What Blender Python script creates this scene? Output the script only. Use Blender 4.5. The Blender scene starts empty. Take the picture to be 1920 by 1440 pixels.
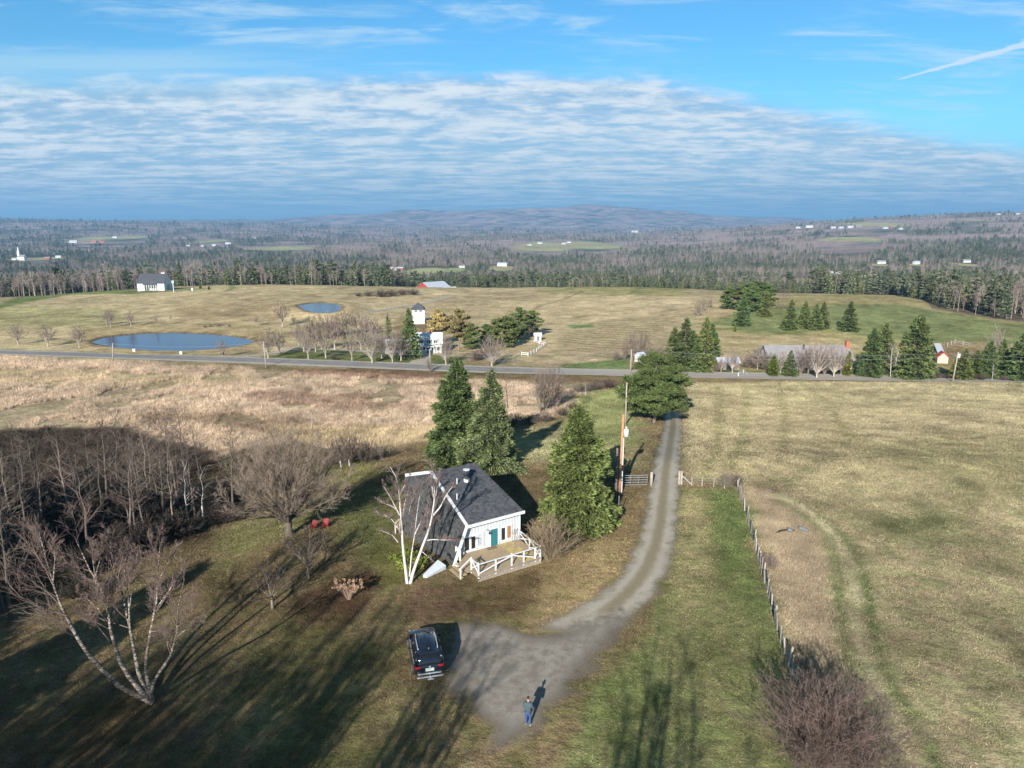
import bpy, bmesh, math, random
import numpy as np
from mathutils import Vector, Matrix
S = bpy.context.scene
COL = S.collection
rnd = random.Random(7)
R = np.random.default_rng(11)
rad = math.radians
# ------------------------------------------------------------------ camera
CAM_H = 26.8; PITCH = rad(12.5); FP = 1333.0
cam = bpy.data.objects.new('camera', bpy.data.cameras.new('camera')); COL.objects.link(cam)
cam.location = (0, 0, CAM_H); cam.rotation_euler = (rad(90) - PITCH, 0, 0)
cam.data.sensor_width = 36; cam.data.lens = 36 * FP / 1920
cam.data.clip_start = 0.5; cam.data.clip_end = 40000
S.camera = cam
CP, SP = math.cos(PITCH), math.sin(PITCH)
def ray(px, py):
    a = (px - 960) / FP; b = (720 - py) / FP
    return a, CP + b * SP, b * CP - SP
def at(px, py, z):
    dx, dy, dz = ray(px, py); t = (z - CAM_H) / dz
    return Vector((dx * t, dy * t, z))
def atD(px, py, D):
    dx, dy, dz = ray(px, py); t = D / dy
    return Vector((dx * t, D, CAM_H + dz * t))
# ------------------------------------------------------------------ noise
def vnoise(x, y, seed=0):
    x = np.asarray(x, float); y = np.asarray(y, float)
    xi = np.floor(x).astype(np.int64); yi = np.floor(y).astype(np.int64)
    fx = x - xi; fy = y - yi
    fx = fx * fx * (3 - 2 * fx); fy = fy * fy * (3 - 2 * fy)
    def h(a, b):
        n = (a * 374761393 + b * 668265263 + seed * 982451653) & 0xffffffff
        n = ((n ^ (n >> 13)) * 1274126177) & 0xffffffff
        return ((n ^ (n >> 16)) & 0xffff) / 65535.0
    a = h(xi, yi); b = h(xi + 1, yi); c = h(xi, yi + 1); d = h(xi + 1, yi + 1)
    return (a * (1 - fx) + b * fx) * (1 - fy) + (c * (1 - fx) + d * fx) * fy
def fbm(x, y, o=4, seed=0):
    s = 0; a = 0.5; t = 0
    for i in range(o):
        s = s + a * vnoise(x * 2 ** i + 17.3 * i, y * 2 ** i - 9.1 * i, seed + i); t += a; a *= 0.5
    return s / t
def sstep(a, b, x):
    t = np.clip((np.asarray(x, float) - a) / (b - a), 0, 1); return t * t * (3 - 2 * t)
# ------------------------------------------------------------------ terrain heights
CC = [-500, 0, 240, 480, 720, 960, 1200, 1440, 1680, 1920, 2420]
NEAR = [(-120, 1.5), (0, 0), (40, 0)]
T0 = NEAR + [(50, -.3), (60, -1.5), (75, -5), (90, -8), (110, -9.8), (150, -9.9), (208, -9.6), (214, -10.3), (255, -10.5), (330, -8.4), (370, -10), (430, -16), (550, -30), (800, -50), (1200, -60), (2000, -62), (3000, -45), (4200, 0), (5500, 70), (6500, 88), (8000, 60), (11000, 60), (15000, 40)]
T240 = NEAR + [(50, -.2), (60, -1.2), (75, -4.5), (90, -7.5), (110, -9.6), (150, -9.9), (200, -9.6), (212, -10.3), (255, -10.5), (330, -9), (400, -8.4), (450, -11), (550, -25), (800, -48), (1200, -58), (2000, -62), (3000, -50), (4200, -10), (5500, 50), (6500, 55), (8000, 40), (11000, 90), (15000, 40)]
T480 = NEAR + [(58, 0), (66, -1), (80, -4), (95, -7), (115, -9.4), (150, -9.9), (194, -9.6), (212, -10.2), (255, -10.3), (300, -8.8), (360, -7.2), (420, -6.4), (460, -9), (550, -22), (800, -46), (1200, -56), (2000, -60), (3000, -52), (4500, -20), (6500, 30), (8000, 40), (11000, 120), (15000, 60)]
T720 = NEAR + [(62, 0), (75, -1), (95, -5), (120, -8.8), (150, -9.8), (187, -9.6), (212, -10), (255, -10.5), (300, -10.3), (360, -9.8), (420, -8.6), (460, -11), (550, -22), (650, -32), (800, -45), (1200, -55), (2000, -58), (3000, -56), (4500, -50), (6500, 12), (8000, 40), (11000, 225), (15000, 100)]
T960 = NEAR + [(70, 0), (80, 0), (95, -2.2), (110, -4.6), (130, -6.8), (150, -8.2), (180, -9.6), (212, -10), (255, -10.6), (330, -11), (430, -10.3), (470, -13), (550, -24), (800, -45), (1200, -54), (2000, -55), (3000, -50), (3600, -40), (4500, -45), (8000, 0), (11000, 262), (15000, 100)]
T1200 = NEAR + [(70, 0), (80, 0), (95, -2.2), (110, -4.6), (130, -6.8), (150, -8.2), (175, -9.6), (212, -10), (255, -10.5), (330, -10), (430, -8.4), (470, -11), (550, -24), (800, -45), (1200, -54), (2000, -55), (3000, -50), (3600, -38), (4500, -45), (8000, 0), (11000, 300), (15000, 100)]
T1440 = NEAR + [(70, 0), (80, 0), (95, -2.2), (110, -4.6), (130, -6.8), (150, -8.2), (171, -9.6), (185, -10), (215, -10.2), (260, -10), (320, -8.4), (360, -7.7), (400, -9.5), (500, -20), (650, -32), (800, -42), (1200, -50), (2000, -42), (3000, -15), (3800, 28), (5000, 10), (8000, 0), (11000, 118), (15000, 60)]
T1680 = NEAR + [(70, 0), (80, 0), (95, -2.2), (110, -4.4), (130, -6.6), (150, -8), (170, -9.6), (185, -10), (215, -10), (260, -8.6), (330, -5.9), (380, -8), (450, -16), (600, -28), (800, -38), (1200, -46), (2000, -30), (3000, 25), (3600, 66), (5000, 60), (8000, 40), (11000, 80), (15000, 60)]
T1920 = NEAR + [(70, 0), (80, 0), (95, -2.0), (110, -4.0), (130, -6.2), (150, -7.6), (168, -9.6), (200, -10), (265, -8.8), (300, -10.5), (380, -18), (600, -30), (800, -36), (1200, -40), (2000, -10), (3000, 58), (3600, 98), (5000, 100), (8000, 60), (11000, 60), (15000, 60)]
TABS = [T0, T0, T240, T480, T720, T960, T1200, T1440, T1680, T1920, T1920]
NS, NU = 1100, 301
UMIN, UMAX = -1.6, 1.6
SD0 = math.log(-100 + 170.); SD1 = math.log(15000 + 170.)
sgrid = np.linspace(SD0, SD1, NS); Dg = np.exp(sgrid) - 170
ug = np.linspace(UMIN, UMAX, NU)
cu = [(c - 960) / FP * 0.99 for c in CC]
tabc = np.stack([np.interp(Dg, [p[0] for p in t], [p[1] for p in t]) for t in TABS], 1)
tab = np.stack([np.interp(ug, cu, tabc[i]) for i in range(NS)], 0)
def blur(a, n, axis):
    k = np.hanning(n + 2)[1:-1]; k /= k.sum()
    pad = [(0, 0), (0, 0)]; pad[axis] = (n // 2, n // 2)
    b = np.pad(a, pad, mode='edge')
    return np.apply_along_axis(lambda v: np.convolve(v, k, 'valid'), axis, b)
tab = blur(blur(tab, 9, 0), 33, 1)
def z_base(x, y):
    x = np.asarray(x, float); y = np.asarray(y, float)
    u = np.clip(x / np.maximum(y, 35.0), UMIN, UMAX - 1e-6); D = np.clip(y, -99, 14990)
    s = (np.log(D + 170) - SD0) / (SD1 - SD0) * (NS - 1); v = (u - UMIN) / (UMAX - UMIN) * (NU - 1)
    i = np.clip(s.astype(int), 0, NS - 2); j = np.clip(v.astype(int), 0, NU - 2)
    fs = s - i; fv = v - j
    z = (tab[i, j] * (1 - fs) + tab[i + 1, j] * fs) * (1 - fv) + (tab[i, j + 1] * (1 - fs) + tab[i + 1, j + 1] * fs) * fv
    A1 = np.interp(y, [0, 60, 110, 300, 600], [.05, .12, .35, .6, 1.0])
    z = z + A1 * (fbm(x / 14, y / 14, 3, 3) - .5) * (1 - np.exp(-((y - road_y(x)) / 9) ** 2))
    A2 = np.interp(y, [420, 900, 2000, 4000, 7000, 11000], [0, 6, 14, 26, 55, 120])
    z = z + A2 * (fbm(x / 700, y / 700, 5, 40) - .5) * np.interp(y, [0, 2500, 5000], [1, 1, 1.0])
    m = np.exp(-((y - 11000) / 1000) ** 2)
    z = z + m * (62 * np.exp(-((x - 1010) / 480) ** 2) + 48 * np.exp(-((x - 1800) / 420) ** 2) + 45 * np.exp(-((x + 400) / 500) ** 2) + 42 * np.exp(-((x - 2500) / 300) ** 2) + 40 * np.exp(-((x - 300) / 260) ** 2) + 50 * np.exp(-((x + 1650) / 480) ** 2))
    return z
def road_y(x):
    return np.interp(x, [-400, -147, -68, 0, 61, 118, 400], [255, 208, 194, 180, 173, 168, 145])
def poly_sd(x, y, poly):
    """signed distance to a closed polygon, negative inside"""
    x = np.asarray(x, float); y = np.asarray(y, float)
    P = np.asarray(poly, float); Q = np.roll(P, -1, 0)
    d = np.full(x.shape, 1e18); ins = np.zeros(x.shape, bool)
    for (ax, ay), (bx, by) in zip(P, Q):
        ex, ey = bx - ax, by - ay
        t = np.clip(((x - ax) * ex + (y - ay) * ey) / (ex * ex + ey * ey + 1e-12), 0, 1)
        d = np.minimum(d, (x - ax - t * ex) ** 2 + (y - ay - t * ey) ** 2)
        c = ((ay > y) != (by > y)) & (x < (bx - ax) * (y - ay) / (by - ay + 1e-12) + ax)
        ins ^= c
    d = np.sqrt(d); return np.where(ins, -d, d)
def line_d(x, y, pts):
    d = np.full(np.shape(x), 1e18)
    for (ax, ay), (bx, by) in zip(pts[:-1], pts[1:]):
        ex, ey = bx - ax, by - ay
        t = np.clip(((x - ax) * ex + (y - ay) * ey) / (ex * ex + ey * ey + 1e-12), 0, 1)
        d = np.minimum(d, (x - ax - t * ex) ** 2 + (y - ay - t * ey) ** 2)
    return np.sqrt(d)
POND_Z = -10.75; POND2_Z = -8.2
POND = [tuple(at(*p, POND_Z)[:2]) for p in [(170, 641), (200, 632), (260, 626), (320, 624), (380, 626), (430, 630), (470, 637), (476, 641), (455, 648), (410, 654), (350, 658), (290, 658), (230, 653), (190, 647)]]
POND2 = [tuple(at(*p, POND2_Z)[:2]) for p in [(558, 573), (580, 569), (605, 568), (630, 570), (640, 575), (636, 583), (615, 588), (590, 587), (570, 581)]]
def zt(x, y):
    x = np.asarray(x, float); y = np.asarray(y, float)
    z = z_base(x, y)
    for poly, wz in ((POND, POND_Z), (POND2, POND2_Z)):
        m = (np.abs(x + 85) < 110) & (y > 190) & (y < 360)
        if np.any(m):
            d = poly_sd(x, y, poly)
            w = 1 - sstep(3, 16, d)
            tgt = wz + np.interp(d, [-3, -.6, .5, 4], [-1.2, -.35, .22, .45])
            z = z * (1 - w) + tgt * w
    return z
def zt1(x, y):
    return float(zt(np.array([x]), np.array([y]))[0])
def G(px, py, far=9000):
    """the place on the ground that a point of the photograph shows"""
    dx, dy, dz = ray(px, py)
    D = np.concatenate([np.arange(20, 700, .4), np.geomspace(700, far, 1500)])
    z = CAM_H + dz / dy * D; g = zt(dx / dy * D, D)
    k = np.nonzero(z <= g)[0]
    k = k[0] if len(k) else len(D) - 1
    if 0 < k < len(D) - 1:
        a = z[k - 1] - g[k - 1]; b = g[k] - z[k]; t = a / (a + b + 1e-9)
        Dk = D[k - 1] + t * (D[k] - D[k - 1])
    else: Dk = D[k]
    x = dx / dy * Dk
    return Vector((x, Dk, zt1(x, Dk)))
def Gxy(pts): return [tuple(G(*p)[:2]) for p in pts]
def px_of(x, y, z):
    zc = y * CP - (z - CAM_H) * SP; yc = y * SP + (z - CAM_H) * CP
    return 960 + FP * x / zc, 720 - FP * yc / zc
# ------------------------------------------------------------------ object helpers
def tag(o, label=None, cat=None, group=None, kind=None):
    if label: o['label'] = label
    if cat: o['category'] = cat
    if group: o['group'] = group
    if kind: o['kind'] = kind
    return o
def empty(name, loc, rz=0, label=None, cat=None, group=None):
    o = bpy.data.objects.new(name, None); COL.objects.link(o)
    o.location = loc; o.rotation_euler = (0, 0, rz); o.empty_display_size = .3
    return tag(o, label, cat, group)
def np_mesh(name, V, F, mats=(), mi=None, smooth=False, attrs=None):
    """mesh from vertices (n,3) and faces (m,k) or list of such face arrays"""
    me = bpy.data.meshes.new(name)
    Fs = [f for f in (F if isinstance(F, list) else [F]) if len(f)]
    V = np.asarray(V, np.float32)
    me.vertices.add(len(V)); me.vertices.foreach_set('co', V.ravel())
    loops = np.concatenate([np.asarray(f, np.int32).ravel() for f in Fs])
    tot = np.concatenate([np.full(len(f), np.asarray(f).shape[1], np.int32) for f in Fs])
    st = np.concatenate([[0], np.cumsum(tot)[:-1]]).astype(np.int32)
    me.loops.add(len(loops)); me.loops.foreach_set('vertex_index', loops)
    me.polygons.add(len(tot)); me.polygons.foreach_set('loop_start', st)
    me.polygons.foreach_set('loop_total', tot)
    if mi is not None: me.polygons.foreach_set('material_index', np.asarray(mi, np.int32))
    if smooth: me.polygons.foreach_set('use_smooth', np.ones(len(tot), bool))
    for m in mats: me.materials.append(m)
    for k, (typ, dom, dat) in (attrs or {}).items():
        a = me.attributes.new(k, typ, dom)
        a.data.foreach_set('color' if typ == 'FLOAT_COLOR' else ('vector' if typ == 'FLOAT_VECTOR' else 'value'), np.asarray(dat, np.float32 if typ != 'INT' else np.int32).ravel())
    me.update(calc_edges=True); me.validate()
    return me
def link(name, me, parent=None, loc=None):
    o = bpy.data.objects.new(name, me); COL.objects.link(o)
    if parent: o.parent = parent
    if loc is not None: o.location = loc
    return o
class MB:
    """collects boxes, bars, tubes and plates that become one mesh"""
    def __init__(s): s.v = []; s.f = []
    def add(s, vs, fs):
        n = len(s.v); s.v += [tuple(v) for v in vs]; s.f += [tuple(i + n for i in f) for f in fs]; return s
    def box(s, c, d, rz=0):
        cx, cy, cz = c; a, b, h = d[0] / 2, d[1] / 2, d[2] / 2; co, si = math.cos(rz), math.sin(rz)
        vs = [(cx + x * co - y * si, cy + x * si + y * co, cz + z) for z in (-h, h) for x, y in ((-a, -b), (a, -b), (a, b), (-a, b))]
        return s.add(vs, [(3, 2, 1, 0), (4, 5, 6, 7), (0, 1, 5, 4), (1, 2, 6, 5), (2, 3, 7, 6), (3, 0, 4, 7)])
    def bar(s, p, q, w, h=None, up=(0, 0, 1)):
        p, q = Vector(p), Vector(q); h = h or w; d = (q - p).normalized(); u = Vector(up)
        if abs(d.dot(u)) > .98: u = Vector((0, 1, 0))
        r = d.cross(u).normalized(); u = r.cross(d)
        vs = [b + r * (w / 2 * i) + u * (h / 2 * j) for b in (p, q) for i, j in ((-1, -1), (1, -1), (1, 1), (-1, 1))]
        return s.add(vs, [(0, 1, 2, 3), (7, 6, 5, 4), (0, 4, 5, 1), (1, 5, 6, 2), (2, 6, 7, 3), (3, 7, 4, 0)])
    def tube(s, pts, rs, n=8, caps=True):
        pts = [Vector(p) for p in pts]
        if not hasattr(rs, '__len__'): rs = [rs] * len(pts)
        rings = []; base = []
        for i, p in enumerate(pts):
            d = (pts[min(i + 1, len(pts) - 1)] - pts[max(i - 1, 0)]).normalized()
            u = Vector((0, 0, 1)) if abs(d.z) < .9 else Vector((1, 0, 0))
            r = d.cross(u).normalized(); w = r.cross(d)
            base += [p + (r * math.cos(t) + w * math.sin(t)) * rs[i] for t in [2 * math.pi * k / n for k in range(n)]]
        fs = [(i * n + k, i * n + (k + 1) % n, (i + 1) * n + (k + 1) % n, (i + 1) * n + k) for i in range(len(pts) - 1) for k in range(n)]
        if caps: fs += [tuple(range(n))[::-1], tuple(range((len(pts) - 1) * n, len(pts) * n))]
        return s.add(base, fs)
    def plate(s, pts, t=.05, n=None):
        """a flat polygon given thickness t downwards along its normal"""
        pts = [Vector(p) for p in pts]
        if n is None:
            n = Vector((0, 0, 0))
            for i in range(len(pts)): n += pts[i].cross(pts[(i + 1) % len(pts)])
            n.normalize()
        k = len(pts); lo = [p - n * t for p in pts]
        return s.add(pts + lo, [tuple(range(k)), tuple(range(2 * k - 1, k - 1, -1))] + [(i, i + k, (i + 1) % k + k, (i + 1) % k) for i in range(k)])
    def build(s, name, m, parent=None, smooth=False, bevel=0, loc=None):
        me = bpy.data.meshes.new(name); me.from_pydata(s.v, [], s.f); me.update()
        b = bmesh.new(); b.from_mesh(me); bmesh.ops.recalc_face_normals(b, faces=b.faces); b.to_mesh(me); b.free()
        me.materials.append(m)
        if smooth:
            for p in me.polygons: p.use_smooth = True
        o = link(name, me, parent, loc)
        if bevel:
            md = o.modifiers.new('bevel', 'BEVEL'); md.width = bevel; md.segments = 2; md.limit_method = 'ANGLE'
        return o
# ------------------------------------------------------------------ materials
class NT:
    def __init__(s, tree): s.t = tree; s.n = tree.nodes; s.l = tree.links
    def N(s, typ, **kw):
        n = s.n.new(typ)
        for k, v in kw.items():
            if k.startswith('i_'):
                key = k[2:]; sock = n.inputs[int(key)] if key.isdigit() else n.inputs[key.replace('_', ' ')]
                if hasattr(v, 'is_linked') or isinstance(v, bpy.types.NodeSocket): s.l.new(v, sock)
                else: sock.default_value = v
            else: setattr(n, k, v)
        return n
    def M(s, op, a, b=None, c=None, clamp=False):
        n = s.n.new('ShaderNodeMath'); n.operation = op; n.use_clamp = clamp
        for i, v in enumerate((a, b, c)):
            if v is None: continue
            if isinstance(v, bpy.types.NodeSocket): s.l.new(v, n.inputs[i])
            else: n.inputs[i].default_value = v
        return n.outputs[0]
    def ramp(s, f, a, b, lo=0., hi=1., smooth=True):
        n = s.n.new('ShaderNodeMapRange'); n.interpolation_type = 'SMOOTHSTEP' if smooth else 'LINEAR'
        for i, v in enumerate((f, a, b, lo, hi)):
            if isinstance(v, bpy.types.NodeSocket): s.l.new(v, n.inputs[i])
            else: n.inputs[i].default_value = v
        return n.outputs[0]
    def mix(s, f, a, b, mode='MIX'):
        n = s.n.new('ShaderNodeMix'); n.data_type = 'RGBA'; n.blend_type = mode; n.clamp_factor = True
        for i, v in ((0, f), (6, a), (7, b)):
            if isinstance(v, bpy.types.NodeSocket): s.l.new(v, n.inputs[i])
            else: n.inputs[i].default_value = v if i == 0 else (tuple(v) + (1,))[:4]
        return n.outputs[2]
    def noise(s, vec, scale, detail=4, rough=.55, dist=0.):
        n = s.n.new('ShaderNodeTexNoise'); n.inputs['Scale'].default_value = scale; n.inputs['Detail'].default_value = detail
        n.inputs['Roughness'].default_value = rough; n.inputs['Distortion'].default_value = dist
        if vec is not None: s.l.new(vec, n.inputs['Vector'])
        return n.outputs['Fac']
def new_mat(name):
    m = bpy.data.materials.new(name); m.use_nodes = True
    t = NT(m.node_tree); b = m.node_tree.nodes['Principled BSDF']
    return m, t, b
MATS = {}
def mat(name, col, rough=.8, var=.15, scale=3., metal=0., spec=.3, bump=0., attr=None, objvar=0.):
    """plain procedural surface: colour broken up by noise, optional per-object tone"""
    if name in MATS: return MATS[name]
    m, t, b = new_mat(name); MATS[name] = m
    geo = t.N('ShaderNodeTexCoord').outputs['Object']
    n = t.noise(geo, scale, 5)
    f = t.ramp(n, .3, .7, 1 - var, 1 + var, False)
    c = t.N('ShaderNodeVectorMath', operation='SCALE', i_0=(col[0], col[1], col[2]), i_Scale=f).outputs[0]
    if attr:
        a = t.N('ShaderNodeAttribute', attribute_name=attr, attribute_type='GEOMETRY').outputs['Fac']
        c = t.N('ShaderNodeVectorMath', operation='SCALE', i_0=c, i_Scale=a).outputs[0]
    if objvar:
        o = t.N('ShaderNodeObjectInfo').outputs['Random']
        c = t.N('ShaderNodeVectorMath', operation='SCALE', i_0=c, i_Scale=t.ramp(o, 0, 1, 1 - objvar, 1 + objvar, False)).outputs[0]
    t.l.new(c, b.inputs['Base Color'])
    b.inputs['Roughness'].default_value = rough; b.inputs['Metallic'].default_value = metal
    b.inputs['Specular IOR Level'].default_value = spec
    if bump:
        bn = t.N('ShaderNodeBump', i_Strength=bump, i_Distance=.05, i_Height=t.noise(geo, scale * 6, 4))
        t.l.new(bn.outputs[0], b.inputs['Normal'])
    return m
# ------------------------------------------------------------------ light and sky
SUN_EL = rad(23); SUN_AZ = rad(16)          # the sun stands behind the camera, a little to the left
SKY_K = 0.10
def build_light():
    sd = bpy.data.lights.new('sun', 'SUN'); sd.energy = 5.0; sd.angle = rad(.53); sd.color = (1, .955, .89)
    so = bpy.data.objects.new('sun', sd); COL.objects.link(so)
    d = Vector((math.sin(SUN_AZ) * math.cos(SUN_EL), math.cos(SUN_AZ) * math.cos(SUN_EL), -math.sin(SUN_EL)))
    so.rotation_euler = d.to_track_quat('-Z', 'Y').to_euler(); so.location = (-40, -120, 80)
    w = bpy.data.worlds.new('World'); S.world = w; w.use_nodes = True
    t = NT(w.node_tree); bg = w.node_tree.nodes['Background']; bg.inputs['Strength'].default_value = SKY_K
    sky = t.N('ShaderNodeTexSky', sky_type='NISHITA', sun_disc=False, sun_elevation=SUN_EL, altitude=400, air_density=1.0, dust_density=.4, ozone_density=2.5)
    sky.sun_rotation = math.pi + SUN_AZ      # measured from +Y clockwise
    gen = t.N('ShaderNodeTexCoord').outputs['Generated']
    nv = t.N('ShaderNodeVectorMath', operation='NORMALIZE', i_0=gen).outputs[0]
    sx = t.N('ShaderNodeSeparateXYZ', i_0=nv); X, Y, Z = sx.outputs
    zc = t.M('MAXIMUM', Z, .004); dn = t.M('ADD', zc, .012)
    gx = t.M('DIVIDE', X, dn); gy = t.M('DIVIDE', Y, dn)
    P = t.N('ShaderNodeCombineXYZ', i_0=gx, i_1=gy, i_2=0.).outputs[0]
    hs = t.N('ShaderNodeHueSaturation', i_Hue=.487, i_Saturation=1.12, i_Value=1.0, i_Fac=1., i_Color=sky.outputs[0]).outputs[0]
    hs = t.N('ShaderNodeVectorMath', operation='MULTIPLY', i_0=hs, i_1=(.47, .79, .96)).outputs[0]
    low = t.ramp(Z, .0, .13, 1., 0.)
    hs = t.mix(t.M('MULTIPLY', low, .9), hs, (1.15, 2.9, 4.3))
    # the dome darkens towards the zenith
    hs = t.N('ShaderNodeVectorMath', operation='SCALE', i_0=hs, i_Scale=t.ramp(Z, .26, .72, 1., .34)).outputs[0]
    # cloud deck: a sheet of stratocumulus seen at a low angle, its rows crowding towards the horizon
    U = t.M('DIVIDE', X, t.M('MAXIMUM', Y, .05)); LB = t.M('LOGARITHM', t.M('MAXIMUM', gy, .3), math.e)
    Q = t.N('ShaderNodeCombineXYZ', i_0=t.M('MULTIPLY', U, 1.), i_1=t.M('MULTIPLY', LB, 1.), i_2=0.).outputs[0]
    def Qn(sx, sy, sc, det, ro=.55, di=0.):
        return t.noise(t.N('ShaderNodeVectorMath', operation='MULTIPLY', i_0=Q, i_1=(sx, sy, 1)).outputs[0], sc, det, ro, di)
    big = Qn(1.6, 2.6, 1.5, 4); mid = Qn(13., 11., 1., 4, .55, .35); fin = Qn(30., 24., 1., 5, .62, .4); strk = Qn(3.0, 15., 1., 4, .55, .3)
    edge = t.M('ADD', 4.85, t.M('MULTIPLY', t.M('MAXIMUM', t.M('SUBTRACT', gx, .9), 0.), .66))
    e = t.M('SUBTRACT', gy, edge)
    e = t.M('ADD', e, t.M('MULTIPLY', t.M('SUBTRACT', t.M('ADD', t.M('MULTIPLY', mid, .6), t.M('MULTIPLY', big, .9)), .75), 1.5))
    cov = t.ramp(e, -.25, t.M('ADD', .5, t.M('MULTIPLY', t.M('MAXIMUM', t.M('SUBTRACT', gx, 1.), 0.), .22)))
    far = t.ramp(gy, 6.5, 19., 0., 1.)
    tex = t.M('ADD', t.M('MULTIPLY', mid, .46), t.M('ADD', t.M('MULTIPLY', fin, .34), t.M('MULTIPLY', strk, .20)))
    puff = t.ramp(t.M('ADD', tex, t.M('MULTIPLY', t.M('SUBTRACT', big, .5), .22)), .40, .60)
    dens = t.M('MULTIPLY', cov, t.M('ADD', .76, t.M('MULTIPLY', .24, puff)))
    dens = t.M('MULTIPLY', dens, t.ramp(t.M('ADD', gy, t.M('MULTIPLY', t.M('SUBTRACT', strk, .5), 14.)), 15., 44., 1., .15))
    cc = t.mix(puff, (2.25, 3.15, 4.15), (4.9, 5.45, 5.8))
    cc = t.mix(t.M('MULTIPLY', far, .8), cc, t.mix(puff, (1.6, 2.8, 3.95), (3.4, 4.35, 5.0)))
    c = t.mix(dens, hs, cc)
    # stray cirrus above the deck
    ci = t.M('MULTIPLY', t.ramp(Qn(3.2, 7.5, 1.3, 8, .66, .5), .47, .68), t.M('MULTIPLY', t.ramp(e, .2, -.7, 0., 1.), t.ramp(Qn(1.1, 1.6, 1.9, 3), .33, .52)))
    c = t.mix(t.M('MULTIPLY', ci, .62), c, (3.7, 5.0, 5.9))
    # thin veil at the left just above the deck, and a condensation trail at the right
    veil = t.M('MULTIPLY', t.ramp(U, -.05, -.5), t.M('MULTIPLY', t.M('MULTIPLY', t.ramp(gy, 3.9, 4.5), t.ramp(gy, 6., 5.)), t.ramp(Qn(1.5, 9., 1., 5), .3, .62)))
    c = t.mix(t.M('MULTIPLY', veil, .6), c, (3.2, 4.8, 5.6))
    ax, ay, bx, by = 2.50, 5.0, 2.80, 3.70
    L = math.hypot(bx - ax, by - ay); ux, uy = (bx - ax) / L, (by - ay) / L
    dx = t.M('SUBTRACT', gx, ax); dy = t.M('SUBTRACT', gy, ay)
    al = t.M('ADD', t.M('MULTIPLY', dx, ux), t.M('MULTIPLY', dy, uy))
    ac = t.M('ABSOLUTE', t.M('ADD', t.M('MULTIPLY', dx, -uy), t.M('MULTIPLY', dy, ux)))
    wd = t.M('ADD', .012, t.M('MULTIPLY', t.M('MAXIMUM', al, 0.), .065))
    wd = t.M('MULTIPLY', wd, t.ramp(t.noise(P, 9., 3), .3, .7, .6, 1.4))
    tr = t.M('MULTIPLY', t.ramp(t.M('DIVIDE', ac, wd), .55, 1.25, 1., 0.), t.ramp(al, 0., .12))
    c = t.mix(t.M('MULTIPLY', tr, .8), c, (4.4, 5.3, 5.9))
    t.l.new(c, bg.inputs['Color'])
    S.view_settings.view_transform = 'Standard'; S.view_settings.look = 'None'
    S.view_settings.exposure = EXPOSURE; S.view_settings.gamma = 1; S.view_settings.use_curve_mapping = False
EXPOSURE = 0.72; HAZE = 1.0e-4
build_light()
# ------------------------------------------------------------------ land cover (what grows where)
def s2l(r, g, b):
    f = lambda c: (c / 255 / 12.92) if c / 255 < .04045 else ((c / 255 + .055) / 1.055) ** 2.4
    return np.array([f(r), f(g), f(b)])
TAN = s2l(180, 158, 122); OLIVE = s2l(146, 140, 98); GREEN = s2l(104, 122, 66); BROWN = s2l(150, 124, 92)
LAWN = s2l(124, 106, 74); MUD = s2l(92, 76, 58); FLOOR = s2l(112, 98, 86); PALE = s2l(190, 172, 134); MOSS = s2l(96, 112, 52)
REDB = s2l(138, 104, 84)
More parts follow.
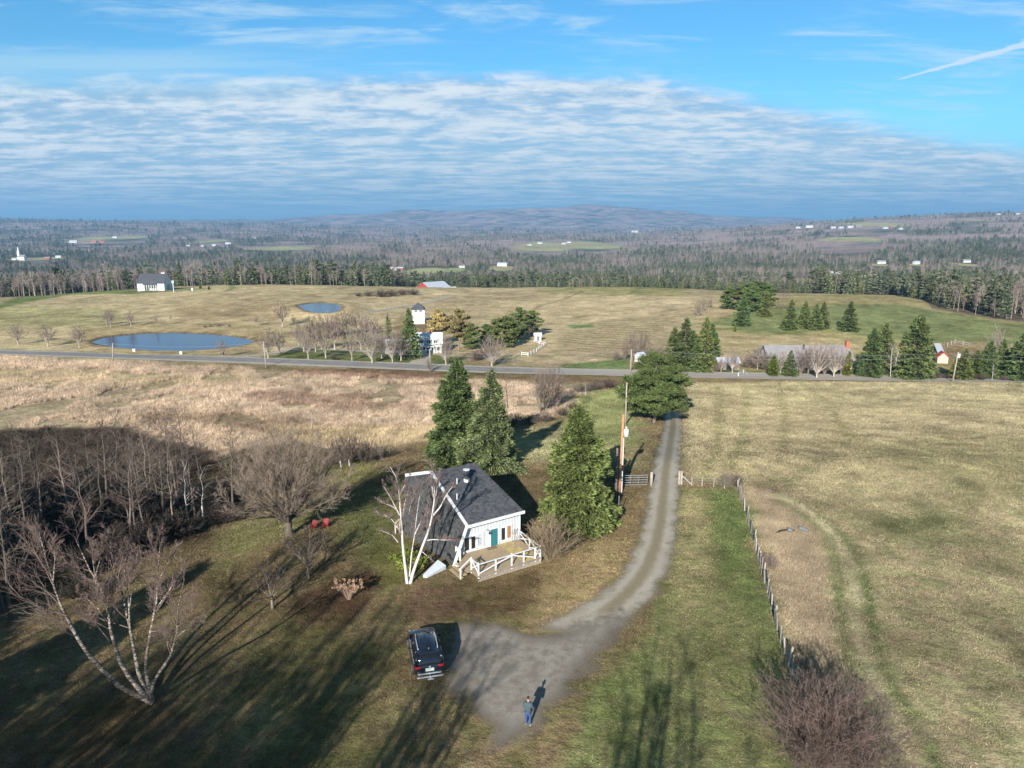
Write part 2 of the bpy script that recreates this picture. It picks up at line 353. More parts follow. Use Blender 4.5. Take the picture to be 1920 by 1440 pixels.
# (polygon in the photograph, colour, edge softness in metres, how strongly noise eats the edge, strength)
COVER_PX = [
    # marsh below the road
    ([(-500, 672), (0, 668), (300, 682), (620, 700), (820, 712), (1130, 722), (1090, 760), (985, 800), (880, 810), (700, 850), (560, 830), (430, 850), (330, 900), (0, 1000), (-600, 1000)], s2l(178, 154, 126), 3, 4, 1),
    ([(-300, 690), (0, 690), (250, 700), (480, 712), (420, 726), (150, 722), (-300, 720)], s2l(178, 156, 118), 2, 4, .8),
    ([(430, 742), (560, 735), (690, 745), (800, 755), (790, 770), (640, 768), (480, 760)], REDB, 2, 5, .5),
    ([(560, 690), (740, 697), (830, 704), (830, 712), (700, 712), (560, 704)], REDB, 2, 3, .7),
    ([(240, 780), (420, 770), (560, 792), (700, 800), (690, 812), (520, 812), (360, 800)], s2l(140, 116, 90), 2, 4, .8),
    ([(520, 800), (700, 800), (860, 795), (880, 815), (720, 845), (600, 835), (520, 820)], s2l(178, 156, 114), 2, 2, .8),
    ([(985, 805), (900, 815), (850, 870), (1000, 870), (1190, 870), (1190, 790), (1080, 790)], s2l(160, 152, 106), 3, 3, 1),
    ([(1110, 730), (1185, 728), (1200, 790), (1190, 850), (1120, 830), (1060, 800), (1080, 760)], s2l(138, 142, 84), 2, 3, .95),
    # fields right of the drive
    ([(1275, 720), (1500, 716), (2300, 716), (2300, 1600), (1800, 1600), (1480, 1300), (1390, 910), (1280, 905)], s2l(172, 156, 116), 2, 2, 1),
    ([(1290, 720), (1500, 717), (2300, 717), (2300, 770), (1600, 765), (1290, 755)], s2l(174, 162, 118), 4, 4, .7),
    ([(1560, 830), (2200, 800), (2200, 960), (1800, 940)], s2l(154, 144, 98), 6, 6, .6),
    ([(1400, 915), (1470, 925), (1545, 985), (1565, 1060), (1560, 1160), (1600, 1250), (1560, 1330), (1490, 1260), (1440, 1060), (1395, 940)], s2l(164, 144, 114), 1.6, 3.0, .95),
    ([(1640, 980), (1760, 960), (1800, 1000), (1700, 1010)], s2l(120, 128, 74), 3, 3, .6),
    ([(1270, 915), (1385, 915), (1420, 1060), (1470, 1230), (1500, 1420), (1560, 1600), (1000, 1600), (1000, 1440), (1120, 1280), (1215, 1170), (1262, 1040)], s2l(128, 126, 78), .7, 1.5, 1),
    ([(1330, 912), (1383, 915), (1412, 1010), (1436, 1130), (1462, 1210), (1410, 1200), (1380, 1080), (1345, 1010)], s2l(108, 120, 64), 1.2, 2, .85),
    ([(1268, 925), (1318, 930), (1322, 1100), (1280, 1170), (1262, 1090)], s2l(160, 146, 102), 1, 1.5, .85),
    ([(1250, 1160), (1360, 1120), (1440, 1200), (1440, 1330), (1260, 1330)], s2l(128, 124, 80), 2, 3, .6),
    ([(1130, 1240), (1240, 1200), (1260, 1320), (1150, 1400), (1060, 1380)], s2l(108, 114, 64), 1.5, 2, .7),
    # yard around the house
    ([(985, 1060), (1040, 1050), (1150, 1000), (1225, 905), (1215, 1050), (1150, 1140), (1050, 1190), (930, 1180), (880, 1110)], s2l(156, 132, 92), 1, 2, .95),
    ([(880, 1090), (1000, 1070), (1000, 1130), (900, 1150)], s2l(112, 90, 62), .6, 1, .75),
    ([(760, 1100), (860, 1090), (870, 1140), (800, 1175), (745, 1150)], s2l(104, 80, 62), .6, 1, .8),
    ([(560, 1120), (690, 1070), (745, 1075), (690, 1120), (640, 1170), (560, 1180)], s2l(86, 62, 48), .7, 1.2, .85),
    ([(620, 960), (720, 900), (760, 900), (750, 990), (720, 1060), (640, 1010)], s2l(102, 110, 58), 1.5, 2, .7),
    ([(560, 880), (700, 860), (720, 890), (640, 920)], s2l(132, 128, 72), 1.5, 2, .7),
    ([(420, 985), (600, 930), (640, 960), (520, 1020), (420, 1060)], s2l(132, 128, 76), 1.5, 2, .7),
    ([(700, 1040), (775, 1010), (790, 1080), (730, 1110)], s2l(126, 124, 62), .8, 1.2, .7),
    ([(480, 1180), (760, 1200), (760, 1440), (560, 1600), (400, 1600), (430, 1300)], s2l(118, 108, 66), 2, 3, .7),
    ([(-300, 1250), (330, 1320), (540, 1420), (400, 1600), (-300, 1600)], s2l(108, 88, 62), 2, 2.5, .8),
    # woodland floor, its colour darkened for the shade under the trees
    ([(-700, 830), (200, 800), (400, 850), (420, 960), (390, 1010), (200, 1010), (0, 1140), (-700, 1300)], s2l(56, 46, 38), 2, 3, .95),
    # beyond the road, left
    ([(-600, 655), (0, 650), (300, 672), (640, 690), (660, 560), (380, 530), (120, 550), (0, 572), (-600, 620)], s2l(190, 166, 128), 3, 3, 1),
    ([(-400, 590), (60, 572), (240, 580), (200, 620), (60, 612), (-400, 640)], s2l(168, 158, 108), 5, 6, .7),
    ([(-400, 610), (0, 570), (120, 549), (330, 541), (400, 541), (250, 552), (130, 553), (0, 580)], s2l(104, 124, 62), 3, 1, .85),
    ([(320, 575), (520, 560), (520, 600), (340, 605)], s2l(172, 142, 106), 5, 5, .6),
    ([(150, 612), (500, 605), (520, 640), (480, 664), (150, 664)], s2l(178, 154, 114), 3, 3, .7),
    ([(470, 672), (560, 655), (700, 655), (800, 662), (860, 670), (830, 686), (700, 684), (560, 680)], s2l(116, 122, 70), 1.5, 1, .95),
    ([(640, 560), (840, 545), (1190, 538), (1310, 543), (1300, 580), (1230, 640), (1120, 690), (930, 684), (880, 650), (800, 600), (700, 610)], s2l(192, 166, 130), 3, 3, 1),
    ([(740, 596), (800, 600), (830, 640), (740, 640)], s2l(150, 120, 92), 2, 2, .8),
    ([(1060, 610), (1110, 607), (1112, 614), (1070, 616)], s2l(112, 138, 80), 1, .5, .95),
    ([(1060, 684), (1180, 672), (1180, 700), (1060, 696)], s2l(112, 134, 76), 1.5, 1, .9),
    ([(1010, 543), (1200, 536), (1310, 542), (1290, 556), (1040, 552)], s2l(160, 152, 98), 5, 5, .8),
    # beyond the road, right
    ([(1320, 600), (1340, 575), (1480, 556), (1560, 552), (1700, 560), (1920, 606), (2300, 640), (2300, 714), (1300, 712), (1300, 650)], s2l(166, 148, 102), 3, 3, 1),
    ([(1330, 606), (1400, 580), (1480, 575), (1690, 572), (1800, 590), (1930, 612), (1930, 650), (1700, 640), (1560, 622), (1400, 626)], s2l(124, 132, 82), 3, 3, .85),
    ([(1320, 560), (1370, 560), (1370, 590), (1320, 600)], s2l(184, 158, 122), 2, 2, .9),
    ([(1300, 626), (1420, 628), (1560, 632), (1640, 650), (1560, 664), (1310, 690)], s2l(184, 160, 118), 2, 2, .9),
    ([(1690, 645), (1860, 640), (1860, 668), (1700, 668)], s2l(172, 142, 108), 2, 2, .8),
    ([(1310, 694), (1700, 694), (1920, 700), (1920, 712), (1310, 704)], s2l(104, 112, 66), 1, 1, .8),
]
COVER = None
def cover_init():
    global COVER
    COVER = [(np.array([tuple(G(*p)[:2]) for p in pl]), c, f, n, s) for pl, c, f, n, s in COVER_PX]
# clearings in the valley woods: (pixel ellipse cx, cy, rx, ry)
OPEN = [(1590, 449, 95, 6), (1640, 421, 110, 7), (1830, 413, 30, 4), (1520, 527, 70, 7), (1660, 537, 40, 4), (1650, 497, 22, 4), (1720, 497, 18, 4), (1815, 497, 24, 5),
        (800, 508, 40, 6), (940, 503, 26, 5), (1010, 462, 60, 9), (735, 510, 22, 4), (530, 466, 70, 4), (850, 506, 25, 4), (1745, 520, 22, 5), (1100, 460, 70, 7),
        (210, 446, 60, 4), (150, 452, 25, 3), (60, 486, 40, 4), (400, 452, 30, 3), (1195, 437, 22, 2)]
VH = [(1297 + 355, 494, 16, 'w', 'grey', 'long white house among trees in the valley at the right'), (1718, 495, 13, 'w', 'w', 'white gabled house right of the long white one in the valley'), (1812, 492, 14, 'w', 'grey', 'white house near the right edge of the valley'), (1530, 521, 13, 'w', 'w', 'white house in the nearest clearing at the right'), (1566, 517, 22, 'w', 'w', 'long white roofed building right of the near clearing house'),
      (942, 499, 20, 'w', 'w', 'big white roofed building in the middle of the valley'), (866, 502, 12, 'w', 'grey', 'small grey white house left of the big white building'), (738, 507, 16, 'w', 'w', 'white house with a red neighbour in the woods behind the pond field'), (750, 506, 12, 'r', 'w', 'small red building beside a white house in the woods'),
      (1057, 458, 9, 'w', 'w', 'white house on the brown ridge, centre'), (1067, 455, 9, 'w', 'grey', 'small house right behind the ridge house'), (1012, 457, 9, 'w', 'w', 'white house left on the brown ridge'), (1190, 436, 22, 'w', 'w', 'long white building on top of the ridge'), (993, 460, 9, 'w', 'grey', 'grey roofed house left of the ridge houses'),
      (1517, 427, 14, 'w', 'w', 'white barn at the left of the high farm'), (1496, 428, 9, 'w', 'w', 'small white shed left of the high farm barn'), (1562, 428, 10, 'w', 'w', 'first of the low white barns on the high field'), (1577, 428, 10, 'w', 'w', 'second of the low white barns on the high field'), (1594, 427, 11, 'w', 'w', 'third low white barn, next to the grey one'), (1610, 426, 13, 'g', 'grey', 'grey barn at the end of the white barns'), (1660, 429, 10, 'w', 'w', 'white house left of the red one on the high field'), (1671, 427, 9, 'r', 'grey', 'red barn on the high field'), (1689, 430, 8, 'w', 'w', 'white trailer house right of the red barn on the high field'),
      (1872, 403, 8, 'w', 'w', 'white house on the right hilltop'), (1908, 402, 7, 'w', 'w', 'white house at the very end of the right hilltop'),
      (138, 455, 14, 'w', 'w', 'pale school like block on the left hillside'), (176, 455, 12, 'b', 'r', 'brick building right of the pale block on the left hillside'), (192, 455, 10, 'b', 'r', 'second brick building on the left hillside'), (216, 446, 9, 'w', 'w', 'white house high on the left hillside'), (90, 486, 12, 'r', 'grey', 'red building in the village at the far left'), (110, 483, 10, 'w', 'w', 'white building beside the red one in the far left village'), (28, 487, 10, 'w', 'grey', 'white house left of the steeple in the village'),
      (353, 462, 7, 'w', 'w', 'white house in the left valley, nearest the pond line'), (380, 462, 7, 'w', 'grey', 'small house right of the left valley house'), (402, 461, 9, 'w', 'w', 'white house in the middle of the left valley'), (428, 458, 11, 'w', 'w', 'larger white building in the middle of the left valley'), (477, 447, 7, 'w', 'w', 'white house near the mid valley wood')]
OPEN_W = None
def open_init():
    global OPEN_W
    OPEN_W = []
    for cx, cy, rx, ry in OPEN:
        c = G(cx, cy); a = G(cx + rx, cy); n = G(cx, cy + ry); f = G(cx, cy - ry)
        OPEN_W.append((c.x, (n.y + f.y) / 2, max(6, abs(a.x - c.x)), min(max(12, (f.y - n.y) / 2), 500)))
        q = OPEN_W[-1]; TREE_OPEN.append((q[0], q[1], q[2] * .95, q[3], q[3] + min(750, 13 * q[1] / max(18, CAM_H - c.z))))
    for v in VH: 
        c = G(v[0], v[1]); L = v[2] * c.y / FP; TREE_OPEN.append((c.x, c.y, max(9, L * .95), 25, min(420, 10 * c.y / max(18, CAM_H - c.z + 8))))
    TREE_OPEN.append((-57, 520, 26, 40, 110))
TREE_OPEN = []
def tree_openness(x, y):
    o = np.zeros(np.shape(x))
    for cx, cy, rx, ry, fr in TREE_OPEN:
        dy = np.where(y < cy, (y - cy) / fr, (y - cy) / ry)
        o = np.maximum(o, (((x - cx * y / cy) / rx) ** 2 + dy ** 2 < 1) * 1.)
    return o
def openness(x, y):
    o = np.zeros(np.shape(x))
    for cx, cy, rx, ry in OPEN_W:
        o = np.maximum(o, 1 - sstep(.8, 1.25, np.sqrt(((x - cx) / rx) ** 2 + ((y - cy) / ry) ** 2) + .35 * (vnoise(x / 60, y / 60, 8) - .5)))
    return o
# line where the fields end and the woods begin
EDGE_PX = [(-900, 640), (-300, 612), (0, 566), (120, 546), (250, 539), (400, 533), (520, 533), (640, 541), (720, 549), (790, 551), (850, 548), (960, 543), (1080, 539), (1200, 537), (1300, 543), (1400, 553), (1480, 557), (1560, 553), (1640, 556), (1690, 561), (1760, 577), (1850, 594), (1930, 608), (2200, 640), (2600, 660)]
EDGE = None
def edge_init():
    global EDGE
    E = []
    for px, py in EDGE_PX:
        u = (px - 960) / FP * .985
        # the crest: first distance at which the sight line over the ground stops rising
        D = np.arange(230, 520, 1.0); z = zt(u * D, D); el = (z - CAM_H) / D
        b = D[np.argmax(np.maximum.accumulate(el) - 1e-6 * D)] if px < 1700 else np.interp(px, [1700, 1930, 2600], [325, 270, 240])
        E.append((u, b))
    EDGE = np.array(E)
def edge_D(x, y):
    u = x / np.maximum(y, 40.)
    return np.interp(u, EDGE[:, 0], EDGE[:, 1])
TRACKS_PX = [([(1455, 925), (1500, 945), (1560, 985), (1600, 1030), (1622, 1090), (1632, 1160), (1650, 1230), (1690, 1310), (1740, 1400), (1770, 1460)], .48, s2l(94, 112, 58)),
             ([(1455, 940), (1500, 962), (1548, 1000), (1565, 1060), (1572, 1130), (1580, 1200), (1620, 1300), (1660, 1390), (1690, 1460)], .48, s2l(94, 112, 58)),
             ([(1460, 932), (1505, 950), (1558, 995), (1590, 1045), (1604, 1110), (1606, 1180), (1630, 1260), (1680, 1380)], .5, s2l(190, 176, 138)),
             ([(1345, 715), (1352, 750), (1352, 790), (1345, 850), (1320, 890)], .5, s2l(128, 124, 74)), ([(1395, 715), (1400, 760), (1392, 830), (1370, 880)], .5, s2l(124, 124, 72)), ([(1460, 716), (1475, 780), (1470, 850)], .5, s2l(130, 126, 76)),
             ([(1500, 717), (1560, 760), (1600, 830)], .6, s2l(130, 126, 76)), ([(1295, 730), (1310, 770), (1300, 830)], .4, s2l(176, 166, 126)),
             ([(1095, 545), (1060, 560), (1010, 575), (985, 590)], .8, s2l(112, 106, 70)), ([(1200, 540), (1180, 552), (1120, 556), (1080, 560)], 1.0, s2l(110, 116, 66)), ([(1000, 600), (1080, 596), (1100, 590)], .8, s2l(132, 122, 82)),
             ([(690, 585), (740, 577), (790, 570), (850, 556)], 1.1, s2l(168, 156, 138)),
             ([(700, 548), (640, 552), (560, 549), (440, 542)], .9, s2l(124, 120, 76)),
             ([(0, 612), (60, 607), (120, 602)], .9, s2l(134, 122, 96)), ([(330, 605), (370, 608), (440, 607)], .9, s2l(122, 106, 84)),
             ([(430, 533), (436, 540), (425, 546)], 2.0, s2l(96, 120, 58))]
TRACKS = None
def tracks_init():
    global TRACKS
    TRACKS = [([tuple(G(*p)[:2]) for p in pl], w, c) for pl, w, c in TRACKS_PX]
ROWS_POLY = None
def cover_color(x, y):
    x = np.asarray(x, float); y = np.asarray(y, float)
    n1 = fbm(x / 7, y / 7, 4, 21); n2 = fbm(x / 2.2, y / 2.2, 3, 33); n3 = fbm(x / 40, y / 40, 4, 5)
    w0 = sstep(178, 200, y)[:, None]; c = LAWN[None, :] * (1 - w0) + TAN[None, :] * w0
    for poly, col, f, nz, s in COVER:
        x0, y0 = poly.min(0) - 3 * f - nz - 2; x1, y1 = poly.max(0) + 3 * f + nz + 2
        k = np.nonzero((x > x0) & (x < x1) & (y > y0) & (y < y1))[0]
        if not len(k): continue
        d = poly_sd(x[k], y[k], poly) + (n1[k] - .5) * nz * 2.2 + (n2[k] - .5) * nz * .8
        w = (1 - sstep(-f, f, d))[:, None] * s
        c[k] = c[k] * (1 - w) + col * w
    for pl, wd, col in TRACKS:
        P = np.array(pl); k = np.nonzero((x > P[:, 0].min() - 4) & (x < P[:, 0].max() + 4) & (y > P[:, 1].min() - 4) & (y < P[:, 1].max() + 4))[0]
        if not len(k): continue
        d = line_d(x[k], y[k], pl)
        w = (np.exp(-(d / wd) ** 2) * (.42 + .6 * n2[k]))[:, None]; w = np.clip(w, 0, 1)
        c[k] = c[k] * (1 - w) + col * w
    for pond in (POND, POND2):
        P = np.array(pond); k = np.nonzero((x > P[:, 0].min() - 12) & (x < P[:, 0].max() + 12) & (y > P[:, 1].min() - 12) & (y < P[:, 1].max() + 12))[0]
        if len(k):
            d = poly_sd(x[k], y[k], P) + (n2[k] - .5) * 2.5; w = (np.exp(-((d - .6) / 1.3) ** 2) * .85)[:, None]; c[k] = c[k] * (1 - w) + s2l(96, 78, 58) * w
            w = (np.exp(-((d - 5) / 3) ** 2) * .5)[:, None]; c[k] = c[k] * (1 - w) + s2l(178, 146, 104) * w
    # stubble rows of the mown corn field
    k = np.nonzero((y > 200) & (y < 330) & (x > 5) & (x < 75))[0]
    if len(k):
        d = poly_sd(x[k], y[k], ROWS_POLY)
        ph = (x[k] * .35 + y[k] * .94 + 3.5 * np.sin(x[k] / 23)) * 2 * math.pi / 5.2
        w = (.5 + .5 * np.sin(ph)) * (1 - sstep(-6, 0, d)) * sstep(.42, .6, n3[k] * .6 + n1[k] * .4)
        w = (w * .65)[:, None]; c[k] = c[k] * (1 - w) + s2l(104, 96, 62) * w
    # woods floor and far country
    e = sstep(-6, 8, y - edge_D(x, y) + (n1 - .5) * 8)[:, None]
    c = c * (1 - e) + FLOOR * e
    k = np.nonzero(y > 420)[0]
    if len(k):
        o = openness(x[k], y[k])[:, None]
        ocol = np.where((fbm(x[k] / 150, y[k] / 150, 3, 71) > .5)[:, None], s2l(172, 174, 120), s2l(176, 158, 122))
        c[k] = c[k] * (1 - o) + ocol * o
        con = conifer_frac(x[k], y[k]); w = (sstep(900, 2600, y[k]) * (1 - o[:, 0]))[:, None]
        fc = s2l(170, 146, 150) * (1 - con[:, None]) + s2l(78, 92, 74) * con[:, None]  # canopy colours of far woods; the pale mauve paints in distant haze
        c[k] = c[k] * (1 - w) + fc * w
    v = np.clip(1 + (n1 - .5) * .75 + (n2 - .5) * .65 + (n3 - .5) * .5, .4, 1.7)
    c = c * v[:, None] * np.interp(y, [40, 75, 110], [.88, .97, 1.0])[:, None]; l = (c @ np.array([.25, .65, .10]))[:, None]
    return np.clip(c + (l - c) * .17, 0, 1)
def conifer_frac(x, y):
    b = np.interp(y, [300, 430, 560, 800, 1300, 1800, 2300, 3000, 4500], [.42, .42, .52, .52, .52, .42, .15, .12, .22])
    u = x / np.maximum(y, 50)
    b = b + np.where(u < -.25, np.interp(y, [400, 1500, 2500, 5000], [0, .1, .3, .15]), 0) + np.where(u > .35, np.interp(y, [400, 1500, 3000], [.1, .1, 0]), 0)
    n = fbm(x / 130, y / 130, 4, 91)
    return np.clip(b + (n - .5) * 2.6, 0, 1)
def grid_mesh(name, Ds, us, off, m):
    D, U = np.meshgrid(Ds, us, indexing='ij'); x = (U * (D + off)).ravel(); y = D.ravel()
    z = zt(x, y); V = np.stack([x, y, z], 1); nr, nc = len(Ds), len(us)
    i = (np.arange(nr - 1)[:, None] * nc + np.arange(nc - 1)[None, :]).ravel()
    F = np.stack([i, i + 1, i + nc + 1, i + nc], 1)
    c = np.concatenate([cover_color(x, y), np.ones((len(x), 1))], 1)
    return np_mesh(name, V, F, [m], smooth=True, attrs={'cover': ('FLOAT_COLOR', 'POINT', c)})
def ground_material():
    m, t, b = new_mat('ground cover')
    geo = t.N('ShaderNodeNewGeometry').outputs['Position']
    c = t.N('ShaderNodeAttribute', attribute_name='cover').outputs['Color']
    fine = t.noise(geo, 9., 4, .7); mid = t.noise(geo, 1.3, 5, .65); big = t.noise(geo, .23, 5, .6); wide = t.noise(geo, .03, 5, .6)
    v = t.M('MULTIPLY', t.ramp(fine, .3, .7, .5, 1.5, False), t.ramp(mid, .32, .68, .66, 1.34, False))
    v = t.M('MULTIPLY', v, t.ramp(big, .3, .7, .84, 1.16, False)); v = t.M('MULTIPLY', v, t.ramp(wide, .3, .7, .9, 1.1, False))
    c = t.N('ShaderNodeVectorMath', operation='SCALE', i_0=c, i_Scale=v).outputs[0]
    g = t.N('ShaderNodeVectorMath', operation='MULTIPLY', i_0=c, i_1=(.80, .96, .68)).outputs[0]
    h = t.N('ShaderNodeVectorMath', operation='MULTIPLY', i_0=c, i_1=(1.07, 1.0, .95)).outputs[0]
    s = t.ramp(t.noise(geo, .55, 6, .7), .38, .62)
    c = t.mix(t.M('MULTIPLY', s, .75), h, g)
    t.l.new(c, b.inputs['Base Color']); b.inputs['Roughness'].default_value = 1; b.inputs['Specular IOR Level'].default_value = 0
    hgt = t.M('ADD', t.M('MULTIPLY', fine, .35), t.M('ADD', mid, t.M('MULTIPLY', big, 2.)))
    t.l.new(t.N('ShaderNodeBump', i_Strength=.8, i_Distance=.2, i_Height=hgt).outputs[0], b.inputs['Normal'])
    return m
def build_land():
    global ROWS_POLY
    edge_init(); cover_init(); open_init(); tracks_init()
    ROWS_POLY = np.array(Gxy([(1020, 640), (1060, 612), (1130, 597), (1285, 586), (1270, 605), (1215, 650), (1150, 676), (1060, 684), (1000, 676)]))
    m = ground_material()
    near = np.exp(np.linspace(math.log(30), math.log(2500 + 90), 1000)) - 90
    us = np.linspace(-1.25, 1.25, 860)
    o = link('ground', grid_mesh('ground', near, us, 75, m)); tag(o, kind='structure')
    far = np.exp(np.linspace(math.log(2500), math.log(15000), 420)); far[0] -= 20
    o = link('hills', grid_mesh('hills', far, np.linspace(-1.25, 1.25, 700), 75, m)); tag(o, kind='structure')
    # --- ponds
    wm, t, b = new_mat('pond water')
    b.inputs['Base Color'].default_value = (.012, .045, .11, 1); b.inputs['Roughness'].default_value = .10; b.inputs['IOR'].default_value = 1.33
    geo = t.N('ShaderNodeNewGeometry').outputs['Position']
    t.l.new(t.N('ShaderNodeBump', i_Strength=.5, i_Distance=.05, i_Height=t.noise(geo, 2.2, 3)).outputs[0], b.inputs['Normal'])
    for poly, wz in ((POND, POND_Z), (POND2, POND2_Z)):
        c = np.mean(poly, 0); mb = MB(); pts = [Vector((*(c + (np.array(p) - c) * 1.05), wz)) for p in poly]
        mb.add(pts, [tuple(range(len(pts)))]); o = mb.build('pond_water', wm); tag(o, kind='structure')
    # --- roads
    def strip(name, pts, w, m, lift, step=1.2, xs=8, fade=0):
        P = np.array(pts, float); seg = np.r_[0, np.cumsum(np.hypot(*np.diff(P, axis=0).T))]
        s = np.linspace(0, seg[-1], int(seg[-1] / step) + 2); X = np.interp(s, seg, P[:, 0]); Y = np.interp(s, seg, P[:, 1])
        W = np.interp(s, seg, w) if hasattr(w, '__len__') else np.full(len(s), w)
        if len(P) > 2:
            k = np.hanning(int(9 / step) * 2 + 3); k /= k.sum(); h = len(k) // 2
            X = np.convolve(np.r_[2 * X[0] - X[h:0:-1], X, 2 * X[-1] - X[-2:-h - 2:-1]], k, 'valid'); Y = np.convolve(np.r_[2 * Y[0] - Y[h:0:-1], Y, 2 * Y[-1] - Y[-2:-h - 2:-1]], k, 'valid')
        tx, ty = np.gradient(X), np.gradient(Y); L = np.hypot(tx, ty); nx, ny = -ty / L, tx / L
        q = np.linspace(-1, 1, xs + 1)
        x = (X[:, None] + nx[:, None] * q * W[:, None] / 2).ravel(); y = (Y[:, None] + ny[:, None] * q * W[:, None] / 2).ravel()
        z = zt(x, y) + lift; nr, nc = len(X), xs + 1
        i = (np.arange(nr - 1)[:, None] * nc + np.arange(nc - 1)[None, :]).ravel()
        F = np.stack([i, i + nc, i + nc + 1, i + 1], 1)
        a = np.abs(np.tile(q, nr))
        if fade: e_ = np.repeat(np.clip(1 - (s[-1] - s) / fade, 0, 1), nc); a = np.maximum(a, e_ * 1.1)
        o = link(name, np_mesh(name, np.stack([x, y, z], 1), F, [m], smooth=True, attrs={'across': ('FLOAT', 'POINT', a), 'width': ('FLOAT', 'POINT', np.repeat(W, nc))}))
        return tag(o, kind='structure')
    def gravel(name, col, col2, tracks, edge):
        m, t, b = new_mat(name); geo = t.N('ShaderNodeNewGeometry').outputs['Position']
        a = t.N('ShaderNodeAttribute', attribute_name='across').outputs['Fac']; aa = t.M('ABSOLUTE', a)
        n = t.noise(geo, 1.1, 6, .7); f = t.noise(geo, 14., 4, .7); g = t.noise(geo, .35, 5)
        c = t.mix(t.ramp(n, .35, .65), col, col2)
        if tracks:
            w = t.ramp(t.M('ABSOLUTE', t.M('SUBTRACT', aa, .46)), .34, .12)
            w = t.M('MULTIPLY', w, t.ramp(g, .3, .6, .55, 1.))
            c = t.mix(t.M('MULTIPLY', w, .85), c, tuple(s2l(*tracks)))
            c = t.mix(t.M('MULTIPLY', t.ramp(aa, .24, .04), t.ramp(n, .35, .6, .15, .7)), c, tuple(s2l(128, 120, 88)))
        c = t.N('ShaderNodeVectorMath', operation='SCALE', i_0=c, i_Scale=t.ramp(f, .25, .75, .72, 1.28, False)).outputs[0]
        t.l.new(c, b.inputs['Base Color']); b.inputs['Roughness'].default_value = 1; b.inputs['Specular IOR Level'].default_value = .1
        t.l.new(t.N('ShaderNodeBump', i_Strength=.4, i_Distance=.05, i_Height=f).outputs[0], b.inputs['Normal'])
        al = t.ramp(t.M('ADD', aa, t.M('MULTIPLY', t.M('SUBTRACT', t.noise(geo, .55, 7, .72), .5), edge * 2.6)), 1 - edge * .1, 1 - edge * 1.25)
        t.l.new(al, b.inputs['Alpha'])
        return m
    gm = gravel('driveway gravel', tuple(s2l(142, 129, 108)), tuple(s2l(164, 152, 132)), (180, 171, 154), .50)
    dp = Gxy([(1262, 772), (1262, 800), (1254, 850), (1246, 900), (1242, 960), (1232, 1020), (1212, 1080), (1168, 1130), (1105, 1170), (1040, 1208), (985, 1232)])
    strip('driveway', [(dp[0][0] + 4, 168)] + [(dp[0][0] + 1.5, 140)] + dp, [4.6, 4.6, 4.4, 4.3, 4.1, 4.2, 4.3, 4.4, 4.6, 4.9, 5.2, 5.0, 4.5], gm, .035, .6, 16, fade=9)
    # turning place in front of the house
    def patch(name, poly, m, lift, step=.35, soft=2.0):
        poly = np.array(poly); lo, hi = poly.min(0) - 2, poly.max(0) + 2
        X, Y = np.meshgrid(np.arange(lo[0], hi[0], step), np.arange(lo[1], hi[1], step), indexing='ij'); x, y = X.ravel(), Y.ravel()
        d = poly_sd(x, y, poly); nr, nc = X.shape; i = (np.arange(nr - 1)[:, None] * nc + np.arange(nc - 1)[None, :]).ravel()
        o = link(name, np_mesh(name, np.stack([x, y, zt(x, y) + lift], 1), np.stack([i, i + nc, i + nc + 1, i + 1], 1), [m], smooth=True, attrs={'across': ('FLOAT', 'POINT', 1 + (d - 1.1) / soft * .5)})); return tag(o, kind='structure')
    tm = gravel('turning place gravel', tuple(s2l(130, 120, 108)), tuple(s2l(156, 147, 134)), None, .45)
    patch('parking_area', Gxy([(856, 1168), (930, 1175), (1000, 1196), (1060, 1188), (1110, 1168), (1160, 1152), (1170, 1170), (1110, 1235), (1060, 1290), (1020, 1335), (985, 1385), (940, 1390), (905, 1335), (850, 1290), (832, 1250), (845, 1200)]), tm, .075)
    # the road: gravel shoulders with the asphalt on top
    sm = gravel('road shoulder gravel', tuple(s2l(172, 162, 146)), tuple(s2l(186, 178, 164)), None, .12)
    am, t, b = new_mat('asphalt'); geo = t.N('ShaderNodeNewGeometry').outputs['Position']
    a = t.M('ABSOLUTE', t.N('ShaderNodeAttribute', attribute_name='across').outputs['Fac'])
    c = t.mix(t.ramp(t.noise(geo, .5, 5), .3, .7), tuple(s2l(128, 123, 119)), tuple(s2l(148, 142, 136)))
    sx = t.N('ShaderNodeSeparateXYZ', i_0=geo).outputs[0]
    c = t.mix(t.M('MULTIPLY', t.ramp(sx, -5, 25), .85), c, tuple(s2l(182, 170, 154)))
    c = t.mix(t.M('MULTIPLY', t.ramp(t.M('ABSOLUTE', t.M('SUBTRACT', a, .45)), .3, .05), .25), c, tuple(s2l(100, 99, 100)))
    t.l.new(c, b.inputs['Base Color']); b.inputs['Roughness'].default_value = .95
    xs = np.linspace(-330, 330, 80); rp = list(zip(xs, road_y(xs)))
    strip('road_shoulder', rp, 10.5, sm, .10, 1.2, 12); strip('road', rp, 5.9, am, .16, 1.2, 8)
    # side drives of the farm
    fm = gravel('farm drive gravel', tuple(s2l(168, 156, 138)), tuple(s2l(184, 174, 156)), None, .3)
    strip('farm_driveway', Gxy([(430, 672), (500, 664), (560, 652), (640, 656), (740, 660), (800, 664), (780, 684)]), [5, 4.5, 4, 4, 4, 4.5, 7], fm, .07, .8, 8)
    strip('farm_track', Gxy([(690, 584), (745, 576), (800, 568), (850, 556)]), 4.5, fm, .12, 1.5, 6)
    strip('house_driveway', Gxy([(1310, 706), (1330, 700), (1440, 700), (1560, 704)]), 3.5, fm, .08, .8, 6)
build_land()
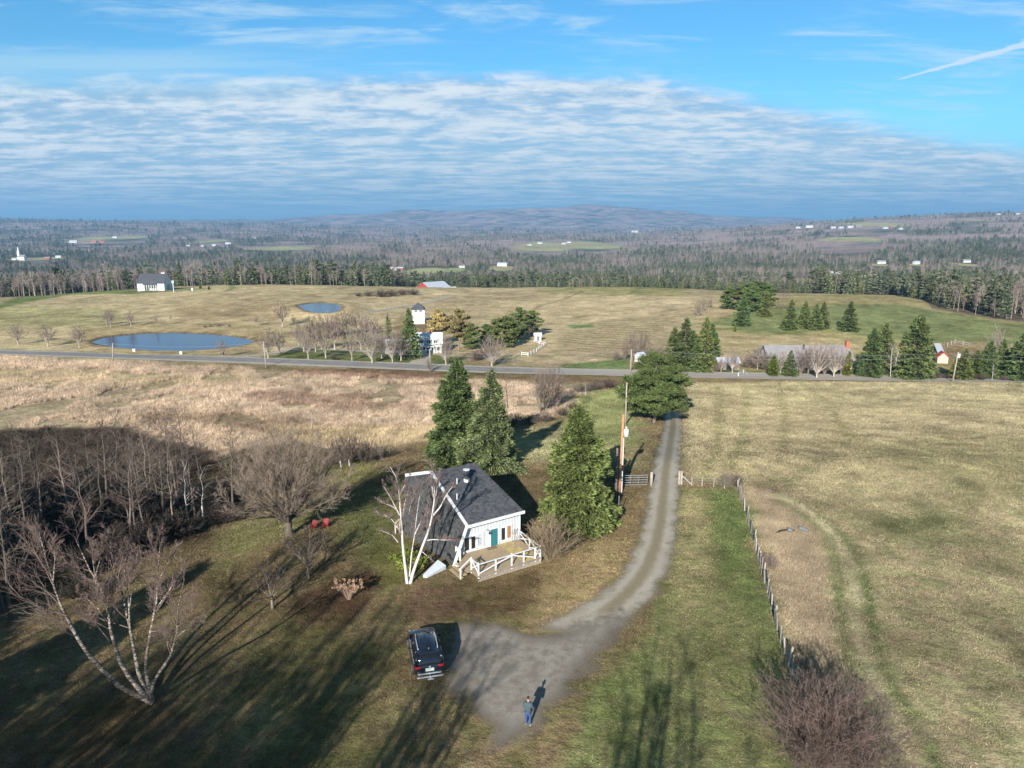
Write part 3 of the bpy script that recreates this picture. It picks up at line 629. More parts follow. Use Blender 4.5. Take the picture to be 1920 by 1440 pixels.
# ------------------------------------------------------------------ plant building kit
def tubes(Pl, Rl, n):
    """tubes along many polylines of equal length: P (m,k,3), R (m,k)"""
    P = np.asarray(Pl, float); Rr = np.asarray(Rl, float); m, k, _ = P.shape
    T = np.gradient(P, axis=1); T /= np.linalg.norm(T, axis=2, keepdims=True) + 1e-9
    ref = np.where(np.abs(T[:, :1, 2:3]) > .85, np.array([1., 0.2, 0]), np.array([0, 0.1, 1.])); ref = np.broadcast_to(ref, T.shape)
    A = np.cross(T, ref); A /= np.linalg.norm(A, axis=2, keepdims=True) + 1e-9; B = np.cross(T, A)
    th = np.arange(n) * 2 * math.pi / n
    V = P[:, :, None, :] + Rr[:, :, None, None] * (A[:, :, None, :] * np.cos(th)[None, None, :, None] + B[:, :, None, :] * np.sin(th)[None, None, :, None])
    base = (np.arange(m)[:, None, None] * k + np.arange(k - 1)[None, :, None]) * n
    a = np.arange(n)[None, None, :]; b = (np.arange(n) + 1)[None, None, :] % n
    F = np.stack([base + a, base + b, base + n + b, base + n + a], -1).reshape(-1, 4)
    return V.reshape(-1, 3), F
class Geo:
    def __init__(s): s.V = []; s.F3 = []; s.F4 = []; s.n = 0; s.sh = []
    def put(s, V, F, shade=1.0):
        V = np.asarray(V, float); F = np.asarray(F)
        (s.F4 if F.shape[1] == 4 else s.F3).append(F + s.n); s.V.append(V); s.n += len(V)
        s.sh.append(np.broadcast_to(np.asarray(shade, float), (len(V),)))
    def mesh(s, name, m, smooth=False):
        F = [np.concatenate(f) for f in (s.F3, s.F4) if f]
        return np_mesh(name, np.concatenate(s.V), F, [m], smooth=smooth, attrs={'shade': ('FLOAT', 'POINT', np.concatenate(s.sh))})
def unit(v): return v / (np.linalg.norm(v, axis=-1, keepdims=True) + 1e-9)
def grow(rg, P, Rr, spec):
    """one generation of branches on the polylines P (m,k,3) with radii Rr"""
    m, k, _ = P.shape; n = spec['n']
    par = np.repeat(np.arange(m), n)
    t = spec.get('t0', .25) + (spec.get('t1', 1.) - spec.get('t0', .25)) * ((np.tile(np.arange(n), m) + rg.random(m * n)) / n)
    f = t * (k - 1); i = np.clip(f.astype(int), 0, k - 2); w = (f - i)[:, None]
    p0 = P[par, i] * (1 - w) + P[par, i + 1] * w; tg = unit(P[par, i + 1] - P[par, i])
    r0 = Rr[par, i] * (1 - w[:, 0]) + Rr[par, i + 1] * w[:, 0]
    Lp = np.linalg.norm(np.diff(P, axis=1), axis=2).sum(1)[par]
    q = rg.normal(size=(len(par), 3)); q = unit(q - (q * tg).sum(1)[:, None] * tg)
    a = np.radians(rg.uniform(*spec['ang'], len(par)))[:, None]
    d = unit(tg * np.cos(a) + q * np.sin(a))
    L = Lp * rg.uniform(*spec['len'], len(par)) * (1 - spec.get('taper', .5) * t)
    L = np.maximum(L, spec.get('minl', .05))
    kk = spec.get('k', 4); out = np.zeros((len(par), kk, 3)); out[:, 0] = p0; st = (L / (kk - 1))[:, None]
    for j in range(1, kk):
        d = unit(d + np.array([0, 0, spec.get('up', .1)]) + rg.normal(size=d.shape) * spec.get('wig', .12))
        out[:, j] = out[:, j - 1] + d * st
    ra = np.maximum(np.minimum(r0 * spec.get('rr', .6), L * spec.get('rl', .02)), spec.get('rmin', .006))
    rad_ = ra[:, None] * np.linspace(1, spec.get('tip', .35), kk)[None, :]
    return out, np.maximum(rad_, spec.get('rmin', .006) * .6)
def resample(pts, k):
    P = np.asarray(pts, float); s = np.r_[0, np.cumsum(np.linalg.norm(np.diff(P, axis=0), axis=1))]
    u = np.linspace(0, s[-1], k)
    return np.stack([np.interp(u, s, P[:, i]) for i in range(3)], 1)
def bare_geo(rg, trunks, radii, specs, kt=10, wood_levels=1, nside=(7, 5, 4, 3, 3)):
    """trunks: list of polylines; returns (wood geo, twig geo)"""
    P = np.stack([resample(t, kt) for t in trunks]); Rr = np.stack([np.interp(np.linspace(0, 1, kt), np.linspace(0, 1, len(r)), r) for r in radii])
    wood, twig = Geo(), Geo(); V, F = tubes(P, Rr, nside[0]); wood.put(V, F)
    for lv, sp in enumerate(specs):
        src = (P, Rr)
        P, Rr = grow(rg, *src, sp)
        V, F = tubes(P, Rr, nside[min(lv + 1, len(nside) - 1)])
        m = len(P); sh = np.repeat(rg.uniform(.75, 1.2, m), len(V) // m)
        (wood if lv < wood_levels else twig).put(V, F, sh)
    return wood, twig
def quads(rg, C, D, s, wid, sh, tri=False):
    """little leaf plates: centre C, long direction D, length s, width ratio wid"""
    m = len(C); q = rg.normal(size=(m, 3)); D = unit(D); q = unit(q - (q * D).sum(1)[:, None] * D)
    s = np.broadcast_to(s, (m,))[:, None]; a = C - D * s * .5; b = C + D * s * .5; h = q * s * wid * .5
    if tri:
        V = np.stack([a - h, a + h, b], 1).reshape(-1, 3); F = np.arange(m * 3).reshape(-1, 3); return V, F, np.repeat(sh, 3)
    mid = C - D * s * .1
    V = np.stack([a, mid - h, b, mid + h], 1).reshape(-1, 4 * 3).reshape(-1, 3); F = np.arange(m * 4).reshape(-1, 4)
    return V, F, np.repeat(sh, 4)
def conifer_geo(rg, h, r, nwh=26, per=9, dens=26, size=.34, wid=.45, base=.05, power=.85, el=(.55, -.25), droop=-.22, tipup=.16, gap=.12, ragged=.25, trunk_r=None, top=0.02, hang=.0, tri=False, side=.34, lobes=0., srange=(.62, 1.3)):
    wood, leaf = Geo(), Geo(); tr = trunk_r or h * .016
    k = 8; zz = np.linspace(0, h, k); lean = rg.normal(size=2) * .01 * h
    tp = np.stack([lean[0] * (zz / h) ** 2, lean[1] * (zz / h) ** 2, zz], 1); V, F = tubes(tp[None], (tr * (1 - .93 * zz / h))[None], 7); wood.put(V, F)
    B = []
    for i in range(nwh):
        t = base + (1 - base - top) * (i / (nwh - 1)); t2 = (t - base) / (1 - base)
        for j in range(per):
            if rg.random() < gap: continue
            tj = min(.995, t + rg.normal() * .012)
            L = r * max(.03, (1 - t2) ** power) * (1 - ragged * rg.random() ** 1.3) * (1 if t2 > .12 else .8 + 1.6 * t2)
            B.append((tj * h, rg.random() * 2 * math.pi, L, el[1] + (el[0] - el[1]) * t2 ** 1.2 + rg.normal() * .07))
    B = np.array(B); f = np.linspace(0, 1, 5)
    if lobes: B[:, 2] *= 1 + lobes * 2 * (fbm(np.cos(B[:, 1]) * 1.6 + B[:, 0] / h * 7 + 9, np.sin(B[:, 1]) * 1.6 + 5, 2, int(h * 10)) - .5)
    cx, cy = np.cos(B[:, 1]), np.sin(B[:, 1]); L = B[:, 2]
    def path(i, f):
        rr = L[i] * f; z = B[i, 0] + L[i] * (B[i, 3] * f + droop * f ** 2 + tipup * f ** 3.5)
        zz0 = B[i, 0] / h
        return np.stack([lean[0] * zz0 ** 2 + cx[i] * rr, lean[1] * zz0 ** 2 + cy[i] * rr, z], -1)
    bi = np.arange(len(B)); P = np.stack([path(bi, np.full(len(B), x)) for x in f], 1)
    V, F = tubes(P, (L * .014 + .006)[:, None] * np.linspace(1, .3, 5)[None], 3); wood.put(V, F, .8)
    ns = np.maximum(3, (L / r * dens * (1 + .6 * (1 - L / r))).astype(int)); idx = np.repeat(bi, ns)
    u = rg.random(len(idx)) ** .62; ff = .16 + .84 * u
    C = path(idx, ff); az = np.stack([cx[idx], cy[idx], np.zeros(len(idx))], 1); lt = np.stack([-cy[idx], cx[idx], np.zeros(len(idx))], 1)
    side_ = rg.normal(size=len(idx)) * side * L[idx] * (1.08 - ff) + rg.normal(size=len(idx)) * .05 * r
    C = C + lt * side_[:, None]; C[:, 2] += rg.normal(size=len(idx)) * .035 * r - np.abs(side_) * .15
    D = az * (.6 + .5 * rg.random(len(idx)))[:, None] + lt * (np.sign(side_) * (.35 + .5 * rg.random(len(idx))))[:, None] + rg.normal(size=(len(idx), 3)) * .28
    D[:, 2] += B[idx, 3] * .5 - hang * rg.random(len(idx))
    s = size * rg.uniform(.6, 1.35, len(idx)) * (.65 + .35 * np.minimum(1, L[idx] / (r * .5)))
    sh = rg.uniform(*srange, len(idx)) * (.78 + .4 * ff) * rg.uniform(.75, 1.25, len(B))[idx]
    V, F, S_ = quads(rg, C, D, s, wid, sh, tri); leaf.put(V, F, S_)
    # leader
    C = np.stack([rg.normal(size=30) * .03 * r + lean[0], rg.normal(size=30) * .03 * r + lean[1], h * (1 - .06 * rg.random(30))], 1)
    V, F, S_ = quads(rg, C, rg.normal(size=(30, 3)) * .5 + np.array([0, 0, 1.]), size * .8, wid, rg.uniform(.9, 1.3, 30), tri); leaf.put(V, F, S_)
    return wood, leaf
def clump_leaves(rg, clumps, per, size, wid=.5, up=.3, shell=.5, tri=False, flat=1.0):
    """leaf plates through a set of clumps (x,y,z,rx,rz)"""
    leaf = Geo(); c = np.asarray(clumps, float)
    n = np.maximum(4, (per * (c[:, 3] ** 2) / np.mean(c[:, 3] ** 2))).astype(int); i = np.repeat(np.arange(len(c)), n)
    d = unit(rg.normal(size=(len(i), 3))); rr = (shell + (1 - shell) * rg.random(len(i))) ** .8 * rg.uniform(.75, 1.1, len(i))
    C = c[i, :3] + d * np.stack([c[i, 3], c[i, 3], c[i, 4]], 1) * rr[:, None]
    D = d * .8 + rg.normal(size=d.shape) * .6; D[:, 2] = D[:, 2] * flat + up
    tone = rg.uniform(.75, 1.2, len(c))
    V, F, S_ = quads(rg, C, D, size * rg.uniform(.6, 1.4, len(i)), wid, tone[i] * rg.uniform(.7, 1.3, len(i)), tri); leaf.put(V, F, S_)
    return leaf
# ---- materials of plants
def leaf_mat(name, col, objvar=.18, rough=.75, trans=0.):
    m, t, b = new_mat(name)
    a = t.N('ShaderNodeAttribute', attribute_name='shade').outputs['Fac']; o = t.N('ShaderNodeObjectInfo').outputs['Random']
    n = t.noise(t.N('ShaderNodeTexCoord').outputs['Object'], .8, 3)
    v = t.M('MULTIPLY', a, t.M('MULTIPLY', t.ramp(o, 0, 1, 1 - objvar, 1 + objvar, False), t.ramp(n, .3, .7, .8, 1.2, False)))
    c = t.N('ShaderNodeVectorMath', operation='SCALE', i_0=tuple(col), i_Scale=v).outputs[0]
    hs = t.N('ShaderNodeHueSaturation', i_Hue=t.ramp(t.M('FRACT', t.M('MULTIPLY', o, 7.31)), 0, 1, .475, .52, False), i_Saturation=1., i_Value=1., i_Color=c, i_Fac=1.)
    t.l.new(hs.outputs[0], b.inputs['Base Color']); b.inputs['Roughness'].default_value = rough; b.inputs['Specular IOR Level'].default_value = .15
    return m
M_SPRUCE = leaf_mat('spruce needles', (.112, .140, .042)); M_SPRUCE2 = leaf_mat('blue green spruce needles', (.100, .135, .046))
M_PINE = leaf_mat('pine needles', (.110, .145, .046)); M_CEDAR = leaf_mat('cedar sprays', (.135, .160, .030))
M_FARCON = leaf_mat('woodland conifer needles', (.112, .128, .074), .35)
M_OLIVE = leaf_mat('loose evergreen needles', (.132, .148, .060)); M_SHRUBG = leaf_mat('broad evergreen leaves', (.17, .20, .035))
M_TWIG = leaf_mat('grey brown twigs', (.235, .185, .145), .2, .9); M_TWIGR = leaf_mat('reddish twigs', (.200, .145, .122), .2, .9)
M_TWIGP = leaf_mat('pinkish grey twigs', (.275, .215, .178), .2, .9); M_TWIGB = leaf_mat('brown thicket twigs', (.185, .140, .110), .1, .9); M_TWIGM = leaf_mat('warm maple twigs', (.265, .195, .155), .1, .9); M_UNDER = leaf_mat('shade painted undergrowth twigs', (.07, .056, .046), .2, .9); M_TWIGD = leaf_mat('dark twigs', (.130, .100, .080), .2, .9)  # undergrowth twigs coloured darker to carry the shade of the wood
M_TWIGF = leaf_mat('woodland twigs', (.270, .220, .190), .3, .9); M_GOLD = leaf_mat('golden willow shoots', (.40, .28, .125), .1, .9)
M_HYD = leaf_mat('dried flower heads', (.46, .34, .20), .1, .9); M_TAWNY = leaf_mat('dry tan stalks', (.34, .26, .17), .2, .9)
M_BARK = leaf_mat('grey brown bark', (.26, .21, .165), .15, .9); M_BARKD = leaf_mat('dark bark', (.13, .105, .085), .2, .9); M_BARKL = leaf_mat('pale grey bark', (.42, .36, .30), .15, .9)
def birch_mat(name, white, dark, scale, thr):
    m, t, b = new_mat(name); g = t.N('ShaderNodeTexCoord').outputs['Object']
    sc = t.N('ShaderNodeVectorMath', operation='MULTIPLY', i_0=g, i_1=(.6, .6, 2.6)).outputs[0]
    n = t.noise(sc, scale, 5, .65); n2 = t.noise(g, scale * .25, 3)
    c = t.mix(t.ramp(t.M('ADD', n, t.M('MULTIPLY', n2, .3)), thr, thr + .1), white, dark)
    t.l.new(c, b.inputs['Base Color']); b.inputs['Roughness'].default_value = .8; b.inputs['Specular IOR Level'].default_value = .15
    return m
M_BIRCH = birch_mat('white birch bark', (.60, .56, .53), (.16, .12, .10), 3.2, .76)
M_BIRCHD = birch_mat('peeling birch bark', (.42, .36, .30), (.10, .075, .06), 5.0, .57)
# ---- things
def tree_thing(name, loc, parts, label, cat='tree', group=None, rz=0):
    """parts: (part name, mesh)"""
    r = empty(name, loc, rz, label, cat, group)
    for pn, me in parts: link(pn, me, r)
    return r
def copy_tree(src, loc, rz, sc, label=None, group=None):
    r = src.copy(); COL.objects.link(r); r.location = loc; r.rotation_euler = (0, 0, rz); r.scale = sc if hasattr(sc, '__len__') else (sc, sc, sc)
    if label: r['label'] = label
    if group: r['group'] = group
    elif 'group' in r and group is None and label: del r['group']
    for ch in src.children:
        c = ch.copy(); COL.objects.link(c); c.parent = r
    return r
# ------------------------------------------------------------------ kinds of trees (meshes shared by copies)
def rg(s): return np.random.default_rng(s)
KIND = {}
def kind(key, name, parts): KIND[key] = (name, parts, None)
def make(key, loc, label, h=None, group=None, rz=None, cat='tree', wx=1.0, sink=.1):
    """put one tree of a kind; h = wanted height"""
    name, parts, h0 = KIND[key]
    if h0 is None:
        h0 = max(max(v.co.z for v in me.vertices) for _, me in parts); KIND[key] = (name, parts, h0)
    s = (h / h0) if h else 1.0
    r = empty(name, (loc[0], loc[1], loc[2] - sink), rnd.random() * 6.28 if rz is None else rz, label, cat, group); r.scale = (s * wx, s * wx, s)
    for pn, me in parts: link(pn, me, r)
    return r
def gn(px, py, dx=0): return G(px, py)
def hpx(base, top_py):
    """height of an upright thing standing at base whose top shows at row top_py"""
    dy, dz = ray(960, top_py)[1:]
    return CAM_H + dz / dy * base[1] - base[2]
# conifers
def reg_con(key, seed, m, bark=M_BARKD, name='spruce_tree', **kw):
    w, l = conifer_geo(rg(seed), **kw); kind(key, name, [('trunk', w.mesh('trunk', bark, True)), ('crown', l.mesh('crown', m))])
reg_con('spruce_hero1', 1, M_SPRUCE, M_BARK, h=12.3, r=4.9, nwh=27, per=11, dens=520, size=.36, wid=.38, power=.70, ragged=.5, gap=.12, base=.02, lobes=.5, side=.26, srange=(.28, 1.65), droop=-.32, tipup=.22)
reg_con('spruce_hero2', 2, M_SPRUCE2, M_BARK, h=14, r=5.6, nwh=28, per=11, dens=520, size=.36, wid=.38, power=.78, ragged=.5, gap=.12, base=.03, lobes=.5, side=.26, srange=(.28, 1.65), droop=-.3, tipup=.2)
reg_con('spruce_hero3', 3, M_OLIVE, M_BARKL, h=13, r=6.0, nwh=25, per=9, dens=480, size=.36, wid=.36, power=1.0, ragged=.6, gap=.22, lobes=.5, side=.24, srange=(.28, 1.65), base=.04, droop=-.35)
reg_con('spruce_mid1', 4, M_SPRUCE2, h=12, r=4.0, nwh=22, per=9, dens=52, size=.55, wid=.5, power=.8)
reg_con('spruce_mid2', 5, M_SPRUCE, h=12, r=3.7, nwh=22, per=9, dens=50, size=.55, wid=.5, power=.7, ragged=.4)
reg_con('spruce_dense', 6, M_SPRUCE2, h=15, r=5.0, nwh=28, per=10, dens=64, size=.55, wid=.5, power=.55, ragged=.2, droop=-.3)
reg_con('cedar_mid', 7, M_CEDAR, name='cedar_tree', h=7, r=2.3, nwh=20, per=9, dens=22, size=.5, wid=.55, power=.7, el=(.9, .5), droop=0., base=.01)
reg_con('narrow_con', 8, M_SPRUCE2, h=11, r=1.9, nwh=24, per=7, dens=22, size=.5, wid=.5, power=.6, ragged=.5, gap=.25)
def pine_geo(seed, h, r, m, nb=40, per=60, size=.34, low=.25, padr=.20, zr=.45):
    g = rg(seed); k = 8; zz = np.linspace(0, h * .96, k)
    tp = np.stack([.25 * np.sin(zz * .5), .2 * np.cos(zz * .4) - .2, zz], 1); wood = Geo(); V, F = tubes(tp[None], (h * .022 * (1 - .85 * zz / zz[-1]))[None], 8); wood.put(V, F)
    B, cl = [], []
    for i in range(nb):
        t = low + (.97 - low) * (i + g.random()) / nb; az = i * 2.399 + g.normal() * .4
        prof = math.sin(math.pi * min(1, max(.05, (t - low) / (1 - low) * .80 + .20))) ** .75
        L = r * prof * g.uniform(.62, 1.08); e = g.uniform(-.02, .28) + .5 * max(0, t - .7)
        d = np.array([math.cos(az), math.sin(az), e]); p0 = np.array([0, 0, t * h])
        pts = [p0 + d * L * f + np.array([0, 0, .06 * L * f * f]) for f in np.linspace(0, 1, 5)]; B.append(pts)
        for f in np.linspace(.35, 1.02, max(2, int(L / 1.0) + 1)):
            for s in (-1, 0, 1):
                if s and g.random() < .35: continue
                lat = np.array([-d[1], d[0], 0]) * s * L * g.uniform(.12, .3)
                q = p0 + d * L * f + lat + np.array([0, 0, .1 + g.normal() * .15]); cl.append((*q, r * padr * g.uniform(.7, 1.25), r * padr * zr * g.uniform(.7, 1.3)))
    B = np.array(B); V, F = tubes(B, np.full((len(B), 5), h * .006) * np.linspace(1, .35, 5)[None], 4); wood.put(V, F)
    leaf = clump_leaves(g, cl, per, size, .38, up=.35, shell=.2)
    return wood, leaf
w, l = pine_geo(21, 11, 5.0, M_PINE, nb=46, per=150, size=.32, low=.16, padr=.18, zr=.6); kind('pine_hero', 'pine_tree', [('trunk', w.mesh('trunk', M_BARK, True)), ('crown', l.mesh('crown', M_PINE))])
w, l = pine_geo(22, 13, 4.6, M_PINE, nb=34, per=34, size=.75, low=.1); kind('pine_mid', 'pine_tree', [('trunk', w.mesh('trunk', M_BARKD, True)), ('crown', l.mesh('crown', M_PINE))])
w, l = pine_geo(23, 16, 3.6, M_FARCON, nb=20, per=22, size=.85, low=.5); kind('pine_tall', 'pine_tree', [('trunk', w.mesh('trunk', M_BARK, True)), ('crown', l.mesh('crown', M_OLIVE))])
# bare trees
def reg_bare(key, seed, trunks, radii, specs, bark, tw, name='bare_tree', wl=1, kt=10):
    w, l = bare_geo(rg(seed), trunks, radii, specs, kt, wl); kind(key, name, [('trunk', w.mesh('trunk', bark, True)), ('crown', l.mesh('crown', tw))])
def fan(seed, n, h, r, stem=1.5, r0=.22, curve=.4):
    """trunks that leave one short stem and fan out into a round crown"""
    g = rg(seed); out, rr = [], []
    out.append([(0, 0, 0), (0.02, .03, stem * .6), (.03, .02, stem)]); rr.append([r0 * 1.3, r0, r0 * .95])
    for i in range(n):
        az = i * 2.399 + g.normal() * .25; q = ((i + .5) / n) ** .6; R_ = r * q * g.uniform(.82, 1.08); H_ = h * (1 - .42 * q ** 2) * g.uniform(.9, 1.02)
        c, s = math.cos(az), math.sin(az); z0 = stem * g.uniform(.75, 1.0)
        out.append([(0, 0, z0), (c * R_ * .22, s * R_ * .22, z0 + (H_ - z0) * .22), (c * R_ * .56, s * R_ * .56, z0 + (H_ - z0) * .55), (c * R_ * .86, s * R_ * .86, z0 + (H_ - z0) * .82), (c * R_, s * R_, H_)])
        rr.append([r0 * .5, r0 * .36, r0 * .2, r0 * .1, r0 * .04])
    return out, rr
tw1 = dict(n=10, t0=.2, ang=(22, 48), len=(.30, .55), taper=.55, up=.10, wig=.10, rr=.6, rl=.014, k=5, rmin=.014)
tw2 = dict(n=6, t0=.15, ang=(20, 50), len=(.30, .60), taper=.4, up=.10, wig=.12, rr=.6, rl=.012, k=4, rmin=.010)
tw3 = dict(n=5, t0=.10, ang=(18, 50), len=(.35, .65), taper=.3, up=.12, wig=.14, rr=.6, rl=.012, k=3, rmin=.008)
t_, r_ = fan(31, 34, 10.2, 5.9, 1.8, .30); reg_bare('maple_hero', 31, t_, r_, [tw1, dict(tw2, n=8, rmin=.012), dict(tw3, n=6, rmin=.010)], M_BARKD, M_TWIGM, wl=1)
def straight(seed, h, lean=.05, wob=.25):
    g = rg(seed); a = g.normal(size=2) * lean * h
    return [(a[0] * t ** 1.5 + g.normal() * wob * t, a[1] * t ** 1.5 + g.normal() * wob * t, h * t) for t in np.linspace(0, 1, 7)]
def wood_specs(n=22, t0=.3, ln=(.22, .42), up=.08, rm=.016, n2=6, n3=4):
    return [dict(n=n, t0=t0, ang=(35, 70), len=ln, taper=.55, up=up, wig=.13, rr=.5, rl=.016, k=5, rmin=rm * 1.2), dict(n=n2, t0=.2, ang=(25, 55), len=(.3, .6), taper=.4, up=up, wig=.15, rr=.6, rl=.014, k=4, rmin=rm), dict(n=n3, t0=.15, ang=(20, 55), len=(.35, .7), taper=.3, up=up, wig=.16, rr=.6, rl=.014, k=3, rmin=rm * .8)]
for i in range(4):
    h = 11 + i; reg_bare('wood%d' % i, 40 + i, [straight(40 + i, h)], [[.17, .13, .09, .05, .02]], wood_specs(18, .28, n2=5, n3=3), M_BARK if i == 3 else M_BARKD, M_TWIG if i == 1 else M_TWIGD, wl=1)
for i in range(2):
    h = 16; reg_bare('shade%d' % i, 140 + i, [straight(140 + i, h, .02), [(0, 0, 4), (.7, .4, 8), (1.1, .8, 14)]], [[.26, .22, .16, .09, .04], [.13, .10, .05]], wood_specs(16, .4, (.14, .28), n2=6, n3=4, rm=.018), M_BARK, M_TWIGD, wl=1)
for i in range(2):
    reg_bare('thin%d' % i, 50 + i, [straight(50 + i, 9, .08, .3)], [[.09, .07, .045, .015]], wood_specs(16, .25, (.15, .30)), M_BIRCH, M_TWIG, wl=1)
for i in range(3):   # round topped field trees
    t_, r_ = fan(60 + i, 13, 8.5, 3.6, 1.9, .20); reg_bare('round%d' % i, 60 + i, t_, r_, [dict(tw1, n=7, rmin=.03), dict(tw2, n=5, rmin=.026), dict(tw3, n=3, rmin=.022)], M_BARKL, [M_TWIGP, M_TWIG, M_TWIGR][i], wl=0)
t_, r_ = fan(66, 22, 9.5, 5.6, 1.4, .26); reg_bare('wide0', 66, t_, r_, [dict(tw1, n=7, rmin=.03), dict(tw2, n=5, rmin=.026), dict(tw3, n=3, rmin=.02)], M_BARKL, M_TWIG, wl=1)
t_, r_ = fan(67, 14, 8.0, 3.0, .3, .14); reg_bare('clump0', 67, t_, r_, [dict(tw1, n=8, rmin=.024), dict(tw2, n=5, rmin=.02), dict(tw3, n=3, rmin=.018)], M_BARK, M_TWIG, wl=0)
def shrub(key, seed, n, h, r, m, m2, name='shrub', rm=.008, s1=8, s2=6, s3=4, stem=.05, r0=.04):
    t_, r_ = fan(seed, n, h, r, stem, r0)
    w, l = bare_geo(rg(seed), t_[1:], r_[1:], [dict(tw1, n=s1, t0=.1, rmin=rm * 1.3, wig=.16), dict(tw2, n=s2, rmin=rm, wig=.18), dict(tw3, n=s3, rmin=rm * .8, wig=.2)], 8, 0)
    kind(key, name, [('stem', w.mesh('stem', m, True)), ('crown', l.mesh('crown', m2))])
shrub('shrub_deck', 71, 40, 2.9, 1.9, M_TAWNY, M_TAWNY, s1=6, s2=5, s3=3)
shrub('shrub_big', 72, 150, 4.2, 3.4, M_TWIGB, M_TWIGB, s1=8, s2=5, s3=4, rm=.007)
shrub('shrub_mid', 73, 30, 3.0, 2.2, M_TWIG, M_TWIG, rm=.016, s1=7, s2=4, s3=3)
shrub('shrub_dark', 74, 30, 2.6, 2.4, M_TWIGD, M_TWIGD, rm=.016, s1=7, s2=5, s3=3)
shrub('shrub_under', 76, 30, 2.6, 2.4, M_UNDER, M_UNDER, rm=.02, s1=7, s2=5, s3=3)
shrub('shrub_red', 75, 30, 2.4, 2.2, M_TWIGR, M_TWIGR, rm=.016, s1=7, s2=5, s3=3)
# far kinds: single light meshes, trunk and crown in one
def far_bare(seed, h, tw, bark):
    g = rg(seed); geo = Geo(); P = np.array([straight(seed, h, .03, .15)]); V, F = tubes(P, np.linspace(.16, .03, 7)[None], 4); geo.put(V, F, 1.5)
    P1, R1 = grow(g, resample(P[0], 8)[None], np.linspace(.16, .03, 8)[None], dict(n=15, t0=.3, ang=(30, 60), len=(.2, .36), taper=.5, up=.12, wig=.1, rl=.02, k=3, rmin=.05)); V, F = tubes(P1, R1, 3); geo.put(V, F, 1.1)
    n = 190; pi = g.integers(0, len(P1), n); t = g.random(n)[:, None]; C = P1[pi, 1] * (1 - t) + P1[pi, 2] * t + g.normal(size=(n, 3)) * .5
    V, F, S_ = quads(g, C, g.normal(size=(n, 3)) * .5 + np.array([0, 0, .8]), g.uniform(.7, 1.6, n), .09, g.uniform(.7, 1.2, n), True); geo.put(V, F, S_)
    return geo.mesh('bare_tree', tw)
def far_con(seed, h, r, m, pw=.7):
    w, l = conifer_geo(rg(seed), h, r, nwh=11, per=6, dens=9, size=1.25, wid=.6, power=pw, ragged=.4, gap=.1, base=.12)
    return l.mesh('conifer_tree', m)
def far_pine(seed, h, r, m):
    w, l = pine_geo(seed, h, r, m, nb=12, per=12, size=1.3, low=.45, padr=.3); 
    return l.mesh('conifer_tree', m)
FARB = [far_bare(81, 12, M_TWIGF, M_BARK), far_bare(82, 14, M_TWIGF, M_BARK), far_bare(83, 11, M_TWIGP, M_BARK), far_bare(84, 13, M_TWIGF, M_BARK)]
FARC = [far_con(85, 13, 2.7, M_FARCON), far_con(86, 15, 3.1, M_FARCON, .6), far_con(87, 11, 2.6, M_OLIVE), far_pine(88, 15, 3.6, M_FARCON)]
# ------------------------------------------------------------------ birches drawn limb by limb
def limb(pts, D0, D1, seed, bulge=0.):
    """3-D limb whose points show at the given pixels; its distance runs from D0 to D1"""
    n = len(pts); g = rg(seed)
    return [atD(px, py, D0 + (D1 - D0) * i / (n - 1) + g.normal() * .06) for i, (px, py) in enumerate(pts)]
def birch(name, base, limbs, label, specs, bark, tw, wl=0):
    b = G(*base); tr, rr = [], []
    for pts, dD, r0, r1, sd in limbs:
        L = limb(pts, b.y + dD[0], b.y + dD[1], sd); tr.append([tuple(p - b) for p in L]); rr.append(list(np.linspace(r0, r1, len(L))))
    w, l = bare_geo(rg(len(limbs)), tr, rr, specs, 12, wl, (8, 5, 4, 3, 3))
    r = empty(name, (b.x, b.y, b.z), 0, label, 'tree'); link('trunk', w.mesh('trunk', bark, True), r); link('crown', l.mesh('crown', tw), r); return r
Z = lambda pts: [(x * .375, 900 + y * .375) for x, y in pts]
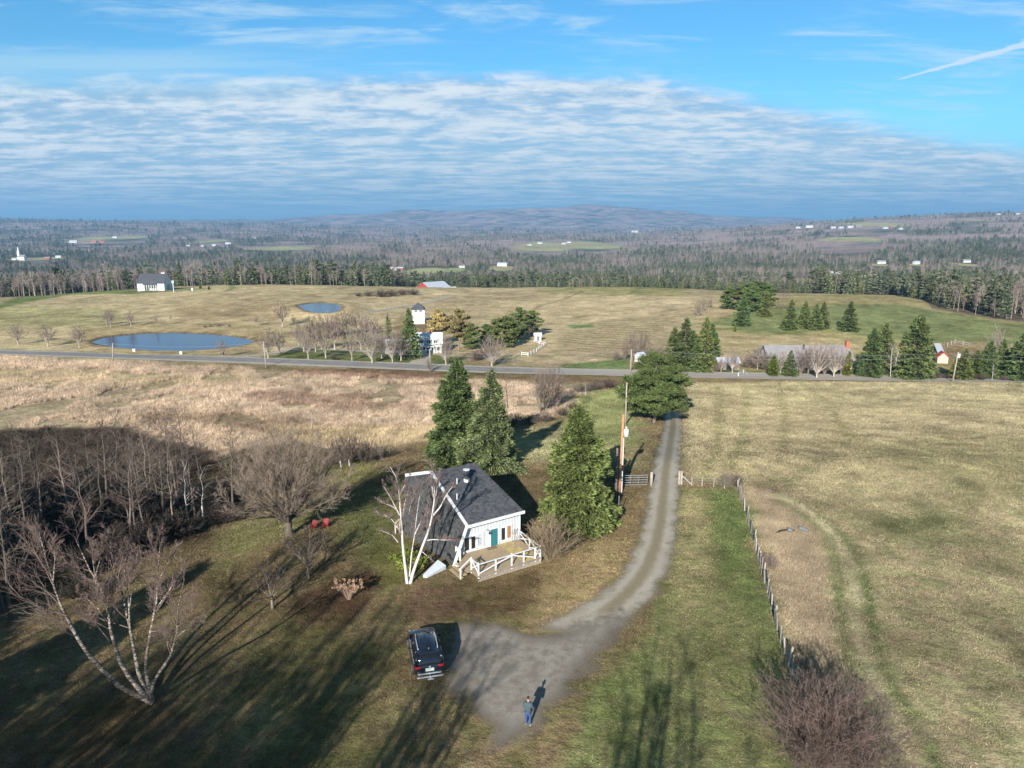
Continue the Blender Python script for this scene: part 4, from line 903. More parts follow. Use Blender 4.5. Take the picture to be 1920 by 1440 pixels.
bl = [(Z([(765, 1115), (690, 1080), (580, 1020), (420, 850), (310, 640), (265, 520), (225, 370), (195, 260)]), (0, -.6), 0.163, 0.017, 1),
      (Z([(265, 520), (275, 400), (276, 290)]), (-.5, -.7), 0.048, 0.014, 2),
      (Z([(755, 1110), (690, 1040), (610, 940), (555, 760), (525, 560), (470, 490), (440, 430), (375, 290)]), (0, 1.4), 0.150, 0.017, 3),
      (Z([(555, 760), (540, 640), (533, 520)]), (.6, .4), 0.054, 0.017, 4), (Z([(470, 500), (500, 400), (512, 290)]), (.9, 1.4), 0.041, 0.014, 5), (Z([(480, 520), (465, 400), (460, 310)]), (.9, .4), 0.034, 0.014, 6),
      (Z([(755, 1100), (700, 1000), (680, 900), (650, 740), (610, 560), (560, 400), (550, 290)]), (.1, 2.4), 0.136, 0.017, 7),
      (Z([(650, 740), (640, 560), (620, 440), (640, 330)]), (1.1, 2.8), 0.054, 0.014, 8), (Z([(648, 640), (660, 540), (690, 350)]), (1.3, 2.2), 0.041, 0.014, 9),
      (Z([(755, 1090), (725, 930), (760, 720), (785, 600), (790, 440), (802, 320)]), (.2, 2.0), 0.122, 0.017, 10),
      (Z([(785, 640), (840, 560), (905, 465)]), (1.2, 1.6), 0.048, 0.014, 11), (Z([(795, 500), (850, 400), (888, 325)]), (1.6, 2.6), 0.041, 0.014, 12),
      (Z([(765, 1100), (750, 1060), (790, 970), (850, 890), (885, 770), (890, 640), (916, 520)]), (0, -1.6), 0.116, 0.021, 13),
      (Z([(890, 780), (950, 730), (1025, 685)]), (-1.0, -1.4), 0.041, 0.010, 14), (Z([(500, 650), (430, 590), (385, 555)]), (.6, .1), 0.034, 0.014, 15), (Z([(310, 690), (250, 665), (190, 650)]), (-.3, -.9), 0.034, 0.008, 16),
      (Z([(545, 800), (480, 720), (440, 670)]), (.5, -.6), 0.034, 0.008, 17)]
spb = [dict(n=12, t0=.42, ang=(20, 62), len=(.18, .40), taper=.5, up=.08, wig=.13, rr=.55, rl=.012, k=5, rmin=.009), dict(n=9, t0=.2, ang=(20, 50), len=(.35, .65), taper=.4, up=.14, wig=.14, rl=.010, k=4, rmin=.008), dict(n=8, t0=.15, ang=(18, 55), len=(.4, .75), taper=.3, up=.08, wig=.15, rl=.010, k=3, rmin=.007)]
birch('birch_tree', (285, 1320), bl, 'big many stemmed birch with peeling bark and reddish twigs in the shaded foreground', spb, M_BIRCHD, M_TWIGR)
Y = lambda pts: [(680 + x * .26042, 820 + y * .26042) for x, y in pts]
bl = [(Y([(322, 1062), (305, 920), (288, 780), (283, 650), (268, 480), (262, 380), (248, 300), (200, 215)]), (0, .8), .125, .018, 1),
      (Y([(342, 1062), (365, 960), (400, 870), (440, 760), (480, 660), (505, 540), (515, 450), (520, 400), (500, 250)]), (0, 1.2), .135, .018, 2),
      (Y([(338, 1000), (350, 850), (375, 700), (385, 600), (400, 480), (415, 400)]), (.1, 1.6), .06, .012, 3),
      (Y([(375, 700), (420, 600), (480, 525)]), (.7, 1.6), .05, .012, 4), (Y([(510, 560), (560, 500), (605, 410), (652, 345)]), (.9, .4), .07, .012, 5),
      (Y([(450, 745), (500, 735), (600, 740), (665, 736)]), (.6, .2), .045, .012, 6), (Y([(278, 690), (240, 630), (200, 580), (95, 535)]), (.4, .0), .045, .01, 7),
      (Y([(255, 755), (215, 705), (180, 690), (125, 668)]), (.3, -.4), .04, .01, 8), (Y([(266, 560), (230, 490), (200, 430), (150, 350)]), (.5, .3), .045, .01, 9),
      (Y([(246, 520), (200, 490), (165, 480), (105, 445)]), (.5, -.2), .035, .008, 10), (Y([(264, 420), (300, 350), (345, 270)]), (.6, 1.2), .05, .012, 11), (Y([(285, 600), (300, 480), (330, 380)]), (.5, 1.0), .045, .012, 12),
      (Y([(517, 460), (545, 330), (560, 240)]), (1., 1.6), .06, .015, 13), (Y([(330, 560), (350, 470), (405, 340)]), (.8, 1.2), .03, .01, 14), (Y([(430, 825), (460, 850), (505, 890)]), (.4, -.3), .03, .008, 15), (Y([(512, 430), (495, 330), (490, 260)]), (1., .6), .05, .012, 16)]
spb2 = [dict(n=15, t0=.35, ang=(15, 42), len=(.14, .30), taper=.4, up=.16, wig=.12, rl=.011, k=5, rmin=.012), dict(n=7, t0=.2, ang=(20, 45), len=(.35, .65), taper=.4, up=.12, wig=.14, rl=.010, k=4, rmin=.009), dict(n=6, t0=.15, ang=(18, 50), len=(.4, .75), taper=.3, up=.1, wig=.15, rl=.010, k=3, rmin=.008)]
birch('birch_tree', (768, 1094), bl, 'white barked birch with forked stems in front of the dark gable of the house', spb2, M_BIRCH, M_TWIGP)
# ------------------------------------------------------------------ near trees and shrubs
def put(key, px, py, top, label, group=None, wx=1., cat='tree', **k):
    b = G(px, py); return make(key, b, label, hpx(b, top), group, cat=cat, wx=wx * (rnd.uniform(.82, 1.18) if group else 1), **k)
put('spruce_hero1', 1083, 986, 757, 'bushy green spruce with ragged boughs beside the deck and the utility pole', wx=1.08, rz=.4)
put('spruce_hero2', 858, 866, 667, 'tall dense spruce behind the roof, left of the thin grey one', rz=1.1, wx=1.2)
put('spruce_hero3', 920, 878, 686, 'sparse spruce with a bare grey trunk and a green tip behind the roof', rz=2.)
put('pine_hero', 1226, 793, 655, 'broad rounded pine leaning over the gravel driveway', wx=1.06, rz=.3)
put('maple_hero', 543, 1003, 790, 'large round crowned bare maple on the lawn by the red chairs', wx=1.14)
t_, r_ = fan(91, 9, 4.0, 2.0, 1.1, .08); reg_bare('small_apple', 91, t_, r_, [dict(tw1, n=8), dict(tw2, n=6), dict(tw3, n=4)], M_BARK, M_TWIGD, wl=0)
put('small_apple', 578, 1083, 985, 'small pale barked bare tree in the shade below the red chairs', wx=1.3)
put('small_apple', 511, 1141, 1045, 'small dark bare tree in shade between maple and flower bed', wx=1.2)
put('shrub_deck', 1030, 1052, 956, 'tall tan leafless shrub against the right end of the deck', cat='shrub')
make('shrub_big', (16.0, 31.0, 0), 'large dense brown thicket at the end of the post fence in the foreground', 5.2, cat='shrub', wx=1.2)
put('shrub_mid', 1362, 916, 880, 'pale leafless shrub by the upper corner of the post fence', cat='shrub', wx=.75)
put('shrub_dark', 1381, 913, 884, 'dark twiggy bush next to the pale shrub at the fence corner', cat='shrub', wx=.8)
put('shrub_mid', 1440, 1066, 1034, 'low grey bush growing through the middle of the post fence', cat='shrub', wx=1.1)
for px, py, tp, wx in [(628, 872, 824, .9), (655, 871, 808, 1.), (688, 868, 822, .9)]:
    put('shrub_dark', px, py, tp, 'dark twiggy bush in the clump left of the spruces', 'dark bushes at the lawn edge', wx, 'shrub')
for px, py, tp in [(722, 858, 846), (745, 852, 842), (765, 846, 838)]:
    put('shrub_dark', px, py, tp, 'low dark bush in the hedge strip left of the spruces', 'low bushes along the old hedge', 1.2, 'shrub')
put('wood1', 952, 768, 688, 'single slim grey bare tree in the marsh right of the spruces', wx=1.1)
for px, py, tp in [(1024, 771, 676), (1044, 766, 684), (1012, 775, 690)]:
    put('clump0', px, py, tp, 'bare grey tree in the marsh clump of several trunks', 'clump of bare marsh trees', 1.0)
for px, py, tp in [(930, 795, 776), (962, 798, 772), (992, 796, 774), (1022, 792, 770), (1055, 780, 762), (1075, 768, 752)]:
    put('shrub_dark', px, py, tp, 'dark low brush under the bare marsh trees', 'brush under the marsh trees', 1.3, 'shrub')
for px, py, tp in [(1092, 738, 716), (1115, 732, 710), (1140, 728, 708)]:
    put('shrub_dark', px, py, tp, 'dark bush below the road at the marsh end', 'bushes below the road', 1.2, 'shrub')
put('thin0', 1098, 745, 718, 'broken pale snag leaning at the marsh edge', wx=1.4)
put('thin1', 584, 806, 768, 'lone slim sapling standing in the tan marsh grass')
put('clump0', 806, 698, 668, 'small bushy grey tree on the near side of the road', wx=.8)
# ---- the wood at the left
WG = 'bare trees of the dark wood'
for i, (px, py, tp, k) in enumerate([(191, 946, 800, 'wood0'), (204, 950, 770, 'wood2'), (226, 948, 748, 'wood1'), (264, 962, 800, 'wood3'), (326, 963, 762, 'wood0'), (335, 966, 770, 'wood2'), (284, 940, 780, 'wood2'), (168, 930, 790, 'wood1')]):
    put(k, px, py, tp, 'tall bare tree with a visible trunk at the front of the dark wood', 'front trees of the dark wood')
put('thin0', 354, 976, 858, 'straight white birch sapling at the right edge of the dark wood', wx=1.3)
put('thin1', 380, 967, 872, 'leaning white sapling beside the fence post at the wood edge', wx=1.3)
g = rg(5); n = 0
WOODP = np.array([(-75, 40), (-62, 95), (-47, 100), (-36, 84), (-27, 71), (-27.5, 66), (-32, 60), (-34, 52), (-31.5, 46), (-33, 39), (-45, 36)])
while n < 70:
    x, y = g.uniform(-80, -26), g.uniform(36, 102)
    if poly_sd(np.array([x]), np.array([y]), WOODP)[0] > 0: continue
    key = ['wood0', 'wood1', 'wood2', 'wood3', 'wood2'][g.integers(5)]
    make(key, (x, y, zt1(x, y)), 'bare tree deep in the dark wood at the left', g.uniform(8, 11.5), WG, wx=1.15); n += 1
n = 0
while n < 110:
    x, y = g.uniform(-66, -24), g.uniform(36, 84)
    d = poly_sd(np.array([x]), np.array([y]), WOODP)[0]
    if d > .5: continue
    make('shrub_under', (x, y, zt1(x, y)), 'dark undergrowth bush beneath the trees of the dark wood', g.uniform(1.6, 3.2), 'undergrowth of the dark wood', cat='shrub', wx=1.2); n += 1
# ---- tall trees behind and beside the viewpoint; only their long shadows reach the picture
g = rg(19); n = 0
while n < 150:
    x, y = (g.uniform(-50, 3), g.uniform(-22, 17)) if n < 50 else ((g.uniform(-52, -20), g.uniform(-8, 10)) if n < 90 else (g.uniform(-46, -6), g.uniform(-8, 11))); h = min(g.uniform(15, 22), 24.2 - .866 * max(y, -2) - 1.0)
    ct = x * .961 - y * .276
    if h < 8 or (y > 12 and x > -12) or -11.8 < ct < -5.2 or -18 < ct < -14.8 or (ct > -5.2 and g.random() < .35): continue
    make('shade%d' % (n % 2), (x, y, zt1(x, y)), 'tall bare tree behind the viewpoint casting a long shadow across the lawn', h, 'trees behind the viewpoint', wx=.85); n += 1
n = 0  # unseen spruces added beside the view to throw the wood into shade
while n < 40:
    x, y = g.uniform(-95, -34), g.uniform(4, 50)
    if x > -.76 * (.976 * y + .216 * 14) - 4: continue
    make('spruce_dense', (x, y, zt1(x, y)), 'added unseen spruce left of the viewpoint shading the dark wood', g.uniform(12, 16), 'added spruces left of the viewpoint'); n += 1
# ---- trees round the pond and the farm
PG = 'bare trees round the pond'
def several(key, rows, label, group, wx=1.):
    for r in rows:
        k = key[rnd.randrange(len(key))] if isinstance(key, list) else key
        put(k, r[0], r[1], r[2], label, group, r[3] if len(r) > 3 else wx)
RD = ['round0', 'round1', 'round2']
several('round1', [(34, 646, 603), (90, 650, 604)], 'wide grey bare tree between the road and the left end of the pond', 'grey trees left of the pond', 1.1)
put('round2', 149, 652, 606, 'upright reddish bare tree at the left tip of the pond')
several('round2', [(208, 614, 576), (200, 610, 580)], 'reddish bare tree of the close pair above the pond', 'pair of trees above the pond', .8)
put('round0', 246, 612, 577, 'bare tree right of the close pair above the pond', wx=.9)
put('round0', 293, 610, 587, 'small pinkish bare tree above the middle of the pond', wx=.7)
put('round0', 320, 602, 586, 'tiny bare tree above the right half of the pond', wx=.7)
put('round0', 417, 669, 628, 'bare tree at the right end of the pond beside the road', wx=.8)
several('round2', [(503, 672, 612), (524, 664, 614)], 'pinkish bare tree between the pond and the farm driveway', 'pink trees by the farm driveway', 1.)
put('round0', 481, 611, 586, 'small bare tree on the field between the two ponds', wx=.8)
put('round2', 530, 613, 562, 'tall slim bare tree below the small pond')
put('round0', 551, 608, 588, 'small bare tree just right of the slim one below the small pond', wx=.9)
several('round0', [(752, 676, 622), (716, 672, 614), (706, 660, 610), (742, 664, 616)], 'bare tree hiding the left wing of the farmhouse', 'bare trees before the farmhouse', 1.2)
several(RD, [(578, 673, 613), (603, 655, 605), (611, 672, 612), (628, 656, 592), (660, 676, 610), (677, 655, 600), (560, 648, 600), (585, 642, 590), (600, 637, 584), (616, 634, 582), (633, 632, 580), (650, 629, 577), (668, 628, 578), (686, 631, 582), (702, 642, 592), (645, 650, 598), (592, 660, 604), (570, 660, 610)], 'reddish grey bare maple in the grove beside the farm driveway', 'maple grove by the farm', 1.0)
put('wide0', 698, 681, 606, 'bare maple with a white trunk at the roadside, left of the farmhouse', wx=.85)
put('wide0', 736, 679, 614, 'spreading bare maple in front of the farmhouse left wing', wx=.8)
put('wide0', 836, 684, 622, 'pale bare maple at the roadside right of the farmhouse', wx=.75)
put('wide0', 922, 687, 620, 'wide spreading bare maple by the road below the evergreens', wx=1.0)
g2 = rg(97); w_, l_ = pine_geo(97, 10, 4.2, M_GOLD, nb=26, per=40, size=.7, low=.3); kind('willow', 'willow_tree', [('trunk', w_.mesh('trunk', M_BARK, True)), ('crown', l_.mesh('crown', M_GOLD))])
w_, l_ = pine_geo(98, 10, 3.6, M_OLIVE, nb=24, per=40, size=.7, low=.25); kind('olive_tree', 'tree', [('trunk', w_.mesh('trunk', M_BARK, True)), ('crown', l_.mesh('crown', leaf_mat('olive brown shoots', (.20, .165, .07))))])
put('willow', 823, 648, 575, 'golden willow behind the farmhouse', wx=.85); put('olive_tree', 860, 655, 576, 'olive brown tree right of the golden willow', wx=.9)
put('narrow_con', 730, 645, 586, 'small pointed conifer at the left wing of the farmhouse', wx=1.1)
put('spruce_mid1', 769, 672, 576, 'tall dark conifer directly in front of the farmhouse', wx=.95)
several('pine_mid', [(913, 650, 606), (947, 652, 590), (973, 636, 574), (997, 630, 580), (884, 656, 604), (930, 640, 596), (960, 650, 600)], 'dark green pine in the evergreen group right of the farmhouse', 'evergreen group by the farm', 1.0)
put('round1', 990, 634, 597, 'bare tree among the pines near the white shed')
put('shrub_dark', 626, 675, 660, 'dark round bush on the farm lawn by the road', cat='shrub', wx=.8)
several('shrub_dark', [(893, 676, 655), (905, 672, 650)], 'dark bush under the wide maple by the road', 'bushes by the wide maple', 1.)
several('clump0', [(1186, 676, 612), (1204, 674, 618), (1172, 674, 632)], 'grey bare tree of the clump beside the roadside shed', 'bare clump beside the shed', 1.)
several('shrub_mid', [(1156, 676, 652), (1222, 672, 648), (1236, 668, 645)], 'grey brush around the bare clump near the shed', 'brush by the roadside shed', 1.)
several(['spruce_mid1', 'spruce_mid2'], [(1262, 692, 612), (1283, 693, 594), (1319, 697, 592), (1306, 697, 628), (1296, 694, 618), (1332, 680, 604)], 'dark spruce in the roadside group behind the broad pine', 'roadside spruces behind the pine', 1.05)
put('spruce_mid1', 1391, 611, 550, 'dark spruce at the left of the green field, front of the grove', wx=1.2)
put('spruce_mid2', 1434, 594, 545, 'dark spruce at the right end of the field grove', wx=1.2)
several('pine_mid', [(1385, 582, 533), (1404, 578, 527), (1420, 576, 526), (1437, 576, 530), (1366, 580, 538), (1413, 586, 535)], 'green pine in the grove at the field edge', 'pines of the field grove', 1.1)
several('wood1', [(1467, 583, 528), (1459, 580, 534), (1475, 580, 540)], 'bare grey tree beside the field grove', 'bare trees by the field grove', 1.)
several('clump0', [(1309, 594, 560), (1318, 585, 556), (1330, 577, 552)], 'bare brush tree between the two fields', 'brush between the fields', 1.)
several(['spruce_mid1', 'spruce_mid2'], [(1480, 619, 560), (1507, 615, 563), (1528, 618, 568), (1541, 616, 565)], 'spruce of the close row on the green field', 'row of spruces on the green field', 1.15)
put('spruce_mid1', 1591, 621, 563, 'lone spruce standing apart on the green field', wx=1.25)
put('cedar_mid', 1378, 622, 609, 'small round evergreen bush at the field fence', cat='shrub')
put('cedar_mid', 1449, 706, 664, 'yellow green cedar left of the long grey roofed house'); put('spruce_mid1', 1480, 706, 655, 'blue green spruce in front of the long house', wx=1.15)
put('wide0', 1531, 709, 634, 'old bare tree with a pale trunk in front of the long house', wx=.8); put('wide0', 1563, 707, 641, 'second bare tree before the long house, darker trunk', wx=.75)
put('cedar_mid', 1588, 705, 657, 'narrow yellow green cedar before the right end of the long house', wx=.75)
several(['round0', 'clump0'], [(1500, 706, 648), (1515, 700, 640), (1545, 703, 642), (1577, 703, 648), (1463, 702, 650)], 'bare tree in the tangle before the long house', 'bare tangle before the long house', 1.1)
several('spruce_dense', [(1629, 707, 612), (1650, 702, 602)], 'spruce beside the brick chimney of the long house', 'spruces right of the long house', .95)
put('spruce_dense', 1711, 710, 588, 'broad dark spruce, biggest on the far roadside', wx=1.15)
several('thin1', [(1669, 709, 640), (1678, 709, 645)], 'slim white birch trunk before the big roadside spruce', 'pair of white birches', 1.1)
several('round0', [(1373, 699, 646), (1420, 692, 648), (1352, 697, 662)], 'small bare tree in front of the low grey shed', 'bare trees before the low shed', .9)
several('shrub_mid', [(1435, 694, 655), (1405, 690, 662), (1340, 698, 676), (1425, 684, 642)], 'bare bush between the low shed and the long house', 'bushes near the long house', 1.1)
several('spruce_mid2', [(1804, 712, 652), (1826, 709, 655), (1874, 707, 634), (1790, 710, 668), (1925, 712, 640), (1890, 708, 650)], 'green spruce in the row at the right end of the road', 'spruces at the road end', 1.3)
put('spruce_dense', 1848, 710, 636, 'rounded bright green evergreen among the spruces at the road end', wx=1.0); put('spruce_mid1', 1908, 713, 622, 'tallest dark spruce at the right edge by the road', wx=1.3)
put('cedar_mid', 1746, 701, 674, 'small yellowish cedar between big spruce and red shed'); put('thin0', 1860, 713, 676, 'bent grey bare tree among the spruces at the road end', wx=1.2)
put('round0', 1866, 690, 602, 'pale bare tree rising behind the road end spruces', wx=.8)
several('shrub_dark', [(1738, 709, 696), (1756, 710, 697), (1772, 710, 698), (1790, 712, 700), (1838, 713, 700), (1882, 714, 702)], 'dark roadside bush at the far right', 'roadside bushes at the right', 1.1)
for px, py, tp in [(690, 556, 544), (715, 557, 541), (735, 555, 541), (755, 553, 540), (775, 553, 540), (672, 556, 547)]:
    put('shrub_dark', px, py, tp, 'grey brush in the long thicket left of the red barn', 'thicket left of the red barn', 1.6, 'shrub')
several('shrub_mid', [(395, 613, 607), (410, 612, 606), (430, 612, 607), (385, 614, 608)], 'low brush above the right end of the pond', 'brush above the pond', 1.4)
for px, py, tp in [(376, 541, 533), (392, 543, 536)]:
    put('cedar_mid', px, py, tp, 'small round evergreen bush right of the chapel', 'bushes right of the chapel', 1.4, 'shrub')
# ------------------------------------------------------------------ scattering without count: one object each
def scatter(name, pts, scl, rot, idx, colr, protos, kindname='stuff'):
    c = bpy.data.collections.new(name + ' kinds')
    for i, me in enumerate(protos):
        o = bpy.data.objects.new('%s kind %s' % (name, 'abcdefgh'[i]), me); c.objects.link(o)
    me = bpy.data.meshes.new(name); me.vertices.add(len(pts)); me.vertices.foreach_set('co', np.asarray(pts, np.float32).ravel())
    for nm, ty, key, d in (('scl', 'FLOAT_VECTOR', 'vector', scl), ('rot', 'FLOAT_VECTOR', 'vector', rot), ('idx', 'INT', 'value', idx), ('tone', 'FLOAT_COLOR', 'color', colr)):
        a = me.attributes.new(nm, ty, 'POINT'); a.data.foreach_set(key, np.asarray(d, np.int32 if ty == 'INT' else np.float32).ravel())
    me.update(); o = link(name, me); tag(o, kind=kindname)
    ng = bpy.data.node_groups.new(name, 'GeometryNodeTree')
    ng.interface.new_socket('Geometry', in_out='INPUT', socket_type='NodeSocketGeometry'); ng.interface.new_socket('Geometry', in_out='OUTPUT', socket_type='NodeSocketGeometry')
    N, L = ng.nodes, ng.links; gi = N.new('NodeGroupInput'); go = N.new('NodeGroupOutput')
    ci = N.new('GeometryNodeCollectionInfo'); ci.inputs['Collection'].default_value = c; ci.inputs['Separate Children'].default_value = True; ci.inputs['Reset Children'].default_value = True
    ip = N.new('GeometryNodeInstanceOnPoints'); ip.inputs['Pick Instance'].default_value = True
    def na(n, ty):
        q = N.new('GeometryNodeInputNamedAttribute'); q.data_type = ty; q.inputs['Name'].default_value = n; return q.outputs['Attribute']
    er = N.new('FunctionNodeEulerToRotation'); L.new(na('rot', 'FLOAT_VECTOR'), er.inputs[0])
    L.new(gi.outputs[0], ip.inputs['Points']); L.new(ci.outputs[0], ip.inputs['Instance']); L.new(na('idx', 'INT'), ip.inputs['Instance Index'])
    L.new(er.outputs[0], ip.inputs['Rotation']); L.new(na('scl', 'FLOAT_VECTOR'), ip.inputs['Scale']); L.new(ip.outputs[0], go.inputs[0])
    md = o.modifiers.new('scatter', 'NODES'); md.node_group = ng
    return o
def in_view(x, y, m=.85): return np.abs(x) < m * (y + 25)
# ---- woods
g = rg(77)
def wood_points(n, D0, D1):
    y = np.sqrt(D0 ** 2 + (D1 ** 2 - D0 ** 2) * g.random(n)); x = g.uniform(-.86, .86, n) * (y + 20)
    return x, y
def wood_area(D0, D1): return .86 * (D1 ** 2 - D0 ** 2) + 2 * .86 * 20 * (D1 - D0)
bands = [(235, 700, 34), (700, 1400, 62), (1400, 2600, 135), (2600, 4200, 380), (4200, 7000, 1500)]
PX, PY, PS = [], [], []
for D0, D1, per in bands:
    x, y = wood_points(int(wood_area(D0, D1) / per), D0, D1); PX.append(x); PY.append(y); PS.append(np.full(len(x), np.interp(D0, [0, 1500, 2700, 4200], [1, 1.1, 1.35, 1.9])))
x, y, s = np.concatenate(PX), np.concatenate(PY), np.concatenate(PS)
keep = (y > edge_D(x, y) + 2 + 5 * g.random(len(x))) & (openness(x, y) < .4) & (tree_openness(x, y) < .5) & (fbm(x / 60, y / 60, 3, 63) > .30)
x, y, s = x[keep], y[keep], s[keep]; z = zt(x, y)
con = g.random(len(x)) < conifer_frac(x, y)
h = np.where(con, g.uniform(.5, 1.3, len(x)), g.uniform(.55, 1.2, len(x))) * s
h = h * np.where((x / y > -.15) & (y < 620) & (x / y < .42), np.where(y < 560, .5, .62), 1.0) * np.interp(y, [600, 900], [1, .84])
idx = np.where(con, 4 + g.choice(4, len(x), p=[.36, .3, .22, .12]), g.integers(0, 4, len(x)))
ordr = np.argsort(y - .5 * edge_D(x, y) ); near_c, near_b = [], []
for i in np.argsort(y - edge_D(x, y) * .8):
    if abs(x[i]) > .76 * y[i]: continue
    L_ = near_c if con[i] else near_b
    if len(L_) < 270: L_.append(i)
    if len(near_c) >= 270 and len(near_b) >= 270: break
taken = np.zeros(len(x), bool)
for lst, nm, lab, grp in ((near_c, 'conifer_tree', 'dark green conifer in the tree line where the fields end', 'conifers of the tree line'), (near_b, 'woodland_tree', 'bare grey brown tree in the tree line where the fields end', 'bare trees of the tree line')):
    for i in lst:
        taken[i] = True; me = (FARB + FARC)[idx[i]]
        o = link(nm, me, None, (x[i], y[i], z[i] - .2)); o.rotation_euler = (0, 0, g.random() * 6.28); w = h[i] * g.uniform(.9, 1.2); o.scale = (w, w, h[i]); tag(o, lab, 'tree', grp)
k = ~taken; n = k.sum()
scl = np.stack([h[k] * g.uniform(.9, 1.25, n)] * 2 + [h[k]], 1); rot = np.zeros((n, 3)); rot[:, 2] = g.random(n) * 6.28
scatter('woods', np.stack([x[k], y[k], z[k] - .3], 1), scl, rot, idx[k], np.ones((n, 4)), FARB + FARC)
# ------------------------------------------------------------------ the house with the dark roof
M_WHITE = mat('white paint', (.70, .70, .69), .6, .05, 2.); M_WALL = mat('white board siding', (.50, .53, .54), .75, .06, 1.5)
M_TEAL = mat('teal door paint', (.03, .17, .19), .5, .08, 4.); M_METAL = mat('galvanised metal', (.36, .36, .36), .45, .1, 6., .6); M_BLACK = mat('black painted metal', (.02, .02, .022), .5, .2, 6.)
M_WOODO = mat('orange brown pole wood', (.42, .23, .12), .85, .22, 2.5, bump=.2); M_WOODG = mat('weathered grey wood', (.24, .205, .17), .9, .2, 3., bump=.2); M_WOODP = mat('pale post wood', (.38, .33, .27), .85, .2, 3.)
M_LATT = mat('tan lattice wood', (.50, .42, .33), .85, .12, 4.); M_CONC = mat('grey blue hatch paint', (.50, .53, .58), .7, .1, 2.)
def glass_mat(name, col=(.02, .022, .025), rough=.08):
    m, t, b = new_mat(name); b.inputs['Base Color'].default_value = (*col, 1); b.inputs['Roughness'].default_value = rough; b.inputs['Specular IOR Level'].default_value = .5
    return m
M_GLASS = glass_mat('window glass')
def shingle_mat(name, c1, c2):
    m, t, b = new_mat(name); g = t.N('ShaderNodeTexCoord').outputs['Object']
    v = t.N('ShaderNodeTexVoronoi', i_Scale=4.2, i_Randomness=1.); t.l.new(g, v.inputs['Vector'])
    sp = t.N('ShaderNodeSeparateXYZ', i_0=v.outputs['Color']).outputs[0]
    c = t.mix(t.M('ADD', t.M('MULTIPLY', sp, .7), t.M('MULTIPLY', t.noise(g, 1.1, 5), .4)), c1, c2)
    t.l.new(c, b.inputs['Base Color']); b.inputs['Roughness'].default_value = .95; b.inputs['Specular IOR Level'].default_value = .15
    t.l.new(t.N('ShaderNodeBump', i_Strength=.3, i_Distance=.03, i_Height=v.outputs['Distance']).outputs[0], b.inputs['Normal'])
    return m
M_SHING = shingle_mat('charcoal shingles', (.040, .042, .048), (.115, .118, .128)); M_SHINGS = shingle_mat('dark gable shingles', (.030, .031, .032), (.092, .092, .090))
def deckwood():
    m, t, b = new_mat('weathered deck boards'); g = t.N('ShaderNodeTexCoord').outputs['Object']
    r = t.N('ShaderNodeMapping', i_Vector=g); r.inputs['Rotation'].default_value = (0, 0, -math.atan2(.54, .841))
    sx = t.N('ShaderNodeSeparateXYZ', i_0=r.outputs[0]).outputs[0]
    fl = t.M('FLOOR', t.M('MULTIPLY', sx, 1 / .62)); wn = t.N('ShaderNodeTexWhiteNoise', noise_dimensions='1D', i_W=fl).outputs['Value']
    c = t.mix(t.ramp(wn, .55, .8), (.42, .31, .18), (.55, .42, .14)); c = t.mix(t.ramp(t.noise(g, 1.6, 5), .35, .65), c, (.36, .28, .18))
    ln = t.M('FRACT', t.M('MULTIPLY', sx, 1 / .14)); c = t.mix(t.M('MULTIPLY', t.ramp(ln, .06, .0), .6), c, (.08, .07, .05))
    t.l.new(c, b.inputs['Base Color']); b.inputs['Roughness'].default_value = .9; return m
M_DECK = deckwood()
E0 = Vector((-3.63, 53.6, 0)); eX = Vector((.841, .541, 0)); eN = Vector((-.541, .841, 0))
def W(s, b, z): return E0 + eX * s + eN * b + Vector((0, 0, z))
def loc_sb(p): d = Vector((p.x, p.y, 0)) - E0; return d.dot(eX), d.dot(eN)
def onwall(px, py, b=.5):
    d = Vector(ray(px, py)); C = Vector((0, 0, CAM_H)); q = E0 + eN * b
    t = (q - C).dot(eN) / d.dot(eN); p = C + d * t; return loc_sb(p)[0], p.z
hz = 0
house = empty('house', W(2.5, 4, 0), 0, 'white house with a dark shingled roof and teal door', 'house')
def hl(mb, name, m, parent=None, **k):
    o = mb.build(name, m, None, **k); o.data.transform(Matrix.Translation(-house.location)); o.parent = parent or house; return o
Ef, Fr, Rr_, Tt, T2, Ff, Bb = W(0, 0, 3.15), W(5.55, 0, 3.2), W(4.85, 7.13, 5.64), W(.31, 6.99, 5.6), W(-1.77, 7.9, 5.42), W(-1.31, 0, -.1), W(-2.1, 7.76, -.1)
Rb, Tb, Lb = W(4.7, 11, 3.8), W(1.0, 11, 3.8), W(-1.6, 8.3, 5.3)
rf = hl(MB().plate([Ef, Fr, Rr_, Tt], .14).plate([Tt, Rr_, Rb, Tb], .14).plate([T2, Tt, Tt + eN * .5, Lb], .14), 'roof', M_SHING)
hl(MB().plate([Ff, Ef, Tt, Bb], .14).plate([Bb, Tt, T2], .14), 'gable_slope', M_SHINGS)
walls = MB().plate([W(-1.2, .5, -.2), W(5.42, .5, -.2), W(5.42, .5, 3.24), W(.0, .5, 3.16)], .16, n=-eN)
walls.plate([W(5.42, .5, -.2), W(4.65, 10.9, -.2), W(4.65, 10.9, 3.7), W(4.7, 7.1, 5.45), W(5.42, .5, 3.2)], .16)
walls.plate([W(4.6, 10.9, -.2), W(1.1, 10.9, -.2), W(1.1, 10.9, 3.7), W(4.6, 10.9, 3.7)], .16).plate([W(1.1, 10.9, -.2), W(1.1, 7.6, -.2), W(1.1, 7.6, 5.2), W(1.1, 10.9, 3.7)], .16).plate([W(1.1, 8.1, -.2), W(-1.95, 8.1, -.2), W(-1.7, 8.1, 5.2), W(1.1, 7.6, 5.2)], .16)
wl_ = hl(walls, 'wall', M_WALL)
bt = MB()
